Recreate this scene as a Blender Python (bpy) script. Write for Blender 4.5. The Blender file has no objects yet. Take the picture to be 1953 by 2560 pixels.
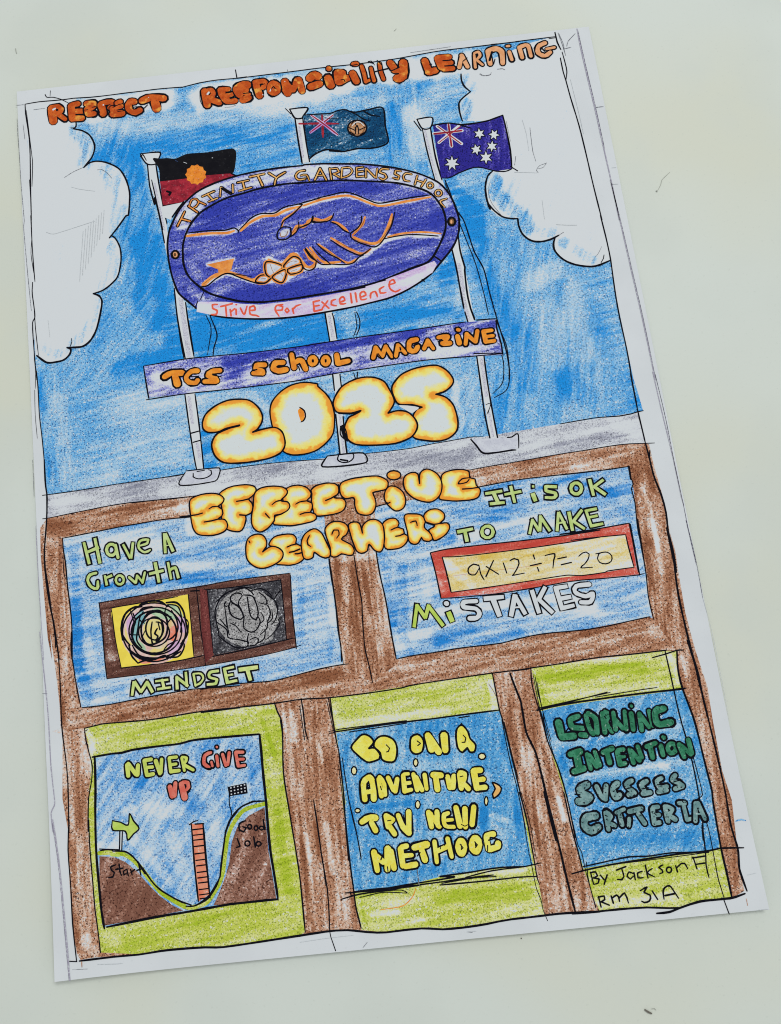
import bpy, math, random
import numpy as np
from mathutils import Matrix, Vector
from mathutils.geometry import delaunay_2d_cdt
random.seed(7)
S = bpy.context.scene
C = S.collection
MM = 0.001

# ------------------------------------------------------------------ camera
cam = bpy.data.cameras.new('camera'); co = bpy.data.objects.new('camera', cam); C.objects.link(co)
S.camera = co
cam.sensor_fit = 'AUTO'; cam.sensor_width = 36.0
cam.lens = 1900.0 / 2560.0 * 36.0
cam.shift_x = (976.5 - 720.0) / 2560.0
cam.shift_y = -(1280.0 - 1220.0) / 2560.0
cam.clip_start = 0.01; cam.clip_end = 20
R = ((0.99418, 0.10725, 0.00988), (-0.1036, 0.97729, -0.18484), (-0.02948, 0.18274, 0.98272))
m = Matrix([list(R[0]) + [-0.01902103], list(R[1]) + [-0.05504083], list(R[2]) + [0.24399362], [0, 0, 0, 1]])
co.matrix_world = m
# ------------------------------------------------------------------ light: one broad ceiling light and the pale room
w = bpy.data.worlds.new('World'); S.world = w; w.use_nodes = True
bg = w.node_tree.nodes['Background']; bg.inputs[0].default_value = (0.985, 0.985, 0.98, 1); bg.inputs[1].default_value = 0.555
def area_light(name, loc, size, energy, col):
    l = bpy.data.lights.new(name, 'AREA'); l.shape = 'RECTANGLE'; l.size = size[0]; l.size_y = size[1]; l.energy = energy; l.color = col
    o = bpy.data.objects.new(name, l); C.objects.link(o); o.location = loc
    o.rotation_euler = (Vector((0, 0, 0)) - Vector(loc)).to_track_quat('-Z', 'Y').to_euler()
    return o
area_light('ceiling_light', (0.8, 1.5, 2.6), (1.3, 0.7), 36.0, (1.0, 0.985, 0.965))
S.view_settings.view_transform = 'Standard'; S.view_settings.look = 'None'; S.view_settings.exposure = 0; S.view_settings.gamma = 1
S.cycles.filter_width = 1.05; S.cycles.max_bounces = 4

# ------------------------------------------------------------------ materials
LIT = 0.80
def lin(c):
    o = []
    for v in c:
        v = v / 255.0
        o.append(min(0.93, (v / 12.92 if v <= 0.04045 else ((v + 0.055) / 1.055) ** 2.4) / LIT))
    return (o[0], o[1], o[2], 1)
MATS = {}
def new(name, rough=0.75, spec=0.25):
    mt = bpy.data.materials.new(name); mt.use_nodes = True
    b = mt.node_tree.nodes['Principled BSDF']; b.inputs['Roughness'].default_value = rough
    b.inputs['Specular IOR Level'].default_value = spec
    MATS[name] = mt
    return mt, mt.node_tree, b
def nz(nt, scale, detail=2.0, rough=0.5, off=(0, 0, 0), stretch=None):
    tc = nt.nodes.new('ShaderNodeTexCoord'); mp = nt.nodes.new('ShaderNodeMapping')
    mp.inputs['Location'].default_value = off
    k = 1000.0
    mp.inputs['Scale'].default_value = (k, k, k) if not stretch else (k * stretch[0], k * stretch[1], k)
    n = nt.nodes.new('ShaderNodeTexNoise'); n.inputs['Scale'].default_value = scale
    n.inputs['Detail'].default_value = detail; n.inputs['Roughness'].default_value = rough
    nt.links.new(tc.outputs['Object'], mp.inputs[0]); nt.links.new(mp.outputs[0], n.inputs['Vector'])
    return n.outputs['Fac']
def mth(nt, op, a, b=None, clamp=False):
    n = nt.nodes.new('ShaderNodeMath'); n.operation = op; n.use_clamp = clamp
    for i, v in enumerate((a, b)):
        if v is None: continue
        if isinstance(v, (int, float)): n.inputs[i].default_value = v
        else: nt.links.new(v, n.inputs[i])
    return n.outputs[0]
def mr(nt, v, a, b, c=0.0, d=1.0):
    n = nt.nodes.new('ShaderNodeMapRange'); n.interpolation_type = 'SMOOTHSTEP'
    for i, q in zip((1, 2, 3, 4), (a, b, c, d)): n.inputs[i].default_value = q
    nt.links.new(v, n.inputs[0]); return n.outputs[0]
def mix(nt, f, a, b, blend='MIX'):
    n = nt.nodes.new('ShaderNodeMix'); n.data_type = 'RGBA'; n.blend_type = blend
    for s_, v in ((n.inputs[0], f), (n.inputs[6], a), (n.inputs[7], b)):
        if isinstance(v, (int, float, tuple)): s_.default_value = v
        else: nt.links.new(v, s_)
    return n.outputs[2]
def ramp(nt, v, stops):
    n = nt.nodes.new('ShaderNodeValToRGB'); e = n.color_ramp.elements
    while len(e) > 1: e.remove(e[-1])
    e[0].position = stops[0][0]; e[0].color = stops[0][1]
    for p, c in stops[1:]:
        q = e.new(p); q.color = c
    nt.links.new(v, n.inputs[0]); return n.outputs[0]
PAPER = (198, 204, 208)
def paper_like(name, col=PAPER, var=4):
    mt, nt, b = new(name, 0.8, 0.2)
    a = nz(nt, 0.05, 3); g = nz(nt, 1.2, 3)
    c = mix(nt, mr(nt, a, 0.35, 0.65), lin(col), lin(tuple(x - var for x in col)))
    c = mix(nt, mr(nt, g, 0.62, 0.8, 0, 0.35), c, lin(tuple(x - 18 for x in col)))
    nt.links.new(c, b.inputs['Base Color'])
paper_like('paper_white'); paper_like('sheet_paper')
def pencil(name, light, mid, full, dark, speck=0.8, fleck=0.45, grain=1.15, gr=0.45):
    grain = grain * 1.35
    """waxy coloured pencil on paper tooth; attribute 'dens' is the hand's pressure"""
    mt, nt, b = new(name, 0.8, 0.12)
    at = nt.nodes.new('ShaderNodeAttribute'); at.attribute_name = 'dens'; d = at.outputs['Fac']
    g1 = nz(nt, grain, 3, 0.6, (3, 5, 0)); g2 = nz(nt, grain * 1.5, 2, 0.6, (31, 17, 0)); g3 = nz(nt, grain * 0.9, 2, 0.65, (7, 91, 0))
    v = mth(nt, 'ADD', d, mth(nt, 'MULTIPLY', mth(nt, 'SUBTRACT', g1, 0.5), gr * 2))
    v = mth(nt, 'SUBTRACT', v, mth(nt, 'MULTIPLY', mr(nt, g3, 0.58, 0.68), mr(nt, d, 0.55, 1.1, fleck * 0.8, fleck * 0.35)))
    c = ramp(nt, mth(nt, 'MAXIMUM', v, 0.0), [(0.0, lin(PAPER)), (0.1, lin(PAPER)), (0.32, lin(light)), (0.62, lin(mid)), (0.95, lin(full))])
    sp = mth(nt, 'MULTIPLY', mr(nt, g2, 0.54, 0.64), mr(nt, d, 0.15, 0.5, 0, speck))
    c = mix(nt, sp, c, lin(dark))
    nt.links.new(c, b.inputs['Base Color'])
pencil('sky', (160, 192, 214), (104, 168, 214), (24, 134, 210), (16, 82, 142), 0.95, 0.6)
pencil('blue2', (174, 197, 214), (122, 170, 212), (34, 126, 202), (24, 84, 144), 0.9, 0.6)
pencil('blue3', (154, 190, 212), (88, 158, 206), (34, 128, 196), (20, 78, 132), 0.9, 0.7)
pencil('navyp', (174, 178, 212), (94, 104, 188), (48, 60, 164), (14, 20, 88), 1.0, 0.6, 1.2, 0.6)
pencil('flagnavy', (150, 150, 205), (74, 66, 165), (40, 36, 132), (14, 12, 66), 1.0, 0.5, 1.1, 0.6)
pencil('lilacp', (200, 194, 214), (192, 168, 206), (170, 130, 196), (150, 110, 180), 0.3)
pencil('tealp', (90, 130, 160), (20, 84, 124), (4, 60, 100), (4, 16, 32), 1.0, 0.7, 1.0, .6)
pencil('brown', (204, 182, 166), (176, 130, 102), (132, 84, 58), (66, 36, 24), 1.0, 0.45, 1.05, 0.6)
pencil('dkbrown', (170, 140, 128), (112, 76, 66), (84, 52, 44), (34, 18, 16), 0.85, 0.5, 1.5)
pencil('redbrown', (150, 90, 84), (112, 56, 54), (92, 40, 40), (50, 22, 22), 0.7, 0.4, 1.4)
pencil('hillp', (190, 160, 148), (146, 106, 90), (116, 78, 64), (62, 34, 26), 1.0, 0.5, 1.0, 0.6)
pencil('green', (206, 208, 150), (182, 192, 82), (156, 178, 40), (108, 124, 30), 0.85, 0.6)
pencil('greyp', (194, 199, 206), (166, 170, 182), (132, 136, 152), (84, 86, 100), 0.8, 0.7, 1.2, .6)
pencil('grey_wash', (198, 200, 208), (170, 172, 190), (150, 152, 172), (96, 96, 120), 0.6, 0.5, 1.4)
pencil('redp', (206, 150, 140), (196, 92, 78), (184, 66, 56), (140, 50, 40), 0.5, 0.5, 1.3)
pencil('yellowp', (212, 204, 168), (208, 190, 120), (202, 172, 70), (150, 130, 70), 0.45, 0.3, 1.2)
pencil('blackp', (150, 150, 154), (90, 90, 96), (50, 50, 56), (18, 18, 22), 1.0, 0.9, 1.2, .7)
pencil('rosegrey', (190, 190, 191), (164, 164, 165), (136, 136, 137), (40, 40, 42), 1.0, 0.7, 1.1, 0.8)
def flatp(name, a, bcol, dark=None, amt=0.25, grain=1.2, speck=0.3, glow=None):
    """solid coloured pencil or pen fill with slight unevenness"""
    mt, nt, b = new(name, 0.8, 0.12)
    c = mix(nt, mr(nt, nz(nt, 0.45, 3, 0.6), 0.38, 0.62), lin(a), lin(bcol))
    if glow: c = mix(nt, mr(nt, nz(nt, 0.36, 2, 0.5, (70, 3, 0)), 0.56, 0.72, 0, 0.8), c, lin(glow))
    if dark: c = mix(nt, mr(nt, nz(nt, grain * 1.4, 2, 0.6, (9, 3, 0)), 0.57, 0.68, 0, speck), c, lin(dark))
    c = mix(nt, mr(nt, nz(nt, grain, 2, 0.6, (40, 3, 0)), 0.62, 0.74, 0, amt), c, lin(PAPER))
    nt.links.new(c, b.inputs['Base Color'])
flatp('letter_orange', (194, 92, 34), (172, 70, 22), (116, 42, 16), 0.06, speck=0.5, glow=(224, 164, 70))
flatp('letter_hi', (222, 160, 64), (214, 146, 56), None, 0.15)
flatp('letter_tan', (214, 160, 118), (206, 146, 100), (160, 96, 56), 0.3)
flatp('letter_gold', (226, 146, 50), (212, 128, 40), (176, 96, 34), 0.12, speck=.4)
flatp('letter_gold2', (222, 176, 108), (206, 150, 76), (130, 84, 40), 0.3, speck=0.5)
flatp('letter_brown', (120, 84, 44), (90, 62, 36), (50, 34, 20), 0.1)
flatp('letter_red', (208, 82, 58), (214, 96, 74), (190, 70, 50), 0.12)
flatp('letter_green', (184, 202, 138), (168, 190, 110), (128, 158, 80), 0.4, speck=.4)
flatp('letter_green2', (200, 210, 140), (178, 198, 118), (140, 170, 90), 0.25)
flatp('letter_lime', (166, 192, 80), (180, 200, 100), (130, 170, 50), 0.2)
flatp('letter_lime2', (192, 204, 100), (178, 192, 92), (120, 150, 80), 0.25)
flatp('letter_salmon', (206, 120, 104), (198, 96, 82), (160, 60, 54), 0.3)
flatp('letter_yellow', (216, 214, 104), (214, 204, 78), (170, 166, 60), 0.45, speck=.4)
flatp('letter_cream', (216, 212, 168), (214, 206, 150), None, 0.2)
flatp('letter_peach', (222, 186, 120), (212, 166, 96), None, 0.2)
flatp('letter_dkgreen', (60, 130, 100), (38, 106, 76), (12, 56, 40), 0.4, 0.9, speck=0.8)
flatp('letter_slate', (124, 156, 156), (92, 128, 130), (10, 22, 30), 0.4, 0.85, 1.0)
flatp('salmon', (210, 140, 112), (204, 112, 84), (170, 80, 56), 0.8, .9)
flatp('flag_red', (160, 40, 56), (124, 26, 42), (60, 12, 22), 0.28, 1.3, 0.6)
flatp('flag_black', (14, 14, 20), (8, 8, 16), None, 0.02)
flatp('flag_blue', (40, 60, 100), (40, 60, 100), None, 0.02)
flatp('handorange', (222, 150, 76), (206, 126, 58), (160, 88, 40), 0.2)
flatp('handbrown', (150, 96, 52), (120, 76, 44), (80, 50, 30), 0.3, speck=.5)
flatp('letter_sun', (226, 140, 50), (210, 120, 40), (120, 70, 30), 0.15, speck=.6)
flatp('letter_badge', (190, 150, 116), (170, 124, 86), (60, 44, 40), 0.2, speck=.8)
flatp('cream', (206, 196, 172), (208, 178, 124), (150, 110, 80), 0.5, speck=.4)
flatp('grey_pale', (194, 199, 208), (182, 186, 198), (120, 124, 140), 0.3)
flatp('yellow', (224, 206, 84), (218, 198, 78), None, 0.12)
flatp('rose_pink', (212, 190, 180), (204, 168, 160), (150, 110, 110), 0.35)
flatp('rose_lilac', (190, 156, 190), (200, 170, 196), None, 0.3)
flatp('rose_teal', (110, 160, 172), (130, 176, 180), (60, 100, 120), 0.3)
flatp('rose_green', (150, 180, 150), (172, 196, 160), None, 0.3)
flatp('rose_yellow', (214, 198, 120), (204, 196, 140), None, 0.3)
flatp('rose_red', (214, 120, 96), (212, 140, 120), None, 0.3)
flatp('sparkle', (220, 216, 160), (220, 216, 160), None, 0.2)
def inkm(name, col, gaps=0.0):
    mt, nt, b = new(name, 0.9, 0.06)
    c = mix(nt, mr(nt, nz(nt, 1.6, 2), 0.5, 0.8), lin(col), lin(tuple(min(255, x + 14) for x in col)))
    if gaps: c = mix(nt, mr(nt, nz(nt, 1.5, 3, 0.6, (5, 5, 0)), 0.5, 0.6, 0, gaps), c, lin(PAPER))
    nt.links.new(c, b.inputs['Base Color'])
inkm('ink', (12, 12, 20)); inkm('pencil', (92, 94, 102), 0.5); inkm('faint', (166, 172, 176), 0.6)
inkm('greyline', (146, 144, 160), 0.5); inkm('greydk', (74, 72, 90), 0.4); inkm('redline', (186, 130, 96), 0.3); inkm('brownline', (120, 70, 50), 0.2)
def balloon():
    mt, nt, b = new('balloon', 0.8, 0.12)
    at = nt.nodes.new('ShaderNodeAttribute'); at.attribute_name = 'dens'; d = at.outputs['Fac']
    v = mth(nt, 'ADD', d, mth(nt, 'MULTIPLY', mth(nt, 'SUBTRACT', nz(nt, 0.3, 3, 0.6), 0.5), 1.15))
    v = mth(nt, 'ADD', v, mth(nt, 'MULTIPLY', mth(nt, 'SUBTRACT', nz(nt, 1.2, 2, 0.6, (3, 3, 0)), 0.5), 0.16))
    c = ramp(nt, v, [(0.0, lin((218, 142, 50))), (0.25, lin((222, 152, 58))), (0.34, lin((224, 184, 80))), (0.44, lin((222, 208, 104))), (0.70, lin((218, 212, 138))), (0.86, lin((206, 208, 176))), (1.0, lin((198, 206, 208)))])
    c = mix(nt, mr(nt, nz(nt, 1.6, 2, 0.6, (9, 30, 0)), 0.62, 0.72, 0, 0.3), c, lin((190, 150, 70)))
    nt.links.new(c, b.inputs['Base Color'])
balloon()

# ------------------------------------------------------------------ table
def table():
    mt, nt, b = new('table_laminate', 0.5, 0.25)
    big = nz(nt, 0.0075, 2, 0.5, (1.7, 0.4, 0)); med = nz(nt, 0.02, 3, 0.5, (5, 2, 0)); fine = nz(nt, 0.9, 3, 0.6)
    c = mix(nt, mr(nt, big, 0.42, 0.62), lin((194, 202, 196)), lin((194, 199, 186)))
    c = mix(nt, mr(nt, med, 0.45, 0.65, 0, 0.5), c, lin((188, 196, 190)))
    c = mix(nt, mr(nt, fine, 0.6, 0.75, 0, 0.35), c, lin((176, 184, 176)))
    nt.links.new(c, b.inputs['Base Color'])
    bp = nt.nodes.new('ShaderNodeBump'); bp.inputs['Strength'].default_value = 0.15; bp.inputs['Distance'].default_value = 0.0002
    nt.links.new(nz(nt, 0.6, 3), bp.inputs['Height']); nt.links.new(bp.outputs[0], b.inputs['Normal'])
    x, y, t = 0.7, 0.7, -0.025
    v = [(-x, -y, t), (x, -y, t), (x, y, t), (-x, y, t), (-x, -y, 0), (x, -y, 0), (x, y, 0), (-x, y, 0)]
    f = [(3, 2, 1, 0), (4, 5, 6, 7), (0, 1, 5, 4), (1, 2, 6, 5), (2, 3, 7, 6), (3, 0, 4, 7)]
    me = bpy.data.meshes.new('table_top'); me.from_pydata(v, [], f); me.materials.append(mt)
    o = bpy.data.objects.new('table_top', me); C.objects.link(o); o['kind'] = 'structure'
table()

# ------------------------------------------------------------------ the sheet
root = bpy.data.objects.new('drawing', None); C.objects.link(root)
root['label'] = 'coloured pencil school magazine cover drawing on a white sheet lying on the pale table'
root['category'] = 'drawing'
TOP = 0.00012
def curl(x, y):
    """how far the sheet stands off the table (mm): the bottom edge and the lower left side bow up a little"""
    b_ = np.maximum(0.0, (-y - 85) / 63.5) ** 2 * 1.7
    l_ = np.maximum(0.0, (-x - 60) / 45) ** 2 * 1.3 * np.clip((40 - y) / 120, 0, 1) ** 2
    return b_ + l_ + 0.5
def sheet():
    K = [(-103.8, -147.24), (103.88, -147.68), (104.7, 148.14), (-104.74, 148.09)]   # corners of the sheet, mm
    nx, ny = 70, 99
    v = []; f = []
    for lift in (0.0, TOP):
        for j in range(ny + 1):
            for i in range(nx + 1):
                s_, t_ = i / nx, j / ny
                a = (K[0][0] * (1 - s_) + K[1][0] * s_) * (1 - t_) + (K[3][0] * (1 - s_) + K[2][0] * s_) * t_
                b_ = (K[0][1] * (1 - s_) + K[1][1] * s_) * (1 - t_) + (K[3][1] * (1 - s_) + K[2][1] * s_) * t_
                v.append((a * MM, b_ * MM, float(curl(a, b_)) * MM - TOP + lift))
    N = (nx + 1) * (ny + 1); I = lambda i, j: j * (nx + 1) + i
    for j in range(ny):
        for i in range(nx):
            q = (I(i, j), I(i + 1, j), I(i + 1, j + 1), I(i, j + 1)); f.append(q[::-1]); f.append(tuple(k + N for k in q))
    rim = [I(i, 0) for i in range(nx)] + [I(nx, j) for j in range(ny)] + [I(i, ny) for i in range(nx, 0, -1)] + [I(0, j) for j in range(ny, 0, -1)]
    for k in range(len(rim)):
        a, b_ = rim[k], rim[(k + 1) % len(rim)]; f.append((a, b_, b_ + N, a + N))
    me = bpy.data.meshes.new('paper'); me.from_pydata(v, [], f); me.materials.append(MATS['sheet_paper'])
    o = bpy.data.objects.new('paper', me); C.objects.link(o); o.parent = root
sheet()

# ------------------------------------------------------------------ helpers for drawn marks (all lengths in mm on the sheet)
def h2(ix, iy, seed):
    n = (ix.astype(np.int64) * 374761393 + iy.astype(np.int64) * 668265263 + seed * 982451653) & 0xffffffff
    n = ((n ^ (n >> 13)) * 1274126177) & 0xffffffff
    n = n ^ (n >> 16)
    return (n & 0xffff) / 65535.0
def vnoise(x, y, seed):
    ix = np.floor(x); iy = np.floor(y); fx = x - ix; fy = y - iy
    fx = fx * fx * (3 - 2 * fx); fy = fy * fy * (3 - 2 * fy)
    a = h2(ix, iy, seed); b = h2(ix + 1, iy, seed); c = h2(ix, iy + 1, seed); d = h2(ix + 1, iy + 1, seed)
    return (a * (1 - fx) + b * fx) * (1 - fy) + (c * (1 - fx) + d * fx) * fy
def streak(x, y, ang, seed):
    t = math.radians(ang); u = x * math.cos(t) + y * math.sin(t); v = -x * math.sin(t) + y * math.cos(t)
    v = v + 0.5 * vnoise(u / 11, v / 8, seed + 5)
    s = 0.50 * vnoise(u / 8, v / 0.62, seed) + 0.30 * vnoise(u / 14, v / 1.9, seed + 1) + 0.20 * vnoise(u / 6, v / 5, seed + 2)
    return (s - 0.5) * 2.2
def dist_poly(x, y, pts, closed=False):
    best = np.full(x.shape, 1e9)
    n = len(pts)
    if n == 1: return np.hypot(x - pts[0][0], y - pts[0][1])
    for i in range(n if closed else n - 1):
        ax, ay = pts[i]; bx, by = pts[(i + 1) % n]
        dx, dy = bx - ax, by - ay; L = dx * dx + dy * dy + 1e-12
        t = np.clip(((x - ax) * dx + (y - ay) * dy) / L, 0, 1)
        best = np.minimum(best, np.hypot(x - ax - t * dx, y - ay - t * dy))
    return best
def inside(x, y, pts):
    r = np.zeros(x.shape, bool); n = len(pts); j = n - 1
    for i in range(n):
        xi, yi = pts[i]; xj, yj = pts[j]
        if yi != yj:
            c = ((yi > y) != (yj > y)) & (x < (xj - xi) * (y - yi) / (yj - yi) + xi)
            r ^= c
        j = i
    return r
def smooth(pts, closed, step=0.7):
    n = len(pts)
    if n < 3: return list(pts)
    out = []
    rng = range(n) if closed else range(n - 1)
    for i in rng:
        p0 = pts[(i - 1) % n] if closed or i > 0 else pts[0]
        p1 = pts[i]; p2 = pts[(i + 1) % n]
        p3 = pts[(i + 2) % n] if closed or i + 2 < n else pts[n - 1]
        d = math.hypot(p2[0] - p1[0], p2[1] - p1[1])
        if d < 1e-4: continue
        # limit tangents so sharp corners do not overshoot
        def tan(a, b, c):
            tx, ty = (c[0] - a[0]) / 2, (c[1] - a[1]) / 2; L = math.hypot(tx, ty)
            k = min(1, d / L) if L > 0 else 1
            return tx * k, ty * k
        t1 = tan(p0, p1, p2); t2 = tan(p1, p2, p3)
        k = max(1, min(6, int(d / step)))
        for q in range(k):
            t = q / k; a = 2 * t**3 - 3 * t**2 + 1; b = t**3 - 2 * t**2 + t; c = -2 * t**3 + 3 * t**2; e = t**3 - t**2
            out.append((a * p1[0] + b * t1[0] + c * p2[0] + e * t2[0], a * p1[1] + b * t1[1] + c * p2[1] + e * t2[1]))
    if not closed: out.append(pts[-1])
    return out
def simplify(p, tol=0.03):
    if len(p) < 3: return p
    out = [p[0]]
    for i in range(1, len(p) - 1):
        a = out[-1]; b = p[i]; c = p[i + 1]
        L = math.hypot(c[0] - a[0], c[1] - a[1]) or 1e-9
        dev = abs((b[0] - a[0]) * (c[1] - a[1]) - (b[1] - a[1]) * (c[0] - a[0])) / L
        if dev > tol or math.hypot(c[0] - a[0], c[1] - a[1]) > 4: out.append(b)
    out.append(p[-1]); return out
class Soup:
    def __init__(s): s.v = []; s.f = []; s.lay = []
    def face(s, pts, lay):
        if sum(pts[i - 1][0] * pts[i][1] - pts[i][0] * pts[i - 1][1] for i in range(len(pts))) < 0: pts = pts[::-1]
        n = len(s.v); s.v += pts; s.f.append(list(range(n, n + len(pts)))); s.lay.append(lay)
def disc(s, c, r, lay, n=8):
    s.face([(c[0] + r * math.cos(2 * math.pi * (i + .5) / n), c[1] + r * math.sin(2 * math.pi * (i + .5) / n)) for i in range(n)], lay)
def ribbon(s, pts, w, lay, closed, cap, rnd, jit=0.13):
    p = simplify(smooth(pts, closed))
    if closed: p = p + [p[0]]
    n = len(p)
    if n == 1: disc(s, p[0], w / 2, lay); return
    ws = [w / 2 * (1 + jit * (rnd.random() * 2 - 1)) for _ in p]
    if not closed and w < 1.2 and cap == 'r' and n > 3: ws[0] *= 0.8; ws[-1] *= 0.7
    dirs = []
    for i in range(n - 1):
        dx, dy = p[i + 1][0] - p[i][0], p[i + 1][1] - p[i][1]; L = math.hypot(dx, dy) or 1e-9
        dirs.append((dx / L, dy / L))
    def off(i, sgn, j):
        # offset at joint i using average of neighbours when the bend is gentle, else own segment normal
        a = dirs[j]; k = None
        if j == i and i > 0: k = dirs[i - 1]
        elif j == i - 1 and i < n - 1: k = dirs[i]
        elif closed and i == 0: k = dirs[-1]
        elif closed and i == n - 1: k = dirs[0]
        nx, ny = -a[1], a[0]
        if k:
            dot = a[0] * k[0] + a[1] * k[1]
            if dot > 0.8:
                nx, ny = -(a[1] + k[1]), a[0] + k[0]; L = math.hypot(nx, ny); nx /= L; ny /= L
        r = ws[0] if (closed and i == n - 1) else ws[i]
        return (p[i][0] + sgn * nx * r, p[i][1] + sgn * ny * r)
    for i in range(n - 1):
        q = [off(i, 1, i), off(i, -1, i), off(i + 1, -1, i), off(i + 1, 1, i)]
        s.face(q, lay)
    for i in range(n):
        if i in (0, n - 1):
            if closed:
                if i == 0:
                    if dirs[0][0] * dirs[-1][0] + dirs[0][1] * dirs[-1][1] < 0.8: disc(s, p[0], ws[0], lay)
                continue
            if cap == 'q':
                d = dirs[0] if i == 0 else dirs[-1]; g = -1 if i == 0 else 1; r = ws[i] * 0.95
                ex, ey = p[i][0] + g * d[0] * r * .8, p[i][1] + g * d[1] * r * .8
                s.face([(p[i][0] - d[1] * r, p[i][1] + d[0] * r), (p[i][0] + d[1] * r, p[i][1] - d[0] * r), (ex + d[1] * r, ey - d[0] * r), (ex - d[1] * r, ey + d[0] * r)], lay)
            else: disc(s, p[i], ws[i], lay, 8 if w > .8 else 6)
        else:
            a, b = dirs[i - 1], dirs[i]
            if a[0] * b[0] + a[1] * b[1] <= 0.8: disc(s, p[i], ws[i], lay, 8 if w > .8 else 6)

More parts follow.
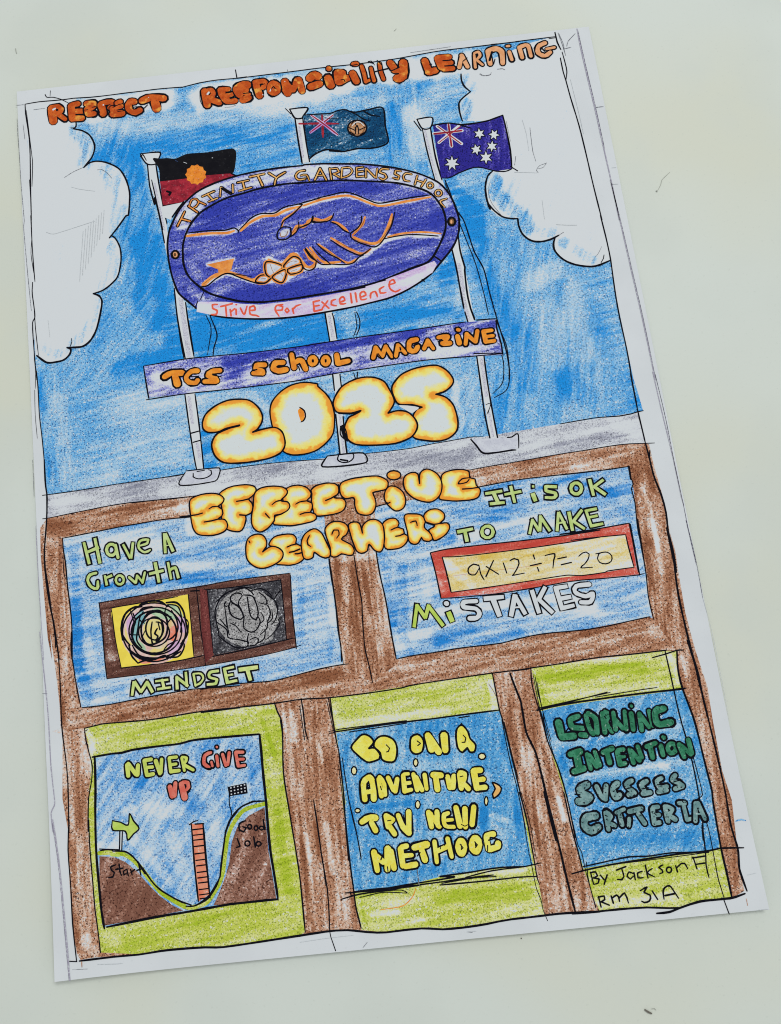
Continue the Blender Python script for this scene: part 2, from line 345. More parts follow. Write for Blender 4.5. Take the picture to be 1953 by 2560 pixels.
DATA = """P|sky_area|-|2|field|0.58|8|0.33|0.42|blue pencil sky with uneven strokes|sky
F|sky|0|1|-5093,7124 -4201,7133 -3263,7119 -2218,7109 -1901,7154 -1203,7163 -268,7171 385,7181 1653,7190 2485,7251 3233,7270 4618,7276 4670,6948 4639,6365 4713,5470 4757,4300 4789,3616 4778,3698 4802,2872 4773,2329 4783,1515 4793,719 4780,859 4823,462 4845,184 4758,168 3468,112 2198,38 2005,55 1728,36 936,-27 250,-32 -633,-34 -1245,-27 -2161,-46 -2722,-44 -3019,-62 -3612,-87 -2705,-53 -3889,-93 -5025,-149 -5038,447 -5105,1850 -5120,2449 -5104,3320 -5089,4439 -5073,5595
E|a|70|11.421|-3629,6472 -3262,5475 -3203,4770 -3198,3316 -3359,2461
E|a|50|13.942|-3854,2735 -4297,2140 -3432,2904 -4153,2158
E|a|88|9.430|-5019,1959 -4967,1217 -4880,344
E|a|75|19.235|3265,2989 3488,1878 3711,842 1949,366
E|a|85|13.391|1601,6294 1644,5809 1790,5317
E|a|60|11.871|2032,767 1847,174
E|d|0.42|7.170|-3093,3928 -3054,3299 -2963,2849 -3111,3085
E|d|0.38|6.620|-3669,5808 -3361,5605 -3188,4999 -3163,4435
E|d|0.35|5.399|-3436,6112 -2906,5998 -2369,6003 -1845,6009 -1201,6023 -560,6014
E|d|0.2|6.246|-1116,5562 -595,5662
E|d|-0.3|4.536|-3734,6534 -2989,6344 -2124,6379
E|d|-0.3|5.457|-1447,6876 -721,6540 -66,6627 265,6804
E|d|-0.2|5.877|-1592,6457 -745,6302 -412,6404
E|d|-0.25|4.077|243,6612 1091,6504 1750,6614
E|d|0.28|2.721|991,6565 1877,6598 2006,6435
E|d|0.3|3.111|1480,6188 1467,5594 1448,5126
E|d|0.3|3.175|1966,6781 2116,6616
E|d|-0.2|5.386|2153,6417 2002,6098 1843,6023
E|d|-0.28|3.568|1807,6075 1853,5782 1894,5304
E|d|0.3|2.594|2306,4648 2486,4304 2759,4043
E|d|0.35|3.311|-3702,1880 -3091,1916 -2722,1980 -3475,1984
E|d|0.3|4.984|-2759,2588 -2691,2149 -2968,1968
E|d|0.45|10.826|-1817,2370 -1209,2343 -406,2249
E|d|0.35|3.737|-2286,2620 -2325,2150
E|d|0.35|4.965|628,2214 1433,2185 1936,2169
E|d|-0.35|2.477|1518,2068 1927,2106
E|d|-0.22|12.059|-3342,962 -2938,1020 -3067,622 -3382,392
E|d|0.18|3.578|-3605,13 -3104,119
E|d|-0.15|5.966|-4566,152 -4075,98
E|d|0.25|1.720|-5019,1959 -4988,1365
E|d|-0.25|2.262|-4757,1485 -4707,754
E|d|0.25|1.676|-4930,779 -4928,208
E|d|0.3|3.753|2634,3959 2623,3066 2718,2616 2880,1842
E|d|0.3|4.693|2528,4085 2615,3690
E|d|-0.3|3.763|3409,2621 3846,2810
E|d|0.2|4.820|3175,1808 3051,918
E|d|-0.2|4.851|3523,2088 3540,1237
E|d|-0.22|3.665|4089,2454 4041,1601 4084,1279
E|d|0.2|3.695|4395,1349 4409,1984
E|d|0.22|4.378|3698,880 3935,543
E|d|0.2|3.167|4680,747 4781,344
E|d|-0.12|2.432|3,1206 1906,1260
E|d|-0.15|3.973|2043,973 1973,363
E|d|0.2|2.770|1871,477 1847,174
E|d|0.3|2.781|-2338,541 -2313,132
E|d|0.35|2.375|-1142,22 -449,66 -622,65 -317,153
E|d|0.3|1.978|265,88 955,112
E|d|-0.3|1.625|-2424,1190 -2222,1209 -1522,1192 -1254,871 -1317,631
E|d|-0.35|1.590|1867,993 1826,708 1895,372 1793,79 1523,-32
E|d|0.3|3.008|1931,2946 2006,2674
E|d|0.4|2.353|2145,3185 2011,2936
E|d|0.2|3.997|636,2401 1458,2477
E|d|-0.25|1.655|2186,2565 2072,2232
E|d|0.2|3.159|2647,904 2444,107
E|d|-0.15|2.445|-3223,1239 -2659,1258
E|d|-0.75|4.819|-4628,6865 -3822,6885 -2559,6920
E|d|-0.75|4.798|-1882,6858 -1121,6883 -149,6857 614,6906 935,6987 1837,6945
E|d|-0.75|4.790|2183,6949 2960,6948
E|d|-0.35|1.348|-306,6391 -109,6029 -143,5323
E|d|-0.35|1.331|-112,5413 443,5438 749,5447
E|d|-0.35|1.336|-3025,5823 -2945,5436 -2833,4633
P|cloud|-|3|field|-0.1|75|0.22|0.45|bare paper cloud with scalloped ink edge on the left|cloudl
F|sky|0|1|-5117,7171 -4157,7135 -4183,6639 -4187,6555 -4233,6512 -4084,6457 -3960,6357 -3892,6217 -3874,6083 -3931,5912 -4024,5793 -4092,5719 -4002,5790 -3883,5816 -3735,5788 -3589,5715 -3457,5605 -3371,5441 -3320,5248 -3307,5060 -3356,4696 -3398,4692 -3559,4483 -3717,4308 -3614,4284 -3542,4095 -3541,3847 -3617,3565 -3750,3425 -3901,3333 -4058,3296 -3958,3240 -3916,3136 -3956,2921 -4045,2627 -4158,2446 -4306,2355 -4561,2368 -4501,2335 -4516,2251 -4622,2156 -4787,2128 -4929,2144 -5107,2287 -5129,3323 -5116,4443 -5105,5599 -5087,5465 -5080,6366
E|d|0.42|3.159|-4192,6471 -4029,6282 -3978,6037 -4055,5809
E|d|0.4|3.511|-3682,5597 -3489,5269 -3464,4986 -3523,4717 -3524,4708 -3643,4493
E|d|0.42|2.140|-3686,4134 -3664,3817 -3808,3499 -3896,3421
E|d|0.35|1.893|-3994,3145 -4072,2869 -4186,2665 -4318,2507 -4488,2398
E|d|0.25|1.670|-4998,2435 -4801,2262 -4615,2305
E|d|-0.3|2.208|-3362,5253 -3377,5022
P|ink_outline|cloudl|8.8|const|0.6|0|0.35|0||
S|ink|0.542|0|r|-4183,6639 -4187,6555 -4233,6512
S|ink|0.361|0|r|-4275,6534 -4221,6528
S|ink|0.596|0|r|-4233,6512 -4084,6457 -3960,6357 -3892,6217 -3874,6083 -3931,5912 -4024,5793 -4092,5719
S|ink|0.588|0|r|-4092,5719 -4002,5790 -3883,5816 -3735,5788 -3589,5715 -3457,5605 -3371,5441 -3320,5248 -3307,5060 -3356,4696 -3398,4692 -3559,4483 -3717,4304
S|ink|0.569|0|r|-3717,4304 -3684,4343 -3614,4284 -3542,4095 -3541,3847 -3617,3565 -3750,3425 -3901,3333 -4058,3296
S|ink|0.666|0|r|-4058,3296 -3958,3240 -3916,3136 -3956,2921 -4045,2627 -4158,2446 -4306,2355 -4561,2368
S|ink|0.659|0|r|-4561,2368 -4501,2335 -4516,2251 -4622,2156 -4787,2128 -4929,2144 -5086,2284
S|pencil|0.179|0|r|-4453,5563 -4277,5659 -4103,5720
S|pencil|0.179|0|r|-3850,5642 -3786,5645 -3684,5562 -3605,5447
S|faint|0.133|0|r|-4335,5363 -4168,5296 -3917,5230
S|faint|0.131|0|r|-4820,4544 -4696,4495 -4377,4559 -3949,4656
S|faint|0.126|0|r|-4864,2897 -4847,2590
S|ink|0.277|0|r|-4481,2526 -4474,2461 -4509,2379
S|faint|0.172|0|r|-4170,4488 -4283,3555
S|faint|0.172|0|r|-4121,4533 -4227,3660
S|faint|0.172|0|r|-4072,4577 -4171,3765
S|faint|0.173|0|r|-4023,4621 -4115,3870
S|faint|0.173|0|r|-3974,4666 -4059,3976
S|faint|0.173|0|r|-3925,4710 -4003,4082
S|faint|0.174|0|r|-3876,4755 -3947,4188
S|faint|0.174|0|r|-3827,4800 -3890,4295
S|faint|0.174|0|r|-3778,4844 -3833,4402
P|cloud|-|3|field|-0.12|60|0.25|0.45|bare paper cloud with scalloped ink edge on the right|cloudr
F|sky|0|1|2826,6769 2801,6601 2836,6475 2926,6359 2760,6243 2689,6155 2676,5965 2694,5796 3121,5742 3399,5352 3422,4765 3076,4761 2980,4680 2908,4482 2894,4254 2925,4046 3046,3895 3116,3866 3366,3813 3370,3644 3409,3505 3532,3378 3689,3337 3943,3385 3893,3268 3901,3134 4015,2966 4199,2851 4452,2792 4617,2806 4806,2871 4790,3697 4768,4382 4778,4298 4734,5467 4660,6363 4691,6945 4643,7298 4086,7197
E|d|0.6|2.710|2889,6614 2952,6460
E|d|0.65|2.680|2798,6141 2805,5901
E|d|0.62|2.994|3063,4624 3063,4348 3208,4080 3399,3852 3314,3944 3475,3789 3511,3627
E|d|0.35|2.121|3718,3512 3919,3488
E|d|0.35|2.102|4070,3291 4301,3086 4513,2906
E|d|0.15|3.429|3223,4443 3457,3958
E|d|-0.2|2.618|3779,5304 3910,4820
P|ink_outline|cloudr|8.8|const|0.6|0|0.35|0||
S|ink|0.597|0|r|2810,6734 2801,6601 2836,6475 2926,6359
S|ink|0.593|0|r|2926,6359 2760,6243 2689,6155 2676,5965 2698,5795
S|ink|0.625|0|r|3076,4761 2980,4680 2908,4482 2894,4254 2925,4046 2902,4153 2993,4006 3118,3877 3255,3827 3366,3813
S|ink|0.671|0|r|3366,3813 3363,3667 3409,3505 3532,3378 3690,3341 3857,3361 4011,3421
S|ink|0.663|0|r|3945,3395 3893,3268 3901,3134 4015,2966 4199,2851 4451,2786 4616,2801 4800,2861
S|pencil|0.170|0|r|4011,3421 4100,3466
S|ink|0.276|0|r|4708,2971 4686,2907 4633,2837
S|pencil|0.126|0|r|4695,3127 4612,3004 4489,2887
S|faint|0.170|0|r|4004,3623 4183,3590 4344,3571
S|pencil|0.175|0|r|3856,5519 3841,5296 3831,5040 3852,4851
S|faint|0.132|0|r|3746,5687 3773,5399 3762,5072
S|pencil|0.131|0|r|4033,4805 3956,4722 3870,4709
S|pencil|0.174|0|r|4020,4795 3900,4763 3834,4679 3857,4630
S|faint|0.130|0|r|3450,4692 3837,4632
S|pencil|0.129|0|r|2994,4554 2943,4354 2973,4145 3101,3902
S|faint|0.128|0|r|3837,4107 3819,3747
P|pavement_band|-|3|field|0.42|6|0.4|0.45|grey pencil band of paving under the flagpoles|band
F|greyp|0|1|-5025,-149 -3889,-93 -2705,-53 -3612,-87 -3019,-62 -2722,-44 -2161,-46 -1245,-27 -633,-34 250,-32 936,-27 1728,36 2005,55 2198,38 3468,112 4758,168 4779,-363 4478,-340 4108,-349 3383,-388 2592,-442 1866,-491 -2655,-431 -3634,-433 -3950,-435 -5035,-536
E|d|0.25|2.371|-4288,-179 -3500,-165
E|d|0.25|2.364|-1844,-121 -669,-151
E|d|0.25|2.745|718,-204 1885,-233
E|d|0.2|1.954|3407,-250 4380,-239
E|d|-0.2|1.972|-4881,-235 -4096,-260
E|d|-0.25|2.755|-3036,-290 -1856,-260
E|d|-0.25|2.349|4343,88 4669,-150
P|ink_outline|band|4.9|const|0.6|0|0.35|0||
S|ink|0.314|0|r|-5093,-146 -5024,-145 -4482,-128 -3889,-93 -2705,-53 -3216,-70 -3019,-62 -2722,-44
S|ink|0.261|0|r|-2161,-46 -1638,-23 -1245,-23 -852,-30 -384,-52
S|pencil|0.119|0|r|-1541,-34 -1340,4 -1217,61
S|ink|0.260|0|r|250,-32 936,-27 1333,9 1728,36 2005,55 2198,38
S|ink|0.364|0|r|3468,112 3765,133 4061,151 4449,137 4647,152 4749,175 4849,184
S|ink|0.311|0|r|-5109,-536 -5035,-536 -4501,-484 -3950,-435 -3518,-422 -2931,-437 -2578,-426
S|ink|0.311|0|r|-3634,-433 -3144,-427 -2655,-431
S|ink|0.309|0|r|1866,-491 2239,-462 2592,-442 3383,-388 3774,-371 4108,-349 4478,-340 4779,-363 4927,-372
P|border_line|-|9|const|0.6|0|0.35|0|thin ink border line round the drawing|border
S|ink|0.365|0|r|-5093,7124 -4834,7140 -4419,7127 -4201,7133 -3896,7114 -3591,7112 -3263,7119 -2936,7120 -2652,7127 -2218,7109 -2231,7103 -1901,7154 -1572,7174 -1203,7163 -659,7167 -268,7171 385,7181 957,7176 1653,7190 1960,7213 2485,7251 3027,7255 3959,7263 3881,7266 4618,7276
S|ink|0.305|0|r|-4718,7280 -4689,7215 -4569,7200 -4419,7132 -4293,7042
S|ink|0.183|0|r|-4617,7341 -4629,7232
S|ink|0.365|0|r|-1220,7338 -1208,7164
S|ink|0.486|0|r|-1203,7163 -1029,7166
S|pencil|0.138|0|r|-283,7230 -275,7143
S|pencil|0.138|0|r|1969,7286 2274,7296 2710,7314
S|ink|0.545|0|r|3439,7261 3547,7259
S|ink|0.302|0|r|4484,7249 4603,7253
S|ink|0.417|0|r|-5093,7124 -5089,6899 -5062,6653 -5041,6361 -5046,5932 -5061,5462 -5068,5090 -5073,4813
S|ink|0.239|0|r|-5076,6995 -5051,6651 -5021,6215 -5005,5927 -5035,5459
S|ink|0.345|0|r|-5073,5595 -5066,5127 -5079,4667 -5077,4211 -5065,3760 -5059,3636
S|ink|0.230|0|r|-5084,4897 -5082,4439 -5106,4169 -5073,3805
S|ink|0.336|0|r|-5101,3630 -5116,3432 -5098,3209 -5087,2988 -5133,2884 -5130,2451 -5105,1850
S|ink|0.279|0|r|-5093,3098 -5086,2770 -5056,2281
S|ink|0.192|0|r|-5121,2570 -5131,2270 -5118,1970 -5136,1705
S|ink|0.151|0|r|-5147,1677 -5156,1238 -5138,830
S|ink|0.336|0|r|-5102,2013 -5088,1670 -5086,1230 -5055,793 -5031,219 -5029,106
S|ink|0.510|0|r|-5038,447 -5036,42 -5019,-160 -5039,-535 -5074,-846 -5103,-1096 -5098,-1425 -5079,-1676 -5051,-1907 -4991,-2289 -4938,-2814
S|ink|0.398|0|r|-5109,-1231 -5060,-1678 -5021,-2099 -4980,-2477 -4990,-2624
S|ink|0.373|0|r|-4995,-2373 -4984,-2485 -4953,-2637 -4937,-3115 -4942,-3656 -4935,-3923 -4900,-4332 -4887,-4629 -4903,-5362 -4895,-5193 -4927,-5618 -4908,-6125 -4901,-6620 -4862,-7131
S|ink|0.543|0|r|4611,7364 4619,7152 4657,6999
S|pencil|0.183|0|r|4662,7345 4699,7117 4721,6868
S|ink|0.358|0|r|4670,6948 4683,6774 4688,6554 4638,6361
S|ink|0.442|0|r|4618,6832 4621,6538 4639,6365 4661,6025 4713,5470 4739,4903 4757,4300 4789,3616 4778,3698 4799,3248 4802,2872 4773,2329 4763,1836 4776,1262 4764,722 4761,862 4760,490 4759,174 4771,-121 4779,-363
S|ink|0.593|0|r|4779,-363 4793,-564 4811,-923 4868,-1223 4887,-1516 4861,-1840 4880,-2128 4860,-2466 4853,-1769 4875,-2134 4843,-2489 4825,-2860 4833,-3193 4845,-3505 4863,-3778 4890,-4050 4889,-4370 4906,-4723 4906,-4723
S|ink|0.579|0|r|4926,-5874 4911,-6240 4937,-6550 4897,-6814 4913,-6975 4936,-7118
S|ink|0.518|0|r|4821,-3517 4865,-3847 4876,-4152 4895,-4420 4906,-4723
S|ink|0.496|0|r|4906,-4723 4925,-5258 4932,-5751 4926,-5874
S|ink|0.460|0|r|4827,-489 4795,-604 4784,-563
S|ink|0.620|0|r|4899,-7149 4709,-7187 4498,-7190 4231,-7192 3951,-7244 3770,-7288 3588,-7289
S|ink|0.574|0|r|3950,-7249 3725,-7232 3464,-7199 3046,-7186 2682,-7187 2205,-7174 2784,-7191 2263,-7165 1845,-7170 1428,-7176 1075,-7206 726,-7218 449,-7211 491,-7213 183,-7173 -113,-7173 -374,-7176 -614,-7147 -887,-7097 -1148,-7086 -1587,-7105 -2709,-7153 -3028,-7129 -3563,-7117 -3956,-7134 -4311,-7126 -4823,-7128
S|ink|0.264|0|r|-4963,-7117 -4858,-7132
P|margin_line|-|8|const|0.6|0|0.35|0||
S|greyline|0.444|0|r|5015,7386 5015,6953 5031,6315 5049,5760 5063,4956 5078,4238 5081,3580
P|margin_line|-|8|const|0.6|0|0.35|0||
S|greydk|0.180|0|r|5024,7348 5032,6926 5048,6313 5066,5734 5075,4955
P|margin_line|-|8|const|0.6|0|0.35|0||
S|greyline|0.320|0|r|5064,4345 5087,3706 5109,2725 5134,1686 5140,679 5127,820 5145,100 5173,-646 5178,-1296 5189,-1433
P|margin_line|-|8|const|0.6|0|0.35|0||
S|greydk|0.155|0|r|5158,775 5182,-6 5176,-726 5185,-1452
P|margin_line|-|8|const|0.6|0|0.35|0||
S|greydk|0.151|0|r|5185,-1452 5184,-1837 5200,-2502 5176,-1669 5203,-2283 5190,-2899
P|pencil_mark|-|8|const|0.6|0|0.35|0||
S|faint|0.107|0|r|5190,-2899 5224,-3453 5221,-4262 5207,-4754
P|margin_line|-|8|const|0.6|0|0.35|0||
S|greydk|0.125|0|r|5072,4298 5099,3659 5125,2701 5150,1663 5149,678
P|pencil_mark|-|8|const|0.6|0|0.35|0||
S|pencil|0.176|0|r|-5250,6846 -5250,6556 -5236,6074 -5227,5482 -5200,4828 -5216,4683 -5179,3773 -5144,3104
P|pencil_mark|-|8|const|0.6|0|0.35|0||
S|pencil|0.137|0|r|-5146,6712 -5125,6419
P|pencil_mark|-|8|const|0.6|0|0.35|0||
S|pencil|0.139|0|r|-5261,7121 -5119,7118
P|pencil_mark|-|8|const|0.6|0|0.35|0||
S|pencil|0.184|0|r|-4939,6990 -4731,6995
P|pencil_mark|-|8|const|0.6|0|0.35|0||
S|pencil|0.158|0|r|-5230,468 -5231,-137
P|margin_line|-|8|const|0.6|0|0.35|0||
S|greyline|0.192|0|r|-5221,-644 -5220,-1123 -5218,-1316 -5180,-2789
P|margin_line|-|8|const|0.6|0|0.35|0||
S|greyline|0.319|0|r|-5224,-2349 -5189,-2906 -5143,-3634 -5131,-4429 -5099,-4934 -5158,-5064 -5142,-5336
P|margin_line|-|8|const|0.6|0|0.35|0||
S|greyline|0.543|0|r|-5140,-5166 -5074,-5772 -5016,-6607 -4969,-7365
P|margin_line|-|8|const|0.6|0|0.35|0||
S|greydk|0.102|0|r|-5155,-5165 -5083,-5788 -5030,-6606 -4982,-7363
P|margin_line|-|8|const|0.6|0|0.35|0||
S|greydk|0.109|0|r|-5222,-3299 -5145,-3307
P|margin_line|-|8|const|0.6|0|0.35|0||
S|greydk|0.222|0|r|5072,5769 5199,5770
P|pencil_mark|-|8|const|0.6|0|0.35|0||
S|faint|0.130|0|r|5128,4570 5210,4566
P|pencil_mark|-|8|const|0.6|0|0.35|0||
S|faint|0.172|0|r|5081,4256 5184,4252
P|pencil_mark|-|8|const|0.6|0|0.35|0||
S|pencil|0.229|0|r|4775,7058 4813,7152 4967,7293
P|pencil_mark|-|8|const|0.6|0|0.35|0||
S|pencil|0.228|0|r|4701,7006 4844,7024
P|pencil_mark|-|8|const|0.6|0|0.35|0||
S|faint|0.133|0|r|4722,6379 4753,5702 4763,5275
P|pencil_mark|-|8|const|0.6|0|0.35|0||
S|pencil|0.183|0|r|4673,7344 4720,7114 4716,6967
P|pencil_mark|-|8|const|0.6|0|0.35|0||
S|pencil|0.100|0|r|-4932,-7230 -4704,-7245
P|pencil_mark|-|8|const|0.6|0|0.35|0||
S|faint|0.134|0|r|-4562,-7203 -4280,-7225 -4192,-7226
P|pencil_mark|-|8|const|0.6|0|0.35|0||
S|faint|0.099|0|r|-1597,-7194 -1246,-7179 -809,-7172
P|pencil_mark|-|8|const|0.6|0|0.35|0||
S|pencil|0.131|0|r|-692,-7346 -623,-7283
P|pencil_mark|-|8|const|0.6|0|0.35|0||
S|faint|0.131|0|r|828,-7280 966,-7283
P|pencil_mark|-|8|const|0.6|0|0.35|0||
S|pencil|0.131|0|r|841,-7280 909,-7291
P|pencil_mark|-|8|const|0.6|0|0.35|0||
S|faint|0.109|0|r|4986,-6911 5123,-6898
P|pencil_mark|-|8|const|0.6|0|0.35|0||
S|faint|0.143|0|r|5043,-7380 5190,-7385
P|margin_line|-|8|const|0.6|0|0.35|0||
S|ink|0.284|0|r|4577,-7180 4612,-7392
P|margin_line|-|8|const|0.6|0|0.35|0||
S|ink|0.261|0|r|-1148,-7086 -1140,-7165 -1092,-7349
P|coloured_mark|-|8|const|0.6|0|0.35|0||
S|brown|0.180|0|r|4902,-7219 4899,-7306
P|coloured_mark|-|8|const|0.6|0|0.35|0||
S|sky|0.373|0|r|4995,-6175 5076,-6161 5139,-6180
P|margin_line|-|8|const|0.6|0|0.35|0||
S|ink|0.180|0|r|1972,-7085 2013,-7240
P|coloured_mark|-|8|const|0.6|0|0.35|0||
S|brown|0.268|0|r|-4793,-6810 -4790,-7083 -4788,-7211
P|lettering|-|0|empty|0.6|0|0.35|0|orange bubble lettering reading RESPECT|w1
P|letter|w1|10.0|const|0.6|0|0.3|0||
S|ink|3.748|0|r|-4608,6972 -4607,6862 -4592,6715
S|ink|2.959|0|r|-4600,6996 -4491,6999 -4440,6934 -4476,6865 -4559,6856
S|ink|2.851|0|r|-4503,6849 -4436,6780 -4378,6724
S|letter_orange|2.692|0|r|-4608,6972 -4607,6862 -4592,6715
S|letter_orange|1.901|0|r|-4600,6996 -4491,6999 -4440,6934 -4476,6865 -4559,6856
S|letter_orange|1.796|0|r|-4503,6849 -4436,6780 -4378,6724
S|paper_white|0.736|0|r|-4585,6945 -4547,6965
P|letter|w1|10.15|const|0.6|0|0.3|0||
S|ink|3.644|0|r|-4252,6976 -4250,6817 -4244,6719
S|ink|2.962|0|r|-4229,7005 -4131,7007
S|ink|3.051|0|r|-4215,6866 -4063,6847
S|ink|3.339|0|r|-4211,6720 -4071,6709
S|letter_orange|2.590|0|r|-4252,6976 -4250,6817 -4244,6719
S|letter_orange|1.904|0|r|-4229,7005 -4131,7007
S|letter_orange|1.996|0|r|-4215,6866 -4063,6847
S|letter_orange|2.287|0|r|-4211,6720 -4071,6709
S|ink|0.364|0|r|-4179,6918 -4092,6919
S|ink|0.363|0|r|-4175,6783 -4067,6782
P|letter|w1|10.3|const|0.6|0|0.3|0||
S|ink|3.350|0|r|-3968,6989 -3838,6980 -3887,6893 -3964,6878 -3947,6779 -3850,6771
S|letter_orange|2.295|0|r|-3968,6989 -3838,6980 -3887,6893 -3964,6878 -3947,6779 -3850,6771
S|ink|0.364|0|r|-3864,6902 -3798,6918
S|ink|0.303|0|r|-4041,6864 -3954,6865
P|letter|w1|10.45|const|0.6|0|0.3|0||
S|ink|3.641|0|r|-3710,6932 -3679,6794 -3682,6750
S|ink|2.958|0|r|-3709,6963 -3599,6974 -3491,6965 -3484,6903 -3552,6855
S|letter_orange|2.587|0|r|-3710,6932 -3679,6794 -3682,6750
S|letter_orange|1.901|0|r|-3709,6963 -3599,6974 -3491,6965 -3484,6903 -3552,6855
S|paper_white|0.643|0|r|-3667,6926
P|letter|w1|10.6|const|0.6|0|0.3|0||
S|ink|3.155|0|r|-3417,6931 -3361,6948
S|ink|3.140|0|r|-3510,6833 -3473,6719
S|ink|2.852|0|r|-3477,6829 -3345,6861
S|ink|3.337|0|r|-3506,6718 -3343,6715
S|letter_orange|2.098|0|r|-3417,6931 -3361,6948
S|letter_orange|2.089|0|r|-3510,6833 -3473,6719
S|letter_orange|1.797|0|r|-3477,6829 -3345,6861
S|letter_orange|2.286|0|r|-3506,6718 -3343,6715
S|ink|0.363|0|r|-3497,6856 -3386,6898 -3320,6906
S|ink|0.362|0|r|-3416,6760 -3308,6759
P|letter|w1|10.75|const|0.6|0|0.3|0||
S|ink|3.339|0|r|-3102,6920 -3166,6936 -3214,6869 -3190,6744 -3095,6700 -3017,6734
S|letter_orange|2.287|0|r|-3102,6920 -3166,6936 -3214,6869 -3190,6744 -3095,6700 -3017,6734
S|ink|0.363|0|r|-3153,6812 -3066,6813
P|letter|w1|10.9|const|0.6|0|0.3|0||
S|ink|3.648|0|r|-2960,6922 -2816,6965 -2665,6945 -2569,6921
S|ink|4.126|0|r|-2734,6893 -2707,6731
S|letter_orange|2.592|0|r|-2960,6922 -2816,6965 -2665,6945 -2569,6921
S|letter_orange|3.075|0|r|-2734,6893 -2707,6731
S|paper_white|0.367|0|r|-2837,6975
S|ink|0.423|0|r|-2927,6771 -2869,6825
P|lettering|-|0|empty|0.6|0|0.35|0|orange bubble lettering reading RESPONSIBILITY|w2
P|letter|w2|10.0|const|0.6|0|0.3|0||
S|ink|3.635|0|r|-1818,6972 -1809,6824 -1788,6688
S|ink|2.948|0|r|-1807,6971 -1698,6981 -1661,6898 -1722,6825 -1778,6808
S|ink|3.330|0|r|-1714,6788 -1570,6708
S|letter_orange|2.583|0|r|-1818,6972 -1809,6824 -1788,6688
S|letter_orange|1.894|0|r|-1807,6971 -1698,6981 -1661,6898 -1722,6825 -1778,6808
S|letter_orange|2.281|0|r|-1714,6788 -1570,6708
S|paper_white|0.733|0|r|-1769,6905 -1741,6938
P|letter|w2|10.15|const|0.6|0|0.3|0||
S|ink|3.536|0|r|-1526,6959 -1494,6833 -1438,6733
S|ink|2.950|0|r|-1503,6968 -1385,6958
S|ink|3.043|0|r|-1429,6825 -1330,6849
S|ink|3.231|0|r|-1418,6713 -1288,6709
S|letter_orange|2.484|0|r|-1526,6959 -1494,6833 -1438,6733
S|letter_orange|1.896|0|r|-1503,6968 -1385,6958
S|letter_orange|1.991|0|r|-1429,6825 -1330,6849
S|letter_orange|2.182|0|r|-1418,6713 -1288,6709
S|ink|0.363|0|r|-1392,6881 -1337,6891
S|ink|0.362|0|r|-1370,6763 -1239,6771
P|letter|w2|10.3|const|0.6|0|0.3|0||
S|ink|3.839|0|r|-1034,6999 -1152,7009 -1235,6934 -1192,6819
S|ink|3.836|0|r|-1176,6988 -1076,6902
S|ink|3.624|0|r|-1037,6738 -1137,6709
S|ink|2.842|0|r|-1144,6862 -1030,6810
S|letter_orange|2.785|0|r|-1034,6999 -1152,7009 -1235,6934 -1192,6819
S|letter_orange|2.783|0|r|-1176,6988 -1076,6902
S|letter_orange|2.576|0|r|-1037,6738 -1137,6709
S|letter_orange|1.791|0|r|-1144,6862 -1030,6810
S|ink|0.362|0|r|-1125,6835 -995,6838
P|letter|w2|10.45|const|0.6|0|0.3|0||
S|ink|3.633|0|r|-877,6986 -853,6849 -834,6758
S|ink|2.949|0|r|-889,7037 -737,7042 -700,6976 -761,6910
S|letter_orange|2.582|0|r|-877,6986 -853,6849 -834,6758
S|letter_orange|1.895|0|r|-889,7037 -737,7042 -700,6976 -761,6910
S|paper_white|0.456|0|r|-775,6766
S|ink|0.363|0|r|-776,6974 -721,6984
P|letter|w2|10.6|const|0.6|0|0.3|0||
S|ink|3.437|1|r|-494,6864 -515,6808 -553,6776 -594,6782 -624,6822 -631,6882 -612,6940 -575,6972 -534,6967 -503,6926
S|letter_orange|2.386|1|r|-494,6864 -515,6808 -553,6776 -594,6782 -624,6822 -631,6882 -612,6940 -575,6972 -534,6967 -503,6926
S|paper_white|0.366|0|r|-639,6822 -613,6867
S|ink|0.362|0|r|-614,6855 -566,6910 -528,6856
P|letter|w2|10.75|const|0.6|0|0.3|0||
S|ink|3.530|0|r|-353,6981 -349,6809 -324,6737
S|ink|3.085|0|r|-324,6940 -242,6795
S|ink|3.233|0|r|-135,6990 -221,6792
S|ink|3.328|0|r|-103,6985 -63,6753
S|letter_orange|2.480|0|r|-353,6981 -349,6809 -324,6737
S|letter_orange|2.035|0|r|-324,6940 -242,6795
S|letter_orange|2.183|0|r|-135,6990 -221,6792
S|letter_orange|2.279|0|r|-103,6985 -63,6753
S|paper_white|0.366|0|r|-353,6981
S|ink|0.362|0|r|-224,6964 -226,6903
P|letter|w2|10.9|const|0.6|0|0.3|0||
S|ink|3.942|0|r|104,6996 198,7057 247,7014
S|ink|3.727|0|r|106,6819 173,6835 262,6858
S|letter_orange|2.887|0|r|104,6996 198,7057 247,7014
S|letter_orange|2.677|0|r|106,6819 173,6835 262,6858
P|letter|w2|11.05|const|0.6|0|0.3|0||
S|ink|4.118|0|r|429,6954 462,6808
S|ink|3.055|0|r|464,7151 467,7141
S|letter_orange|3.069|0|r|429,6954 462,6808
S|letter_orange|1.998|0|r|464,7151 467,7141
P|letter|w2|11.2|const|0.6|0|0.3|0||
S|ink|3.431|0|r|597,7043 607,6853
S|ink|3.245|0|r|609,7054 704,7029 685,6958
S|ink|3.433|0|r|628,6843 741,6889 788,6915
S|letter_orange|2.381|0|r|597,7043 607,6853
S|letter_orange|2.191|0|r|609,7054 704,7029 685,6958
S|letter_orange|2.382|0|r|628,6843 741,6889 788,6915
S|ink|0.362|0|r|655,6888 709,6894 725,6843
P|letter|w2|11.35|const|0.6|0|0.3|0||
S|ink|3.427|0|r|879,6994 928,6822
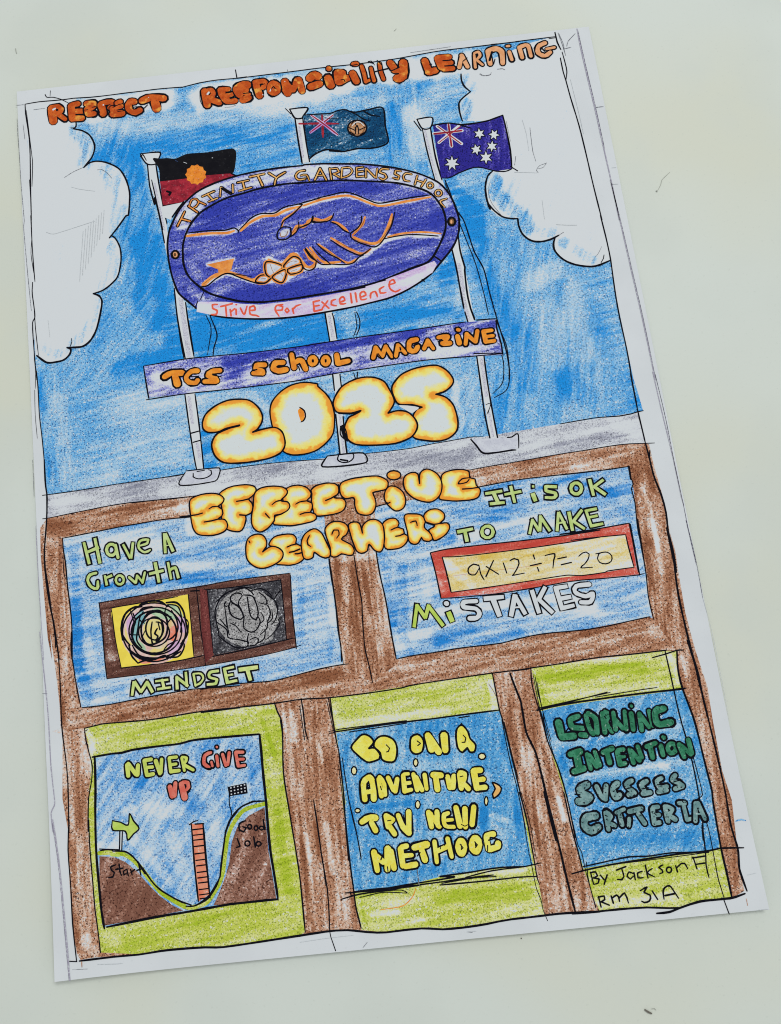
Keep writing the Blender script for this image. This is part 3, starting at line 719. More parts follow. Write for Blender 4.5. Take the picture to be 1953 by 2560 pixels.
S|ink|2.857|0|r|917,7182 971,7180
S|letter_orange|2.379|0|r|879,6994 928,6822
S|letter_orange|1.800|0|r|917,7182 971,7180
S|ink|0.364|0|r|860,7157 991,7165
P|letter|w2|11.5|const|0.6|0|0.3|0||
S|ink|2.351|0|r|1059,7119 1084,6968 1094,6790
S|ink|2.146|0|r|1094,6790 1174,6822
S|letter_orange|1.299|0|r|1059,7119 1084,6968 1094,6790
S|letter_orange|1.098|0|r|1094,6790 1174,6822
P|letter|w2|11.65|const|0.6|0|0.3|0||
S|ink|2.348|0|r|1221,7061 1230,6925 1246,6795
S|letter_orange|1.297|0|r|1221,7061 1230,6925 1246,6795
S|ink|0.424|0|r|1197,7187 1280,7152
P|letter|w2|11.8|const|0.6|0|0.3|0||
S|ink|2.349|0|r|1385,7126 1389,6953 1419,6803
S|letter_orange|1.298|0|r|1385,7126 1389,6953 1419,6803
S|ink|0.543|0|r|1290,6978 1522,7010
S|ink|0.363|0|r|1351,7205 1424,7097
P|letter|w2|11.95|const|0.6|0|0.3|0||
S|ink|3.635|0|r|1579,7121 1630,7009
S|ink|4.110|0|r|1813,7091 1793,6902 1741,6786 1666,6790
S|ink|3.334|0|r|1634,6959 1772,6941
S|letter_orange|2.583|0|r|1579,7121 1630,7009
S|letter_orange|3.063|0|r|1813,7091 1793,6902 1741,6786 1666,6790
S|letter_orange|2.284|0|r|1634,6959 1772,6941
S|ink|0.483|0|r|1579,6954 1727,7008
P|lettering|-|0|empty|0.6|0|0.35|0|orange to tan bubble lettering reading LEARNING|w3
P|letter|w3|10.0|const|0.6|0|0.3|0||
S|ink|3.626|0|r|2202,7083 2233,6919 2265,6841
S|ink|3.622|0|r|2234,6845 2366,6865
S|letter_orange|2.577|0|r|2202,7083 2233,6919 2265,6841
S|letter_orange|2.574|0|r|2234,6845 2366,6865
S|ink|0.362|0|r|2277,6999 2320,7001
P|letter|w3|10.15|const|0.6|0|0.3|0||
S|ink|3.526|0|r|2442,7101 2480,6911
S|ink|3.243|0|r|2455,7116 2648,7106
S|ink|3.038|0|r|2513,6993 2663,6986
S|ink|3.129|0|r|2517,6870 2678,6866
S|letter_orange|2.477|0|r|2442,7101 2480,6911
S|letter_orange|2.190|0|r|2455,7116 2648,7106
S|letter_orange|1.987|0|r|2513,6993 2663,6986
S|letter_orange|2.081|0|r|2517,6870 2678,6866
S|ink|0.422|0|r|2541,7039 2660,7036
S|ink|0.361|0|r|2568,6924 2697,6920
P|letter|w3|10.3|const|0.6|0|0.3|0||
S|ink|2.414|0|r|2872,7082 2798,6870
S|ink|2.505|0|r|2875,7106 2947,6863
S|letter_tan|1.367|0|r|2872,7082 2798,6870
S|letter_tan|1.457|0|r|2875,7106 2947,6863
S|ink|0.422|0|r|2879,6983 2964,7046
P|letter|w3|10.45|const|0.6|0|0.3|0||
S|ink|2.048|0|r|3100,7090 3083,6834
S|ink|2.057|0|r|3104,7121 3183,7141 3204,7064 3128,6988
S|ink|2.049|0|r|3136,6974 3218,6870
S|letter_tan|1.001|0|r|3100,7090 3083,6834
S|letter_tan|1.006|0|r|3104,7121 3183,7141 3204,7064 3128,6988
S|letter_tan|1.002|0|r|3136,6974 3218,6870
P|letter|w3|10.6|const|0.6|0|0.3|0||
S|ink|2.959|0|r|3354,7131 3358,6872
S|ink|2.972|0|r|3378,7145 3511,7165 3596,7087 3581,6855
S|letter_tan|1.912|0|r|3354,7131 3358,6872
S|letter_tan|1.920|0|r|3378,7145 3511,7165 3596,7087 3581,6855
S|ink|0.843|0|r|3427,7109 3358,6945
S|ink|0.421|0|r|3457,6957 3421,6864
P|letter|w3|10.75|const|0.6|0|0.3|0||
S|ink|2.414|0|r|3733,7069 3755,6906
S|ink|2.061|0|r|3709,7191 3748,7191
S|letter_tan|1.366|0|r|3733,7069 3755,6906
S|letter_tan|1.008|0|r|3709,7191 3748,7191
P|letter|w3|10.9|const|0.6|0|0.3|0||
S|ink|2.505|0|r|3926,7138 3945,6924
S|ink|2.517|0|r|3960,7151 4080,7160 4104,6935
S|letter_tan|1.458|0|r|3926,7138 3945,6924
S|letter_tan|1.464|0|r|3960,7151 4080,7160 4104,6935
S|paper_white|0.046|0|r|3312,7797
P|letter|w3|11.05|const|0.6|0|0.3|0||
S|ink|2.599|0|r|4395,7169 4267,7111 4245,6983 4352,6910 4459,6970
S|ink|1.963|0|r|4406,7044 4549,7057
S|letter_tan|1.550|0|r|4395,7169 4267,7111 4245,6983 4352,6910 4459,6970
S|letter_tan|0.913|0|r|4406,7044 4549,7057
S|ink|0.482|0|r|4324,7067 4367,7000
P|pencil_mark|-|8|const|0.6|0|0.35|0||
S|pencil|0.181|0|r|3147,6703 3224,6644 3333,6655 3351,6701
P|pencil_mark|-|8|const|0.6|0|0.35|0||
S|pencil|0.272|0|r|3466,6748 3562,6747 3601,6718
P|pencil_mark|-|8|const|0.6|0|0.35|0||
S|pencil|0.181|0|r|3137,6692 3195,6648 3325,6656
P|pencil_mark|-|8|const|0.6|0|0.35|0||
S|ink|0.241|0|r|-1904,6983 -1909,6788 -1857,6636
P|pencil_mark|-|8|const|0.6|0|0.35|0||
S|pencil|0.137|0|r|-1482,6600 -1363,6597 -1275,6622
P|pencil_mark|-|8|const|0.6|0|0.35|0||
S|ink|0.303|0|r|1188,7201 1243,7206 1297,7113
P|flagpole|-|5|const|0.45|0|0.5|0|left flagpole in white and grey pencil|pole1
F|paper_white|0|0|-3065,5863 -2713,5850 -2743,5729 -2804,5630 -2952,5644 -3039,5777
F|paper_white|0|0|-2952,5644 -2804,5630 -2722,4573 -2700,4447 -2644,3250 -2483,2945 -2418,1966 -2488,2774 -2421,1958 -2455,1298 -2415,-18 -2533,-25 -2634,1318 -2586,1924 -2661,2794 -2656,3230 -2768,4092 -2872,4974 -2930,5200
S|grey_wash|0.922|0|r|-2852,5251 -2803,4758 -2739,4338
S|grey_wash|1.631|0|r|-2559,3020 -2530,2472 -2499,1975
S|grey_wash|1.375|0|r|-2551,2759 -2516,2301
S|grey_wash|1.210|0|r|-2560,1247 -2535,809
S|grey_wash|1.075|0|r|-2486,435 -2465,209
S|ink|0.543|0|r|-3065,5863 -2713,5850 -2743,5729 -2804,5630 -2952,5644 -3039,5777 -3065,5863
S|ink|0.477|0|r|-3069,5805 -3024,5846 -2968,5721
S|ink|0.535|0|r|-2952,5644 -2941,5201 -2881,4846 -2872,4974 -2808,4552 -2762,4091
S|ink|0.532|0|r|-2804,5630 -2772,5180 -2722,4711 -2735,4819 -2693,4446
S|ink|0.401|0|r|-2900,5327 -2838,4854 -2770,4342
S|ink|0.505|0|r|-2656,3230 -2645,2703 -2601,2222 -2564,1919
S|ink|0.508|0|r|-2483,2945 -2460,2464 -2418,1966
S|ink|0.506|0|r|-2651,2793 -2620,2270 -2586,1924
S|ink|0.506|0|r|-2478,2773 -2442,2335 -2417,1958
S|ink|0.483|0|r|-2624,1317 -2597,775 -2555,199 -2528,-26
S|ink|0.484|0|r|-2455,1298 -2430,756 -2419,285 -2415,-18
S|ink|0.488|0|r|-2569,632 -2438,654
S|ink|0.486|0|r|-2552,473 -2431,494
P|flagpole|-|5|const|0.45|0|0.5|0|middle flagpole in white and grey pencil|pole2
F|paper_white|0|0|-325,6417 -3,6405 -107,6245 -121,6211 -248,6227
F|paper_white|0|0|-249,6215 -111,6209 -88,5340 -217,5321
F|paper_white|0|0|-147,2478 -14,2484 15,2437 15,1996 -8,1364 -40,672 -52,-99 -168,-86 -130,1096 -128,1367 -110,1968 -133,2476
S|grey_wash|1.066|0|r|-193,6040 -193,5447
S|grey_wash|0.991|0|r|-67,2425 -44,2014
S|grey_wash|0.829|0|r|-91,657 -101,-13
S|ink|0.616|0|r|-325,6417 -3,6405 -95,6255 -121,6211 -248,6227 -325,6417
S|ink|0.343|0|r|-398,6439 -314,6319
S|ink|0.611|0|r|-249,6215 -239,5807 -217,5321
S|ink|0.611|0|r|-111,6209 -103,5790 -84,5339
S|ink|0.501|0|r|-133,2476 -110,1968
S|ink|0.505|0|r|-12,2462 5,2352 15,1996
S|ink|0.492|0|r|-128,1367 -130,1096
S|ink|0.492|0|r|-8,1364 -9,1103
S|ink|0.545|0|r|-157,685 -161,399 -168,-86
S|ink|0.542|0|r|-41,631 -53,224 -48,-99
P|flagpole|-|5|const|0.45|0|0.5|0|right flagpole in white and grey pencil|pole3
F|paper_white|0|0|1905,5931 2176,5933 2125,5748 1975,5743
F|paper_white|0|0|1974,5732 2056,4725 2161,3414 2209,2285 2240,2037 2297,1414 2304,-39 2427,-63 2417,1411 2355,2066 2334,3021 2310,3646 2190,4709 2123,5737
S|grey_wash|0.794|0|r|2014,5715 2043,5239 2097,4720
S|grey_wash|1.300|0|r|2237,3085 2246,2645 2223,2565 2253,2086
S|grey_wash|1.201|0|r|2368,1354 2353,731
S|grey_wash|0.828|0|r|2355,422 2355,36
S|ink|0.541|0|r|1905,5931 2176,5933 2119,5737 1975,5739 1905,5931
S|ink|0.469|0|r|1974,5732 1998,5292 2056,4725
S|ink|0.601|0|r|2119,5737 2127,5158 2178,4699
S|ink|0.406|0|r|1848,5902 1948,5699
S|ink|0.593|0|r|2161,3414 2189,3038 2198,2651 2209,2285
S|ink|0.597|0|r|2310,3646 2299,3344 2334,3021 2323,2969 2303,2556 2321,2272 2361,2063
S|ink|0.500|0|r|2217,2222 2240,2037
S|ink|0.501|0|r|2336,2208 2355,2066
S|ink|0.543|0|r|2297,1414 2290,903 2278,431 2304,-39
S|ink|0.544|0|r|2417,1411 2406,1015 2409,519 2427,-63
S|ink|0.537|0|r|2306,-29 2426,-69
S|ink|0.242|0|r|2319,570 2399,581 2336,425
S|ink|0.242|0|r|2313,407 2380,522
P|pole_base|pole1|5.3|const|0.6|0|0.35|0|tilted square base plate with ring|
F|grey_pale|0|0|-2709,-6 -2158,-6 -2166,-106 -2245,-217 -2825,-223
S|ink|0.416|0|r|-2708,4 -2158,-6 -2166,-106 -2245,-217 -2825,-223 -2720,-14
S|ink|0.417|0|r|-2594,-48 -2599,-108 -2514,-151 -2376,-143 -2293,-92 -2298,-31 -2346,-16
S|ink|0.366|0|r|-2528,-26 -2405,-19
P|pole_base|pole2|5.3|const|0.6|0|0.35|0||
F|grey_pale|0|0|-374,-3 213,-17 241,-181 -472,-173
S|ink|0.519|0|r|-374,-3 213,-17 241,-181 -472,-173 -374,-3
S|ink|0.468|0|r|-189,-13 -216,-80 -154,-132 -37,-140 48,-80 47,-9 -20,8
S|ink|0.572|0|r|-168,-86 -54,-118
P|pole_base|pole3|5.3|const|0.6|0|0.35|0||
F|grey_pale|0|0|1999,15 2157,-234 2625,-235 2739,-213 2765,28 2581,-19
S|ink|0.621|0|r|1990,16 2062,-92 2157,-234 2389,-249 2625,-235 2689,-241
S|ink|0.416|0|r|2581,-19 2659,-18 2764,21 2739,-213
P|rope|-|6|const|0.6|0|0.35|0|halyard rope loop drawn in ink beside the right flagpole|
S|ink|0.461|0|r|2229,4695 2280,4467 2345,4112 2444,3882 2535,3298 2647,2953 2681,2511 2739,1965 2792,1534 2802,1196 2769,950
S|ink|0.334|0|r|2367,3833 2440,3487 2523,3078 2582,2523 2603,2131
S|ink|0.320|0|r|2732,2162 2729,1948 2812,1577 2809,1240 2776,972 2686,776 2473,676
S|ink|0.320|0|r|2665,1530 2717,1356 2709,1147 2643,905 2464,749
S|ink|0.343|0|r|2221,4636 2282,4330 2386,3907
P|rope|-|6|const|0.6|0|0.35|0|short hanging rope drawn in ink by the left flagpole|
S|ink|0.330|0|r|-2158,2681 -2092,2489 -2095,2338 -2142,2150 -2188,1963
S|ink|0.438|0|r|-2088,2662 -1996,2305 -2067,2077 -2101,1911
P|rope|-|6|const|0.6|0|0.35|0|short rope drawn in ink by the middle flagpole|
S|ink|0.437|0|r|401,2435 436,2301 418,2153 351,2022
S|ink|0.328|0|r|371,2439 376,2179 299,2006
S|ink|0.321|0|r|222,1369 237,1242 163,1208
S|ink|0.375|0|r|293,1372 252,1198
P|flag|-|6|const|0.6|0|0.35|0|black and red flag with a yellow disc|flag1
F|flag_red|1|0|-2754,5318 -1481,5301 -1445,5227 -1575,5196 -1972,5012 -2474,4808 -2750,4795 -2736,4805 -2755,5272
F|flag_black|1|0|-2851,5742 -2724,5726 -2596,5722 -2449,5692 -2230,5759 -1868,5745 -1524,5766 -1397,5757 -1358,5663 -1439,5296 -1567,5284 -1906,5295 -2332,5278 -2757,5277 -2755,5272 -2757,5530
S|ink|0.584|0|r|-1483,5278 -1403,5222
S|ink|0.406|0|r|-2736,4805 -2461,4818 -2665,4796 -2367,4829
S|ink|0.883|0|r|-2645,5072 -2583,5041 -2608,4998
F|paper_white|0|0|-2771,4786 -2367,4829 -2529,4642 -2623,4516 -2724,4574
S|flag_blue|0.223|0|r|-2451,5657 -2411,5628
S|paper_white|0.178|0|r|-2306,5603 -2255,5574
S|paper_white|0.223|0|r|-1797,5623 -1782,5626
P|sun_disc|flag1|6.2|const|0.6|0|0.35|0||
F|letter_sun|1|0|-1945,5312 -1932,5254 -1980,5223 -1999,5169 -2054,5167 -2099,5133 -2148,5164 -2203,5162 -2228,5216 -2277,5245 -2270,5303 -2298,5356 -2262,5403 -2260,5461 -2207,5478 -2174,5526 -2120,5510 -2067,5529 -2028,5484 -1974,5468 -1964,5410 -1923,5368
P|flag|-|6|field|0.85|20|0.6|0.5|dark teal flag with union cross and round badge|flag2
F|tealp|0|1|-94,6267 195,6255 386,6243 541,6283 669,6279 828,6175 841,6209 1101,6236 1335,6226 1330,5848 1346,5561 1219,5483 1005,5462 796,5488 539,5462 289,5505 509,5465 241,5534 22,5467 -83,5386
E|d|-0.45|1.804|-6,6184 150,6237 424,6202
E|d|-0.3|2.689|601,5702 502,5952
S|flag_red|0.809|0|r|-186,6106 -17,6085 237,6058 510,6018
S|flag_red|0.808|0|r|238,6225 226,6035 206,5787
S|lilacp|1.168|0|r|-4,5909 192,6039 424,6202
S|flag_red|0.494|0|r|-11,5910 192,6039 435,6201
S|lilacp|1.168|0|r|44,6250 237,6058 464,5802
S|flag_red|0.494|0|r|44,6250 237,6058 474,5801
S|ink|0.536|0|r|-94,6267 195,6255 386,6243 541,6283 669,6279 828,6175 837,6174 951,6063 1072,6000
S|ink|0.585|0|r|717,6249 841,6209 1101,6236 1335,6226 1330,5848 1346,5561 1219,5483 1005,5462 796,5488 539,5462 289,5505 509,5465 241,5534 22,5467 -83,5386
S|ink|0.593|0|r|990,6202 1107,6115 1252,6073
S|ink|0.237|0|r|311,6144 522,6118
P|badge|flag2|6.2|const|0.6|0|0.35|0||
F|letter_badge|1|0|993,5867 973,5807 931,5760 873,5734 810,5728 749,5750 699,5790 669,5846 666,5908 684,5970 726,6018 784,6044 849,6047 909,6028 959,5988 989,5932
S|handbrown|0.448|1|r|959,5866 939,5819 898,5781 843,5767 786,5774 736,5802 706,5848 699,5899 718,5949 758,5987 814,6002 870,5995 920,5967 951,5920
S|ink|0.591|1|r|998,5866 975,5807 933,5760 875,5734 810,5728 747,5750 696,5790 667,5846 662,5909 682,5970 724,6018 782,6044 849,6047 911,6028 961,5988 991,5932
S|ink|0.415|0|r|740,5994 798,6035
S|ink|0.414|0|r|821,6044 811,5961
S|ink|0.414|0|r|904,6021 938,5957
S|ink|0.413|0|r|688,5917 797,5844
S|ink|0.413|0|r|984,5892 861,5848
S|ink|0.414|0|r|788,5774 805,5914 847,5909 841,5767
S|ink|0.412|0|r|689,5834 766,5765
S|ink|0.412|0|r|962,5799 871,5751
S|paper_white|0.404|0|r|745,5946 817,6008 901,5998 955,5919
S|ink|0.828|0|r|829,5935 837,5929
P|flag|-|6|field|0.95|80|0.6|0.5|indigo flag with union cross and white stars|flag3
F|flagnavy|0|1|2171,5778 2449,5791 2694,5724 3121,5742 3420,5823 3435,5583 3445,5111 3422,4765 3138,4753 2821,4874 2518,4807 2318,4728 2174,4745 2164,5271
S|paper_white|1.157|0|r|2228,5427 2653,5729
S|paper_white|1.149|0|r|2241,5746 2619,5355
S|paper_white|1.148|0|r|2447,5779 2436,5331
S|paper_white|1.155|0|r|2159,5613 2667,5609
S|flag_red|0.751|0|r|2444,5756 2436,5331
S|flag_red|0.755|0|r|2168,5605 2656,5610
S|flag_red|0.400|0|r|2228,5427 2647,5694
S|flag_red|0.398|0|r|2251,5744 2609,5356
S|ink|0.646|0|r|2161,5779 2448,5786 2694,5724 3121,5742 3420,5823
S|ink|0.638|0|r|3420,5823 3435,5583 3445,5111 3416,4765
S|ink|0.462|0|r|3416,4765 3301,4729 3138,4753 2820,4869 2518,4807 2318,4728 2173,4738
S|ink|0.528|0|r|2651,5718 2830,5636
S|ink|0.402|0|r|3398,4814 3508,4712
S|pencil|0.132|0|r|3464,5698 3474,5295
S|pencil|0.175|0|r|3522,4996 3474,4828
P|star|flag3|6.2|const|0.6|0|0.35|0||
S|ink|0.703|1|r|3040,5458 2978,5468 2953,5403 2933,5467 2872,5455 2914,5509 2876,5561 2938,5551 2962,5617 2982,5553 3043,5564 3001,5510
F|paper_white|0|0|3040,5458 2978,5468 2953,5403 2933,5467 2872,5455 2914,5509 2876,5561 2938,5551 2962,5617 2982,5553 3043,5564 3001,5510
P|star|flag3|6.2|const|0.6|0|0.35|0||
S|ink|0.701|1|r|3303,5437 3240,5426 3233,5358 3197,5412 3142,5379 3169,5444 3117,5481 3180,5492 3186,5560 3222,5506 3278,5539 3251,5474
F|paper_white|0|0|3303,5437 3240,5426 3233,5358 3197,5412 3142,5379 3169,5444 3117,5481 3180,5492 3186,5560 3222,5506 3278,5539 3251,5474
P|star|flag3|6.2|const|0.6|0|0.35|0||
S|ink|0.698|1|r|2941,5167 2880,5170 2862,5104 2835,5166 2776,5145 2812,5204 2770,5252 2831,5249 2849,5314 2876,5252 2936,5273 2900,5214
F|paper_white|0|0|2941,5167 2880,5170 2862,5104 2835,5166 2776,5145 2812,5204 2770,5252 2831,5249 2849,5314 2876,5252 2936,5273 2900,5214
P|star|flag3|6.2|const|0.6|0|0.35|0||
S|ink|0.699|1|r|3207,5171 3149,5195 3115,5136 3108,5202 3046,5205 3096,5248 3070,5308 3127,5284 3162,5344 3168,5277 3231,5274 3180,5231
F|paper_white|0|0|3207,5171 3149,5195 3115,5136 3108,5202 3046,5205 3096,5248 3070,5308 3127,5284 3162,5344 3168,5277 3231,5274 3180,5231
P|star|flag3|6.2|const|0.6|0|0.35|0||
S|ink|0.696|1|r|3091,4964 3020,4984 2986,4912 2970,4988 2896,4981 2951,5039 2913,5105 2983,5084 3017,5157 3033,5081 3107,5088 3052,5029
F|paper_white|0|0|3091,4964 3020,4984 2986,4912 2970,4988 2896,4981 2951,5039 2913,5105 2983,5084 3017,5157 3033,5081 3107,5088 3052,5029
P|star|flag3|6.2|const|0.6|0|0.35|0||
S|ink|0.695|1|r|2518,4953 2438,4954 2438,4863 2389,4934 2326,4875 2347,4963 2268,4977 2343,5017 2308,5096 2380,5057 2415,5139 2430,5053 2509,5076 2456,5005
F|paper_white|0|0|2518,4953 2438,4954 2438,4863 2389,4934 2326,4875 2347,4963 2268,4977 2343,5017 2308,5096 2380,5057 2415,5139 2430,5053 2509,5076 2456,5005
P|oval_badge|-|7|field|0.8|12|0.45|0.5|indigo oval school badge with ink rims|oval
F|navyp|1|1|-2304,2815 -2433,2953 -2584,3128 -2651,3331 -2698,3585 -2719,3856 -2711,4071 -2659,4319 -2559,4526 -2463,4680 -2315,4846 -2099,5005 -1819,5119 -1438,5212 -1060,5259 -634,5281 -211,5275 -190,5288 147,5268 480,5223 846,5172 1304,5060 1626,4945 1862,4832 2092,4675 2205,4531 2294,4337 2345,4112 2363,3892 2310,3646 2178,3412 1965,3189 1756,2984 1576,2865 1023,2878 -137,2752 -822,2641 -1796,2721
E|b|0.22|2.997|-2430,4456 -2243,4690 -2063,4834 -1833,4954 -1591,5017 -1246,5086 -904,5127 -565,5132 -227,5128 -40,5105 295,5082 627,5041 957,4981 1284,4904 1605,4790 1840,4669 2066,4493 2142,4319
E|b|0.35|1.528|-2214,3015 -2366,3173
E|d|0.25|2.104|-1967,4564 -1447,4740 -935,4806 -261,4816 261,4789 928,4744
E|d|-0.12|3.095|-1689,3913 -2199,3794
E|d|0.3|2.695|-1774,2963 -1287,2905 -632,2898 -113,2960
E|d|0.3|2.746|1991,4192 1986,3920
E|d|-0.2|2.035|-1923,3139 -1757,3154
E|d|-0.2|2.713|1495,3351 1657,3332
E|d|-0.3|1.714|-2228,3440 -2329,3630
E|b|0.12|0.907|-2367,4193 -1668,4154 -1413,4205 -1059,4399 -723,4413 -327,4511 -274,4505 70,4582 475,4606 667,4536 887,4418 1129,4352 1549,4373 1920,4401
E|b|0.12|0.889|1061,3689 1463,3731 1981,3650
E|b|0.12|0.882|-2164,3220 -1735,3399 -1260,3183 -770,3143 -455,3318
E|b|0.12|0.891|-2049,3597 -1580,3648
E|b|0.12|0.889|-990,3578 -770,3462 -507,3609 -411,3419
E|b|0.12|0.884|-403,3312 -184,3357 304,3298 631,3419 846,3554 1135,3752
S|ink|0.766|1|r|-2457,3897 -2460,3646 -2395,3424 -2245,3230 -2061,3067 -1808,2949 -1538,2856 -1215,2801 -806,2796 -458,2808 36,2837 366,2859 783,2924 1037,2990 1464,3125 1702,3185 1832,3293 1977,3507 2091,3727 2135,3920 2116,4140 2016,4371 1886,4516 1636,4648 1348,4748 938,4826 443,4906 109,4928 -227,4942 -583,4958 -1008,4926 -1300,4870 -1609,4815 -1854,4716 -2082,4597 -2247,4433 -2363,4247 -2438,4039
S|ink|0.729|0|r|-2304,2815 -2433,2953 -2584,3128 -2651,3331 -2698,3585 -2719,3856 -2711,4071 -2659,4319 -2559,4526 -2463,4680 -2315,4846 -2099,5005 -1819,5119 -1438,5212 -1060,5259 -634,5281 -211,5275 -190,5288 147,5268 480,5223 846,5172 1304,5060 1626,4945 1862,4832 2092,4675 2205,4531 2294,4337 2345,4112 2363,3892 2310,3646 2178,3412 1965,3189 1756,2984 1576,2865
S|ink|0.602|0|r|-2590,4567 -2459,4734 -2367,4834
S|ink|0.580|0|r|1833,3302 1949,3191
S|ink|0.291|0|r|-2235,2956 -2138,3129
S|ink|0.349|0|r|-2245,3230 -2156,3113
P|badge_dot|oval|7.3|const|0.6|0|0.35|0||
F|letter_tan|1|0|-2535,3843 -2549,3805 -2579,3784 -2614,3788 -2640,3816 -2647,3856 -2634,3896 -2604,3918 -2569,3914 -2543,3885
S|ink|0.828|1|r|-2528,3842 -2545,3801 -2578,3778 -2616,3783 -2645,3813 -2654,3857 -2639,3900 -2605,3923 -2567,3919 -2538,3888
F|letter_brown|1|0|-2574,3848 -2581,3829 -2594,3816 -2608,3818 -2619,3833 -2621,3853 -2616,3874 -2603,3887 -2588,3885 -2578,3870
P|badge_dot|oval|7.3|const|0.6|0|0.35|0||
F|letter_brown|1|0|2292,3886 2275,3847 2242,3824 2205,3828 2179,3859 2175,3901 2191,3942 2224,3965 2262,3961 2287,3930
S|ink|0.824|1|r|2296,3886 2276,3843 2241,3819 2204,3823 2177,3855 2172,3901 2190,3946 2225,3971 2262,3966 2289,3934
F|letter_tan|1|0|2246,3888 2239,3869 2227,3856 2215,3858 2208,3873 2207,3893 2214,3914 2225,3927 2237,3926 2244,3910
P|handshake|oval|7.2|const|0.5|0|0.35|0|two shaking hands in orange pencil and ink|
S|handorange|1.039|0|r|-2360,4174 -2000,4181 -1668,4149 -1532,4174
S|handorange|1.043|0|r|-1417,4160 -1236,4302 -1010,4389 -793,4379 -584,4460 -329,4497
S|handorange|0.868|0|r|-274,4505 70,4587 475,4606 667,4536 854,4422 1044,4335 1295,4346 1549,4373 1936,4399
S|handorange|0.954|0|r|-311,4509 -475,4383 -653,4276 -699,4155
S|handorange|1.298|0|r|-515,4006 -436,4123 -337,4111 -177,4200 -242,4190 -120,4230 24,4176 180,4230
S|handorange|0.945|0|r|755,4160 707,4039 593,3926 501,3847
S|handorange|1.111|0|r|513,3809 635,3723 824,3646 961,3683 1061,3815 1167,4001 1229,4157
S|handorange|0.685|0|r|1101,3742 1303,3772 1552,3774 1796,3745 2020,3691
S|handorange|0.938|0|r|127,3838 300,3691 482,3553 639,3481 780,3553
S|handorange|0.766|0|r|-107,3749 73,3584 236,3422 375,3343 513,3398
S|handorange|0.935|0|r|-253,3704 -136,3493 -15,3390 231,3378
S|handorange|1.020|0|r|-316,3694 -202,3519 -181,3410 -255,3338 -352,3359 -422,3474
S|handorange|1.448|0|r|-2146,3235 -1970,3365 -1734,3417
S|handorange|1.273|0|r|-1669,3400 -1495,3317 -1290,3219 -1169,3270
S|handorange|0.941|0|r|-991,3569 -898,3504 -771,3453 -589,3619 -507,3609 -436,3493
S|handorange|0.947|0|r|186,4138 281,4090 385,3987 428,3928
S|handorange|0.766|0|r|-363,3681 -285,3493 -194,3411 -302,3335
F|handorange|0|0|-2066,3599 -1579,3657 -1647,3460 -1737,3382 -1871,3362 -1876,3487
F|grey_pale|1|0|-1252,3186 -1151,3291 -989,3254 -1083,3145
S|handorange|1.358|1|r|-1252,3186 -1151,3291 -989,3254 -1083,3145
S|ink|0.524|1|r|-1252,3186 -1151,3291 -989,3254 -1083,3145
F|grey_pale|1|0|-1028,3529 -759,3407 -975,3238 -1065,3320
S|handorange|1.358|1|r|-1028,3529 -759,3407 -975,3238 -1065,3320
S|ink|0.524|1|r|-1028,3529 -759,3407 -975,3238 -1065,3320
F|grey_pale|1|0|-741,3423 -561,3571 -438,3476 -535,3345 -715,3358
S|handorange|1.364|1|r|-741,3423 -561,3571 -438,3476 -535,3345 -715,3358
S|ink|0.527|1|r|-741,3423 -561,3571 -438,3476 -535,3345 -715,3358
F|grey_pale|1|0|-958,3236 -732,3351 -712,3260 -806,3112
S|handorange|1.358|1|r|-958,3236 -732,3351 -712,3260 -806,3112
S|ink|0.524|1|r|-958,3236 -732,3351 -712,3260 -806,3112
F|grey_pale|1|0|-683,3345 -644,3252 -459,3283 -430,3404
S|handorange|1.358|1|r|-683,3345 -644,3252 -459,3283 -430,3404
S|ink|0.524|1|r|-683,3345 -644,3252 -459,3283 -430,3404
S|handbrown|0.313|0|r|-327,4511 -475,4383 -655,4259
S|handbrown|0.311|0|r|-549,3992 -438,4105 -269,4121 -163,4181
S|handbrown|0.277|0|r|-141,4196 23,4167 180,4230
S|handbrown|0.309|0|r|1239,4101 1177,3946 1077,3813 961,3683
S|handbrown|0.239|0|r|-2144,3253 -1970,3365
S|handbrown|0.241|0|r|751,4124 647,3956 519,3863
S|handbrown|0.204|0|r|-1572,3380 -1332,3289
S|handbrown|0.239|0|r|509,3774 695,3671 853,3616
S|ink|0.536|0|r|-2364,4229 -1996,4230 -1697,4203 -1527,4228 -1458,4165 -1470,4121
S|ink|0.537|0|r|-1458,4165 -1358,4253 -1212,4381 -1038,4442 -806,4423 -629,4511 -374,4544 -292,4525
S|ink|0.539|0|r|-374,4544 20,4616 -10,4619 211,4647 416,4674 579,4639 814,4500 1018,4393 1303,4403 1556,4427 1942,4439
S|ink|0.535|0|r|-310,4518 -477,4365 -655,4259 -716,4157
S|ink|0.591|0|r|-553,4119 -560,3975 -658,3906 -789,3930 -784,4056 -684,4144 -553,4119
S|ink|0.473|0|r|-408,4228 -403,4119 -463,4018 -571,3940
S|ink|0.534|0|r|-440,4078 -251,4137 -161,4198 -134,4286
S|ink|0.534|0|r|-161,4198 -98,4164 -160,4171 -12,4153 157,4178 229,4297
S|ink|0.534|0|r|-315,4126 -194,4166 -147,4288
S|ink|0.531|0|r|153,4142 262,4075 364,3954 472,3883
S|ink|0.528|0|r|700,4185 676,4061 598,3962 473,3886 467,3815 537,3735 692,3644 849,3581 954,3630 1070,3760 1193,3944 1280,4187
S|ink|0.528|0|r|1048,3713 1216,3734 1465,3740 1708,3705 1965,3652
S|ink|0.527|0|r|114,3803 294,3638 447,3530 603,3458 781,3562
S|ink|0.526|0|r|-139,3762 37,3562 190,3454 309,3342
S|ink|0.524|0|r|63,3354 306,3316 456,3333 566,3427 643,3453
S|ink|0.527|0|r|-211,3708 -83,3523 63,3354
S|ink|0.526|0|r|-347,3679 -264,3526 -174,3444 -100,3373 62,3345
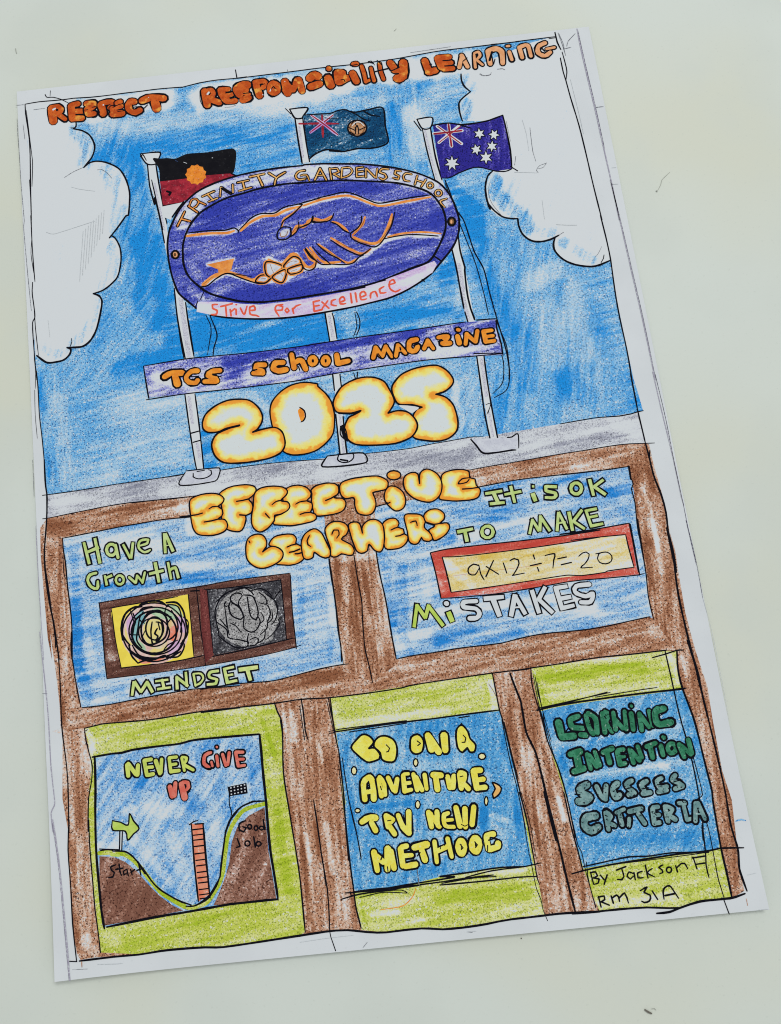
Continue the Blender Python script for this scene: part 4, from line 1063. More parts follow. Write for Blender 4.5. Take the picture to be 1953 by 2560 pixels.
S|ink|0.524|0|r|-174,3444 -212,3324 -308,3283 -401,3329 -438,3476
S|ink|0.527|0|r|-332,3695 -249,3542 -161,3443
S|ink|0.583|0|r|-2231,3201 -2082,3210 -1907,3331 -1719,3394 -1498,3282 -1262,3166 -1100,3138 -976,3220
S|ink|0.350|0|r|-1686,3393 -1316,3287
F|grey_pale|1|0|-573,4085 -591,3997 -662,3951 -752,3966 -741,4037 -672,4097
S|handbrown|0.310|0|r|-600,4061 -652,3968 -742,3979 -728,4040
S|navyp|0.207|0|r|-675,4070 -628,4037
S|handbrown|0.170|0|r|-968,3468 -946,3359 -919,3302
S|handbrown|0.171|0|r|-689,3452 -569,3491 -506,3466
S|handbrown|0.170|0|r|-888,3281 -805,3289 -777,3232
S|handbrown|0.170|0|r|-1157,3224 -1075,3223
S|handbrown|0.170|0|r|-622,3302 -520,3326
S|handbrown|0.204|0|r|-1447,3303 -1288,3240
S|handbrown|0.204|0|r|-392,3595 -310,3443 -265,3402
S|handbrown|0.205|0|r|-269,3634 -201,3501 -113,3401
S|handbrown|0.205|0|r|-34,3660 117,3534 239,3448
S|handbrown|0.205|0|r|211,3774 378,3646 548,3554
P|lettering|-|0|empty|0.6|0|0.35|0|orange capital lettering reading TRINITY GARDENS SCHOOL round the badge|w4
P|letter|w4|10.0|const|0.6|0|0.3|0||
S|ink|1.155|0|r|-2511,4383 -2365,4640
S|ink|1.220|0|r|-2434,4511 -2283,4447
S|handorange|0.437|0|r|-2511,4383 -2365,4640
S|handorange|0.490|0|r|-2434,4511 -2283,4447
P|letter|w4|10.15|const|0.6|0|0.3|0||
S|ink|1.154|0|r|-2290,4741 -2141,4604
S|ink|1.089|0|r|-2272,4748 -2222,4853 -2137,4857 -2099,4801 -2157,4716 -2218,4687
S|ink|1.087|0|r|-2099,4801 -1987,4732
S|handorange|0.437|0|r|-2290,4741 -2141,4604
S|handorange|0.384|0|r|-2272,4748 -2222,4853 -2137,4857 -2099,4801 -2157,4716 -2218,4687
S|handorange|0.383|0|r|-2099,4801 -1987,4732
P|letter|w4|10.3|const|0.6|0|0.3|0||
S|ink|1.092|0|r|-2032,4895 -1815,4970
S|ink|1.229|0|r|-1937,4929 -1846,4798
S|ink|1.089|0|r|-1929,4780 -1768,4831
S|letter_gold2|0.385|0|r|-2032,4895 -1815,4970
S|letter_gold2|0.493|0|r|-1937,4929 -1846,4798
S|letter_gold2|0.384|0|r|-1929,4780 -1768,4831
P|letter|w4|10.45|const|0.6|0|0.3|0||
S|ink|1.090|0|r|-1691,5029 -1720,4856
S|ink|1.160|0|r|-1683,5028 -1526,4888
S|ink|1.090|0|r|-1477,5058 -1486,4902
S|letter_gold2|0.384|0|r|-1691,5029 -1720,4856
S|letter_gold2|0.439|0|r|-1683,5028 -1526,4888
S|letter_gold2|0.384|0|r|-1477,5058 -1486,4902
S|ink|0.845|0|r|-1676,5008 -1517,4896
P|letter|w4|10.6|const|0.6|0|0.3|0||
S|ink|1.095|0|r|-1390,5085 -1193,5107
S|ink|1.232|0|r|-1296,5092 -1277,4941
S|ink|1.091|0|r|-1380,4920 -1156,4963
S|letter_gold2|0.386|0|r|-1390,5085 -1193,5107
S|letter_gold2|0.494|0|r|-1296,5092 -1277,4941
S|letter_gold2|0.384|0|r|-1380,4920 -1156,4963
P|letter|w4|10.75|const|0.6|0|0.3|0||
S|ink|1.238|0|r|-1162,5169 -905,5197
S|ink|1.302|0|r|-1018,5170 -956,4976
S|letter_gold2|0.496|0|r|-1162,5169 -905,5197
S|letter_gold2|0.563|0|r|-1018,5170 -956,4976
P|letter|w4|10.9|const|0.6|0|0.3|0||
S|ink|1.235|0|r|-820,5201 -696,5092
S|ink|1.235|0|r|-534,5184 -696,5092 -743,4964
S|letter_gold2|0.495|0|r|-820,5201 -696,5092
S|letter_gold2|0.495|0|r|-534,5184 -696,5092 -743,4964
P|letter|w4|11.05|const|0.6|0|0.3|0||
S|ink|1.234|0|r|-188,5175 -290,5169 -358,5088 -316,5012 -197,5012
S|ink|1.093|0|r|-266,5086 -165,5083 -127,4966
S|letter_gold2|0.495|0|r|-188,5175 -290,5169 -358,5088 -316,5012 -197,5012
S|letter_gold2|0.385|0|r|-266,5086 -165,5083 -127,4966
P|letter|w4|11.2|const|0.6|0|0.3|0||
S|ink|1.231|0|r|86,5182 -30,4973
S|ink|1.230|0|r|86,5182 170,4948
S|ink|1.021|0|r|21,5050 139,5045
S|letter_gold2|0.494|0|r|86,5182 -30,4973
S|letter_gold2|0.493|0|r|86,5182 170,4948
S|letter_gold2|0.330|0|r|21,5050 139,5045
P|letter|w4|11.35|const|0.6|0|0.3|0||
S|ink|1.159|0|r|253,5162 262,4946
S|ink|1.092|0|r|269,5150 386,5142 409,5077 308,5047
S|ink|1.160|0|r|308,5047 408,4966
S|letter_gold2|0.438|0|r|253,5162 262,4946
S|letter_gold2|0.385|0|r|269,5150 386,5142 409,5077 308,5047
S|letter_gold2|0.439|0|r|308,5047 408,4966
P|letter|w4|11.5|const|0.6|0|0.3|0||
S|ink|1.159|0|r|469,5131 435,4953
S|ink|1.091|0|r|471,5144 605,5133 643,5057 570,4983 440,4952
S|letter_gold2|0.438|0|r|469,5131 435,4953
S|letter_gold2|0.384|0|r|471,5144 605,5133 643,5057 570,4983 440,4952
P|letter|w4|11.65|const|0.6|0|0.3|0||
S|ink|1.159|0|r|724,5113 708,4941
S|ink|1.057|0|r|724,5113 839,5115
S|ink|1.020|0|r|722,5033 829,5034
S|ink|1.053|0|r|711,4941 834,4937
S|letter_gold2|0.438|0|r|724,5113 708,4941
S|letter_gold2|0.357|0|r|724,5113 839,5115
S|letter_gold2|0.329|0|r|722,5033 829,5034
S|letter_gold2|0.356|0|r|711,4941 834,4937
P|letter|w4|11.8|const|0.6|0|0.3|0||
S|ink|1.088|0|r|885,5080 865,4915
S|ink|1.157|0|r|901,5072 1022,4895
S|ink|1.087|0|r|1084,5055 1042,4878
S|letter_gold2|0.383|0|r|885,5080 865,4915
S|letter_gold2|0.438|0|r|901,5072 1022,4895
S|letter_gold2|0.383|0|r|1084,5055 1042,4878
P|letter|w4|11.95|const|0.6|0|0.3|0||
S|ink|1.158|0|r|1282,5019 1166,5039 1117,4980 1203,4932 1226,4870 1157,4830 1099,4875
S|letter_gold2|0.438|0|r|1282,5019 1166,5039 1117,4980 1203,4932 1226,4870 1157,4830 1099,4875
P|letter|w4|12.1|const|0.6|0|0.3|0||
S|ink|1.086|0|r|1492,4952 1397,4973 1378,4915 1447,4865 1422,4807 1330,4846
S|letter_gold2|0.383|0|r|1492,4952 1397,4973 1378,4915 1447,4865 1422,4807 1330,4846
P|letter|w4|12.25|const|0.6|0|0.3|0||
S|ink|1.120|0|r|1666,4871 1569,4902 1514,4838 1527,4772 1615,4742
S|letter_gold2|0.410|0|r|1666,4871 1569,4902 1514,4838 1527,4772 1615,4742
P|letter|w4|12.4|const|0.6|0|0.3|0||
S|ink|1.116|0|r|1761,4830 1698,4671
S|ink|1.115|0|r|1900,4739 1803,4618
S|ink|1.012|0|r|1741,4745 1859,4685
S|letter_gold2|0.408|0|r|1761,4830 1698,4671
S|letter_gold2|0.408|0|r|1900,4739 1803,4618
S|letter_gold2|0.326|0|r|1741,4745 1859,4685
P|letter|w4|12.55|const|0.6|0|0.3|0||
S|ink|1.080|1|r|2008,4611 1994,4583 1967,4568 1935,4572 1913,4593 1909,4623 1921,4653 1949,4668 1980,4664 2002,4643
S|letter_gold2|0.380|1|r|2008,4611 1994,4583 1967,4568 1935,4572 1913,4593 1909,4623 1921,4653 1949,4668 1980,4664 2002,4643
P|letter|w4|12.7|const|0.6|0|0.3|0||
S|ink|1.076|1|r|2137,4448 2121,4417 2090,4399 2055,4403 2030,4428 2025,4462 2040,4495 2071,4513 2105,4509 2130,4484
S|letter_gold2|0.379|1|r|2137,4448 2121,4417 2090,4399 2055,4403 2030,4428 2025,4462 2040,4495 2071,4513 2105,4509 2130,4484
P|letter|w4|12.85|const|0.6|0|0.3|0||
S|ink|1.072|0|r|2210,4333 2088,4293 2154,4172
S|letter_gold2|0.378|0|r|2210,4333 2088,4293 2154,4172
P|banner|-|7.5|field|0.35|15|0.5|0.6|pale lilac ribbon under the oval with red writing|banner
F|lilacp|0|1|-2278,2934 -2107,2918 -1782,2876 -1542,2813 -1219,2757 -810,2758 -462,2770 -50,2794 363,2833 781,2906 1036,2982 1545,3115 1836,3204 1867,3130 1754,2967 1578,2873 1297,2731 990,2628 409,2540 -2,2505 -494,2476 -839,2478 -1324,2514 -1807,2600 -2078,2675 -2309,2755
E|d|-0.3|1.347|-2230,2824 -2085,2789
E|d|0.3|1.349|1199,2980 1621,3071
E|d|0.25|1.008|-463,2756 -133,2787
S|ink|0.630|0|r|-2079,2667 -1807,2591 -1325,2509 -840,2470 -494,2472 -2,2501 409,2537 658,2572 990,2623 1297,2726 1576,2865 1755,2975
S|ink|0.519|0|r|-458,2808 -211,2822 36,2837 366,2859 783,2924 967,2951
S|ink|0.518|0|r|1580,2891 1615,2851
S|ink|0.692|0|r|348,2844 596,2867
S|ink|0.347|0|r|-2268,2951 -2329,2818
P|red_writing|banner|7.8|const|0.6|0|0.35|0|red pencil writing reading Strive for Excellence|
S|letter_red|0.672|0|r|-1941,2846 -2030,2849 -2028,2783 -1958,2740 -1977,2669 -2062,2679
S|letter_red|0.674|0|r|-1887,2801 -1688,2830
S|letter_red|0.671|0|r|-1804,2809 -1805,2621
S|letter_red|0.670|0|r|-1733,2731 -1727,2612
S|letter_red|0.672|0|r|-1725,2686 -1655,2735
S|letter_red|0.671|0|r|-1632,2722 -1638,2624
S|letter_red|0.673|0|r|-1624,2808 -1619,2804
S|letter_red|0.670|0|r|-1557,2736 -1503,2613 -1440,2757
S|letter_red|0.672|0|r|-1399,2674 -1309,2672 -1326,2749 -1393,2734 -1398,2604 -1303,2572 -1256,2544
S|letter_red|0.670|0|r|-831,2715 -938,2707 -967,2632 -914,2509
S|letter_red|0.671|0|r|-963,2623 -849,2618 -835,2677 -914,2704
S|letter_red|0.669|0|r|-765,2643 -801,2604 -774,2557 -738,2588 -757,2637
S|letter_red|0.669|0|r|-674,2624 -662,2532
S|letter_red|0.670|0|r|-671,2602 -608,2659 -524,2679
S|letter_red|0.668|0|r|-309,2703 -309,2529
S|letter_red|0.671|0|r|-309,2699 -203,2716
S|letter_red|0.670|0|r|-307,2619 -216,2626
S|letter_red|0.668|0|r|-309,2529 -176,2544
S|letter_red|0.668|0|r|-161,2682 -58,2555
S|letter_red|0.669|0|r|-62,2691 -171,2565
S|letter_red|0.669|0|r|70,2702 2,2680 -10,2615 76,2584
S|letter_red|0.670|0|r|145,2646 229,2666 204,2735 143,2698 149,2611 238,2607
S|letter_red|0.669|0|r|340,2780 340,2609
S|letter_red|0.669|0|r|422,2777 427,2616
S|letter_red|0.671|0|r|493,2692 594,2718 570,2788 505,2760 507,2645 602,2651
S|letter_red|0.671|0|r|668,2657 682,2739 763,2765 786,2664
S|letter_red|0.670|0|r|919,2837 836,2795 843,2727 941,2726
S|letter_red|0.673|0|r|1001,2859 1118,2884 1096,2943 1031,2915 1015,2795 1100,2720 1186,2753
P|sign_board|-|8|field|0.5|10|0.55|0.5|lavender blue sign board with orange magazine title|sign
F|navyp|0|1|-3278,1887 -2566,1922 -2060,1917 -1454,1911 -644,1923 -413,1961 396,1974 1206,1997 2017,2031 2703,2036 2703,1844 2733,1586 2734,1396 2229,1422 1533,1450 931,1435 126,1401 -479,1366 -706,1339 -1711,1318 -2613,1326 -3237,1324
E|d|0.4|1.853|-1868,1799 -1055,1854 -244,1888 -18,1883 588,1898 1399,1932
E|d|0.3|2.465|-1887,1590 -1574,1702
E|d|-0.3|1.839|-3090,1685 -2506,1408
E|d|-0.1|2.457|-3164,1778 -3167,1463
E|d|-0.25|2.040|2439,1493 1548,1554
E|d|0.2|1.028|2011,1989 2614,1983
E|d|-0.3|2.872|-2971,1651 -2491,1596 -1967,1599
E|d|-0.3|2.866|-1485,1586 -882,1580 -275,1616 146,1567
E|d|-0.3|2.864|599,1663 1362,1660 2572,1710
S|ink|0.381|0|r|-3278,1887 -2565,1932 -2059,1927 -1453,1917 -643,1930 -74,1958 397,1980 1207,2003 2018,2037 2200,2042
S|ink|0.435|0|r|2394,2055 2704,2041
S|ink|0.538|0|r|2710,2014 2703,1844 2733,1586 2732,1385
S|ink|0.376|0|r|2737,1416 2230,1429 1533,1450 931,1435 126,1401 -479,1361 -707,1335 -1711,1318 -2614,1320 -3279,1291
S|ink|0.488|0|r|-3282,1887 -3259,1578 -3233,1313
S|ink|0.429|0|r|2256,1472 2729,1428
P|lettering|-|0|empty|0.6|0|0.35|0|orange bubble lettering reading TGS SCHOOL MAGAZINE|w5
P|letter|w5|10.0|const|0.6|0|0.3|0||
S|ink|3.086|0|r|-2941,1658 -2826,1708 -2645,1693
S|ink|3.328|0|r|-2768,1670 -2736,1508
S|letter_gold|1.975|0|r|-2941,1658 -2826,1708 -2645,1693
S|letter_gold|2.222|0|r|-2768,1670 -2736,1508
P|letter|w5|10.15|const|0.6|0|0.3|0||
S|ink|2.732|0|r|-2382,1699 -2483,1700 -2581,1606 -2538,1517 -2419,1493 -2392,1532
S|letter_gold|1.626|0|r|-2382,1699 -2483,1700 -2581,1606 -2538,1517 -2419,1493 -2392,1532
S|ink|0.379|0|r|-2490,1606 -2370,1603
P|letter|w5|10.3|const|0.6|0|0.3|0||
S|ink|2.732|0|r|-2002,1662 -2143,1661 -2209,1595 -2093,1540 -2068,1484 -2208,1490 -2278,1498
S|letter_gold|1.625|0|r|-2002,1662 -2143,1661 -2209,1595 -2093,1540 -2068,1484 -2208,1490 -2278,1498
S|ink|0.433|0|r|-2128,1596 -1991,1549
P|letter|w5|10.45|const|0.6|0|0.3|0||
S|ink|2.646|0|r|-1244,1674 -1384,1686 -1400,1629 -1285,1573 -1289,1532 -1448,1550
S|letter_gold|1.540|0|r|-1244,1674 -1384,1686 -1400,1629 -1285,1573 -1289,1532 -1448,1550
S|ink|0.433|0|r|-1463,1604 -1382,1606
P|letter|w5|10.6|const|0.6|0|0.3|0||
S|ink|2.987|0|r|-932,1681 -1062,1681 -1101,1595 -1026,1544 -895,1550
S|letter_gold|1.881|0|r|-932,1681 -1062,1681 -1101,1595 -1026,1544 -895,1550
S|ink|0.433|0|r|-999,1614 -896,1634
P|letter|w5|10.75|const|0.6|0|0.3|0||
S|ink|2.729|0|r|-774,1804 -758,1566
S|ink|2.821|0|r|-744,1648 -629,1688 -566,1523
S|letter_gold|1.624|0|r|-774,1804 -758,1566
S|letter_gold|1.713|0|r|-744,1648 -629,1688 -566,1523
S|ink|0.432|0|r|-681,1578 -668,1513
P|letter|w5|10.9|const|0.6|0|0.3|0||
S|ink|2.392|1|r|-376,1644 -392,1608 -423,1586 -456,1590 -481,1618 -487,1657 -473,1696 -442,1717 -408,1714 -383,1685
S|letter_gold|1.286|1|r|-376,1644 -392,1608 -423,1586 -456,1590 -481,1618 -487,1657 -473,1696 -442,1717 -408,1714 -383,1685
P|letter|w5|11.05|const|0.6|0|0.3|0||
S|ink|2.390|1|r|-165,1620 -180,1584 -208,1562 -242,1566 -265,1593 -269,1632 -256,1671 -228,1693 -194,1689 -171,1661
S|letter_gold|1.285|1|r|-165,1620 -180,1584 -208,1562 -242,1566 -265,1593 -269,1632 -256,1671 -228,1693 -194,1689 -171,1661
P|letter|w5|11.2|const|0.6|0|0.3|0||
S|ink|2.811|0|r|-22,1709 -20,1561
S|ink|2.897|0|r|-12,1560 158,1583
S|letter_gold|1.707|0|r|-22,1709 -20,1561
S|letter_gold|1.793|0|r|-12,1560 158,1583
S|ink|0.432|0|r|43,1632 94,1637
P|letter|w5|11.35|const|0.6|0|0.3|0||
S|ink|2.564|0|r|580,1591 639,1743
S|ink|2.472|0|r|642,1764 714,1618
S|ink|2.471|0|r|813,1766 733,1605
S|ink|2.384|0|r|820,1743 893,1576
S|letter_gold|1.457|0|r|580,1591 639,1743
S|letter_gold|1.368|0|r|642,1764 714,1618
S|letter_gold|1.367|0|r|813,1766 733,1605
S|letter_gold|1.281|0|r|820,1743 893,1576
S|ink|0.377|0|r|669,1655 726,1553
P|letter|w5|11.5|const|0.6|0|0.3|0||
S|ink|2.394|0|r|960,1579 1018,1763
S|ink|2.386|0|r|1018,1763 1125,1613
S|ink|1.793|0|r|991,1660 1082,1671
S|letter_gold|1.286|0|r|960,1579 1018,1763
S|letter_gold|1.282|0|r|1018,1763 1125,1613
S|letter_gold|0.688|0|r|991,1660 1082,1671
S|ink|0.486|0|r|1048,1717 1053,1674
P|letter|w5|11.65|const|0.6|0|0.3|0||
S|ink|2.728|0|r|1344,1827 1224,1799 1201,1657 1293,1629 1343,1700
S|letter_gold|1.623|0|r|1344,1827 1224,1799 1201,1657 1293,1629 1343,1700
S|ink|0.379|0|r|1271,1734 1342,1736
P|letter|w5|11.8|const|0.6|0|0.3|0||
S|ink|2.394|0|r|1445,1654 1524,1789
S|ink|2.385|0|r|1524,1789 1599,1636
S|ink|1.793|0|r|1487,1698 1588,1701
S|letter_gold|1.286|0|r|1445,1654 1524,1789
S|letter_gold|1.282|0|r|1524,1789 1599,1636
S|letter_gold|0.688|0|r|1487,1698 1588,1701
P|letter|w5|11.95|const|0.6|0|0.3|0||
S|ink|2.644|0|r|1709,1821 1866,1818 1760,1709 1885,1701
S|letter_gold|1.539|0|r|1709,1821 1866,1818 1760,1709 1885,1701
S|ink|0.433|0|r|1695,1748 1777,1760
P|letter|w5|12.1|const|0.6|0|0.3|0||
S|ink|2.727|0|r|2029,1805 2043,1683
S|ink|2.399|0|r|2051,1920 2071,1913
S|letter_gold|1.623|0|r|2029,1805 2043,1683
S|letter_gold|1.289|0|r|2051,1920 2071,1913
P|letter|w5|12.25|const|0.6|0|0.3|0||
S|ink|2.394|0|r|2143,1654 2189,1829
S|ink|2.471|0|r|2187,1819 2307,1677
S|ink|2.395|0|r|2317,1676 2374,1861
S|letter_gold|1.286|0|r|2143,1654 2189,1829
S|letter_gold|1.367|0|r|2187,1819 2307,1677
S|letter_gold|1.287|0|r|2317,1676 2374,1861
P|letter|w5|12.4|const|0.6|0|0.3|0||
S|ink|2.639|0|r|2472,1839 2484,1657
S|ink|2.393|0|r|2492,1843 2613,1844
S|ink|2.303|0|r|2497,1744 2618,1747
S|ink|2.384|0|r|2493,1652 2624,1658
S|letter_gold|1.536|0|r|2472,1839 2484,1657
S|letter_gold|1.286|0|r|2492,1843 2613,1844
S|letter_gold|1.198|0|r|2497,1744 2618,1747
S|letter_gold|1.281|0|r|2493,1652 2624,1658
S|ink|0.378|0|r|2544,1788 2625,1789
S|ink|0.378|0|r|2540,1693 2631,1699
P|lettering|-|0|empty|0.6|0|0.35|0|huge gold balloon lettering reading 2025|w6
P|letter|w6|11.0|edge|4.6|0|0.3|0.6||
F|balloon|1|1|-1234,869 -1178,1028 -1023,1177 -834,1270 -611,1293 -397,1241 -397,1199 -274,1050 -202,897 -178,708 -193,546 -237,367 -347,237 -497,132 -619,89 -783,67 -958,83 -1097,169 -1189,433 -1231,663
S|ink|0.528|1|r|-1234,869 -1178,1028 -1023,1177 -834,1270 -611,1293 -397,1241 -397,1199 -274,1050 -202,897 -178,708 -193,546 -237,367 -347,237 -497,132 -619,89 -783,67 -958,83 -1097,169 -1189,433 -1231,663
P|letter_hole|w6|11.1|const|0.6|0|0.35|0||
F|letter_gold|1|0|-771,827 -727,863 -676,785 -677,682 -733,623 -763,713
S|ink|0.530|0|r|-736,870 -668,805 -659,701 -702,634 -744,618
P|letter|w6|11.3|edge|3.4|0|0.3|0.55||
F|balloon|1|1|-1760,681 -1760,681 -1971,647 -2134,604 -2292,614 -2366,677 -2371,791 -2306,928 -2135,1053 -1929,1124 -1728,1126 -1553,1081 -1425,952 -1368,801 -1392,681 -1482,568 -1555,535 -1555,535 -1383,567 -1184,575 -1074,491 -1039,335 -1063,215 -1151,124 -1334,64 -1632,36 -1927,45 -2100,88 -2209,201 -2251,348 -2237,448 -2158,562 -1973,633
S|ink|0.582|1|r|-1760,681 -1760,681 -1971,647 -2134,604 -2292,614 -2366,677 -2371,791 -2306,928 -2135,1053 -1929,1124 -1728,1126 -1553,1081 -1425,952 -1368,801 -1392,681 -1482,568 -1555,535 -1555,535 -1383,567 -1184,575 -1074,491 -1039,335 -1063,215 -1151,124 -1334,64 -1632,36 -1927,45 -2100,88 -2209,201 -2251,348 -2237,448 -2158,562 -1973,633
S|ink|0.742|0|r|-2135,590 -1971,647 -1761,671
P|letter|w6|11.0|edge|3.4|0|0.3|0.55||
F|balloon|1|1|1273,647 1273,647 1113,706 900,741 837,862 819,1030 893,1146 1028,1256 1277,1332 1598,1341 1762,1235 1852,1068 1825,977 1692,878 1528,841 1468,838 1528,841 1677,777 1778,652 1816,504 1823,319 1779,182 1636,76 1456,46 1245,79 1060,161 1048,366 1108,522 1180,617
S|ink|0.583|1|r|1273,647 1273,647 1113,706 900,741 837,862 819,1030 893,1146 1028,1256 1277,1332 1598,1341 1762,1235 1852,1068 1825,977 1692,878 1528,841 1468,838 1528,841 1677,777 1778,652 1816,504 1823,319 1779,182 1636,76 1456,46 1245,79 1060,161 1048,366 1108,522 1180,617
P|letter|w6|11.3|edge|3.4|0|0.3|0.55||
F|balloon|1|1|261,700 100,677 -96,703 -159,752 -179,873 -119,1012 18,1162 269,1259 509,1257 697,1168 777,1014 835,820 799,721 705,609 705,609 866,632 1019,594 1122,480 1158,353 1109,237 999,147 755,84 403,93 133,133 5,218 -46,366 -26,486 52,610 135,640
S|ink|0.581|1|r|261,700 100,677 -96,703 -159,752 -179,873 -119,1012 18,1162 269,1259 509,1257 697,1168 777,1014 835,820 799,721 705,609 705,609 866,632 1019,594 1122,480 1158,353 1109,237 999,147 755,84 403,93 133,133 5,218 -46,366 -26,486 52,610 135,640
S|ink|0.741|0|r|-106,700 99,673 241,698
F|paper_white|1|0|897,721 1111,686 1223,643 1158,599 1094,565 986,639
S|ink|0.419|0|r|-103,474 -119,333 -60,246 -15,210 -17,363 -44,468
F|ink|1|0|-103,474 -32,487 -36,365 -14,220 -77,268
P|wooden_frame|-|3.1|field|0.6|90|0.52|0.46|brown pencil frame of rails and posts round the lower panels|fr0
F|brown|0|1|-5154,-681 -5035,-536 -3950,-435 -2655,-417 -2655,-431 1866,-491 3383,-388 4478,-340 4779,-363 4836,-390 4845,-749 4887,-1225 4887,-1709 4879,-2468 4881,-1772 4912,-2138 4896,-2457 4879,-3106 4915,-3657 4989,-4238 4968,-4730 4952,-5452 5003,-5882 4928,-6585 4899,-6832 4898,-7114 4709,-7187 4231,-7192 3951,-7244 3464,-7199 2206,-7169 2784,-7191 1846,-7168 1076,-7203 450,-7209 183,-7176 -374,-7172 -888,-7102 -1587,-7100 -2709,-7153 -3563,-7113 -3956,-7131 -4593,-7105 -4805,-7114 -4855,-7029 -4910,-6619 -4928,-5956 -4925,-5448 -4904,-5192 -4912,-5361 -4980,-4878 -4956,-4361 -4936,-3941 -5088,-3880 -4959,-3850 -4961,-3474 -5003,-2926 -5064,-2365 -5050,-2802 -5102,-2464 -5138,-1708 -5163,-1129
E|d|-0.35|1.511|-4724,-6850 -4625,-7021
E|d|-0.4|1.256|-5097,-3879 -4961,-3902
E|d|-0.3|1.056|-4921,-4013 -4936,-4711
E|d|-0.2|1.812|-4722,-3679 -4501,-3684
E|d|-0.25|1.552|-5071,-788 -4914,-961
P|rail|fr0|3.3|field|0.62|6|0.52|0.46|top rail in brown pencil|fr1
F|brown|0|1|-5035,-536 -3950,-435 -2655,-417 -2655,-431 1873,-472 1905,-482 1866,-491 3383,-388 4478,-340 4779,-363 4788,-742 4446,-715 3325,-729 2660,-733 1975,-786 291,-922 -563,-806 -2683,-766 -3484,-781 -4794,-886 -5054,-848
E|d|0.3|1.371|-4997,-638 -4507,-612 -3918,-557 -2938,-525
E|d|-0.25|0.978|-4704,-630 -4117,-615
E|d|0.25|1.168|3367,-486 3954,-451 4442,-426
E|d|-0.2|1.550|3530,-663 4115,-628
E|d|-0.35|2.345|-2845,-595 -2652,-616
E|d|-0.3|2.326|1950,-566 2041,-734
E|d|0.2|1.546|-134,-852 -118,-980
P|rail|fr0|3.3|field|0.68|7|0.52|0.46|middle rail in brown pencil|fr2
F|brown|0|1|-4809,-3562 -4634,-3572 -4236,-3568 -3525,-3515 -2850,-3476 -2141,-3494 -2131,-3463 -1647,-3476 -1079,-3398 -504,-3339 -411,-3267 -123,-3205 326,-3343 383,-3336 947,-3294 1956,-3271 2638,-3195 3536,-3160 3236,-3201 4311,-3111 4553,-3109 4808,-3319 4813,-3665 4739,-3666 4503,-3638 3378,-3639 2373,-3689 2324,-3699 1769,-3705 1062,-3732 130,-3780 -800,-3817 -235,-3809 -1215,-3791 -2257,-3819 -2797,-3836 -2934,-3827 -3624,-3864 -4289,-3849 -4594,-3879 -4861,-3895
E|d|-0.3|1.094|-18,-3486 539,-3488
E|d|0.2|1.457|-3987,-3755 -2867,-3691
E|d|-0.25|1.090|-4757,-3639 -4349,-3610
E|d|-0.2|0.911|3209,-3353 3768,-3338 4319,-3359
E|d|0.3|1.096|3225,-3263 4165,-3197
E|d|-0.3|1.455|4329,-3305 4428,-3370
E|d|0.15|2.187|-1091,-3506 -351,-3545
P|post|fr0|3.4|field|0.6|88|0.52|0.46|centre post between the two upper panels|fr3
F|brown|0|1|-503,-686 295,-773 290,-930 294,-1149 225,-1698 222,-1650 277,-2414 306,-3067 326,-3343 335,-3417 -85,-3645 -524,-3437 -502,-3330 -516,-2889 -519,-2424 -522,-1705 -540,-1693 -591,-1333
E|d|0.35|0.825|-424,-1772 -433,-2340
E|d|-0.3|1.124|-322,-1879 -340,-2349
E|d|0.25|0.891|-171,-1895 -179,-2739 -171,-3292
E|d|0.2|0.894|24,-2011 -7,-2571 40,-2947
E|d|-0.35|1.101|19,-2667 98,-3228
E|d|-0.4|1.521|-319,-1688 160,-1682
E|d|-0.2|1.103|142,-2587 183,-3146
P|ink_outline|fr0|9.4|const|0.6|0|0.35|0||
S|ink|0.600|0|r|-538,-1684 -536,-1913 -524,-2142
S|ink|0.392|0|r|-538,-1760 -519,-2424 -526,-2814 -510,-3074 -526,-3292
S|ink|0.293|0|r|-525,-1819 -512,-2444 -513,-2890 -511,-3129 -503,-3334
S|ink|0.393|0|r|-135,-1669 -124,-2052 -101,-2412 -121,-2653 -140,-3112 -109,-3389 -86,-3654
S|ink|0.440|0|r|222,-1650 235,-1995 277,-2414 295,-2863 312,-3159 326,-3343
S|pencil|0.114|0|r|122,-1524 76,-1826
P|post|fr0|3.4|field|0.58|88|0.52|0.46|post between the first and second lower panels|fr4
F|brown|0|1|-1627,-3829 -1215,-3791 -792,-3825 -766,-4237 -725,-4606 -742,-5362 -739,-5867 -757,-6163 -744,-5910 -741,-6322 -732,-6614 -689,-7112 -887,-7097 -1505,-7068 -1505,-6412 -1505,-6328 -1565,-5408 -1597,-4840 -1568,-4168
E|d|0.4|0.743|-1417,-5762 -1426,-6420 -1425,-6902
E|d|-0.4|0.852|-1373,-5766 -1320,-6103
E|d|0.3|0.750|-1195,-5616 -1197,-6115
E|d|-0.4|1.016|-1035,-5631 -1021,-6295
E|d|0.25|0.680|-837,-5482 -862,-6146
E|d|-0.4|0.894|-1365,-3981 -1389,-4386
E|d|-0.3|0.646|-1493,-3968 -1502,-4233
E|d|0.2|0.896|-1035,-4014 -1028,-4281
E|d|-0.35|0.638|-1020,-4475 -993,-4719
E|d|0.3|0.298|-807,-4338 -810,-4654
P|ink_outline|fr0|9.4|const|0.6|0|0.35|0||
S|ink|0.476|0|r|-1627,-3829 -1601,-3939 -1557,-4051 -1549,-4158 -1562,-4368
S|ink|0.447|0|r|-1568,-4071 -1552,-4267 -1597,-4840 -1565,-5408 -1525,-5964 -1505,-6328 -1504,-6655 -1505,-7068
S|ink|0.426|0|r|-1214,-3782 -1200,-3998 -1201,-4264 -1171,-4408
S|ink|0.236|0|r|-1245,-3904 -1225,-4402
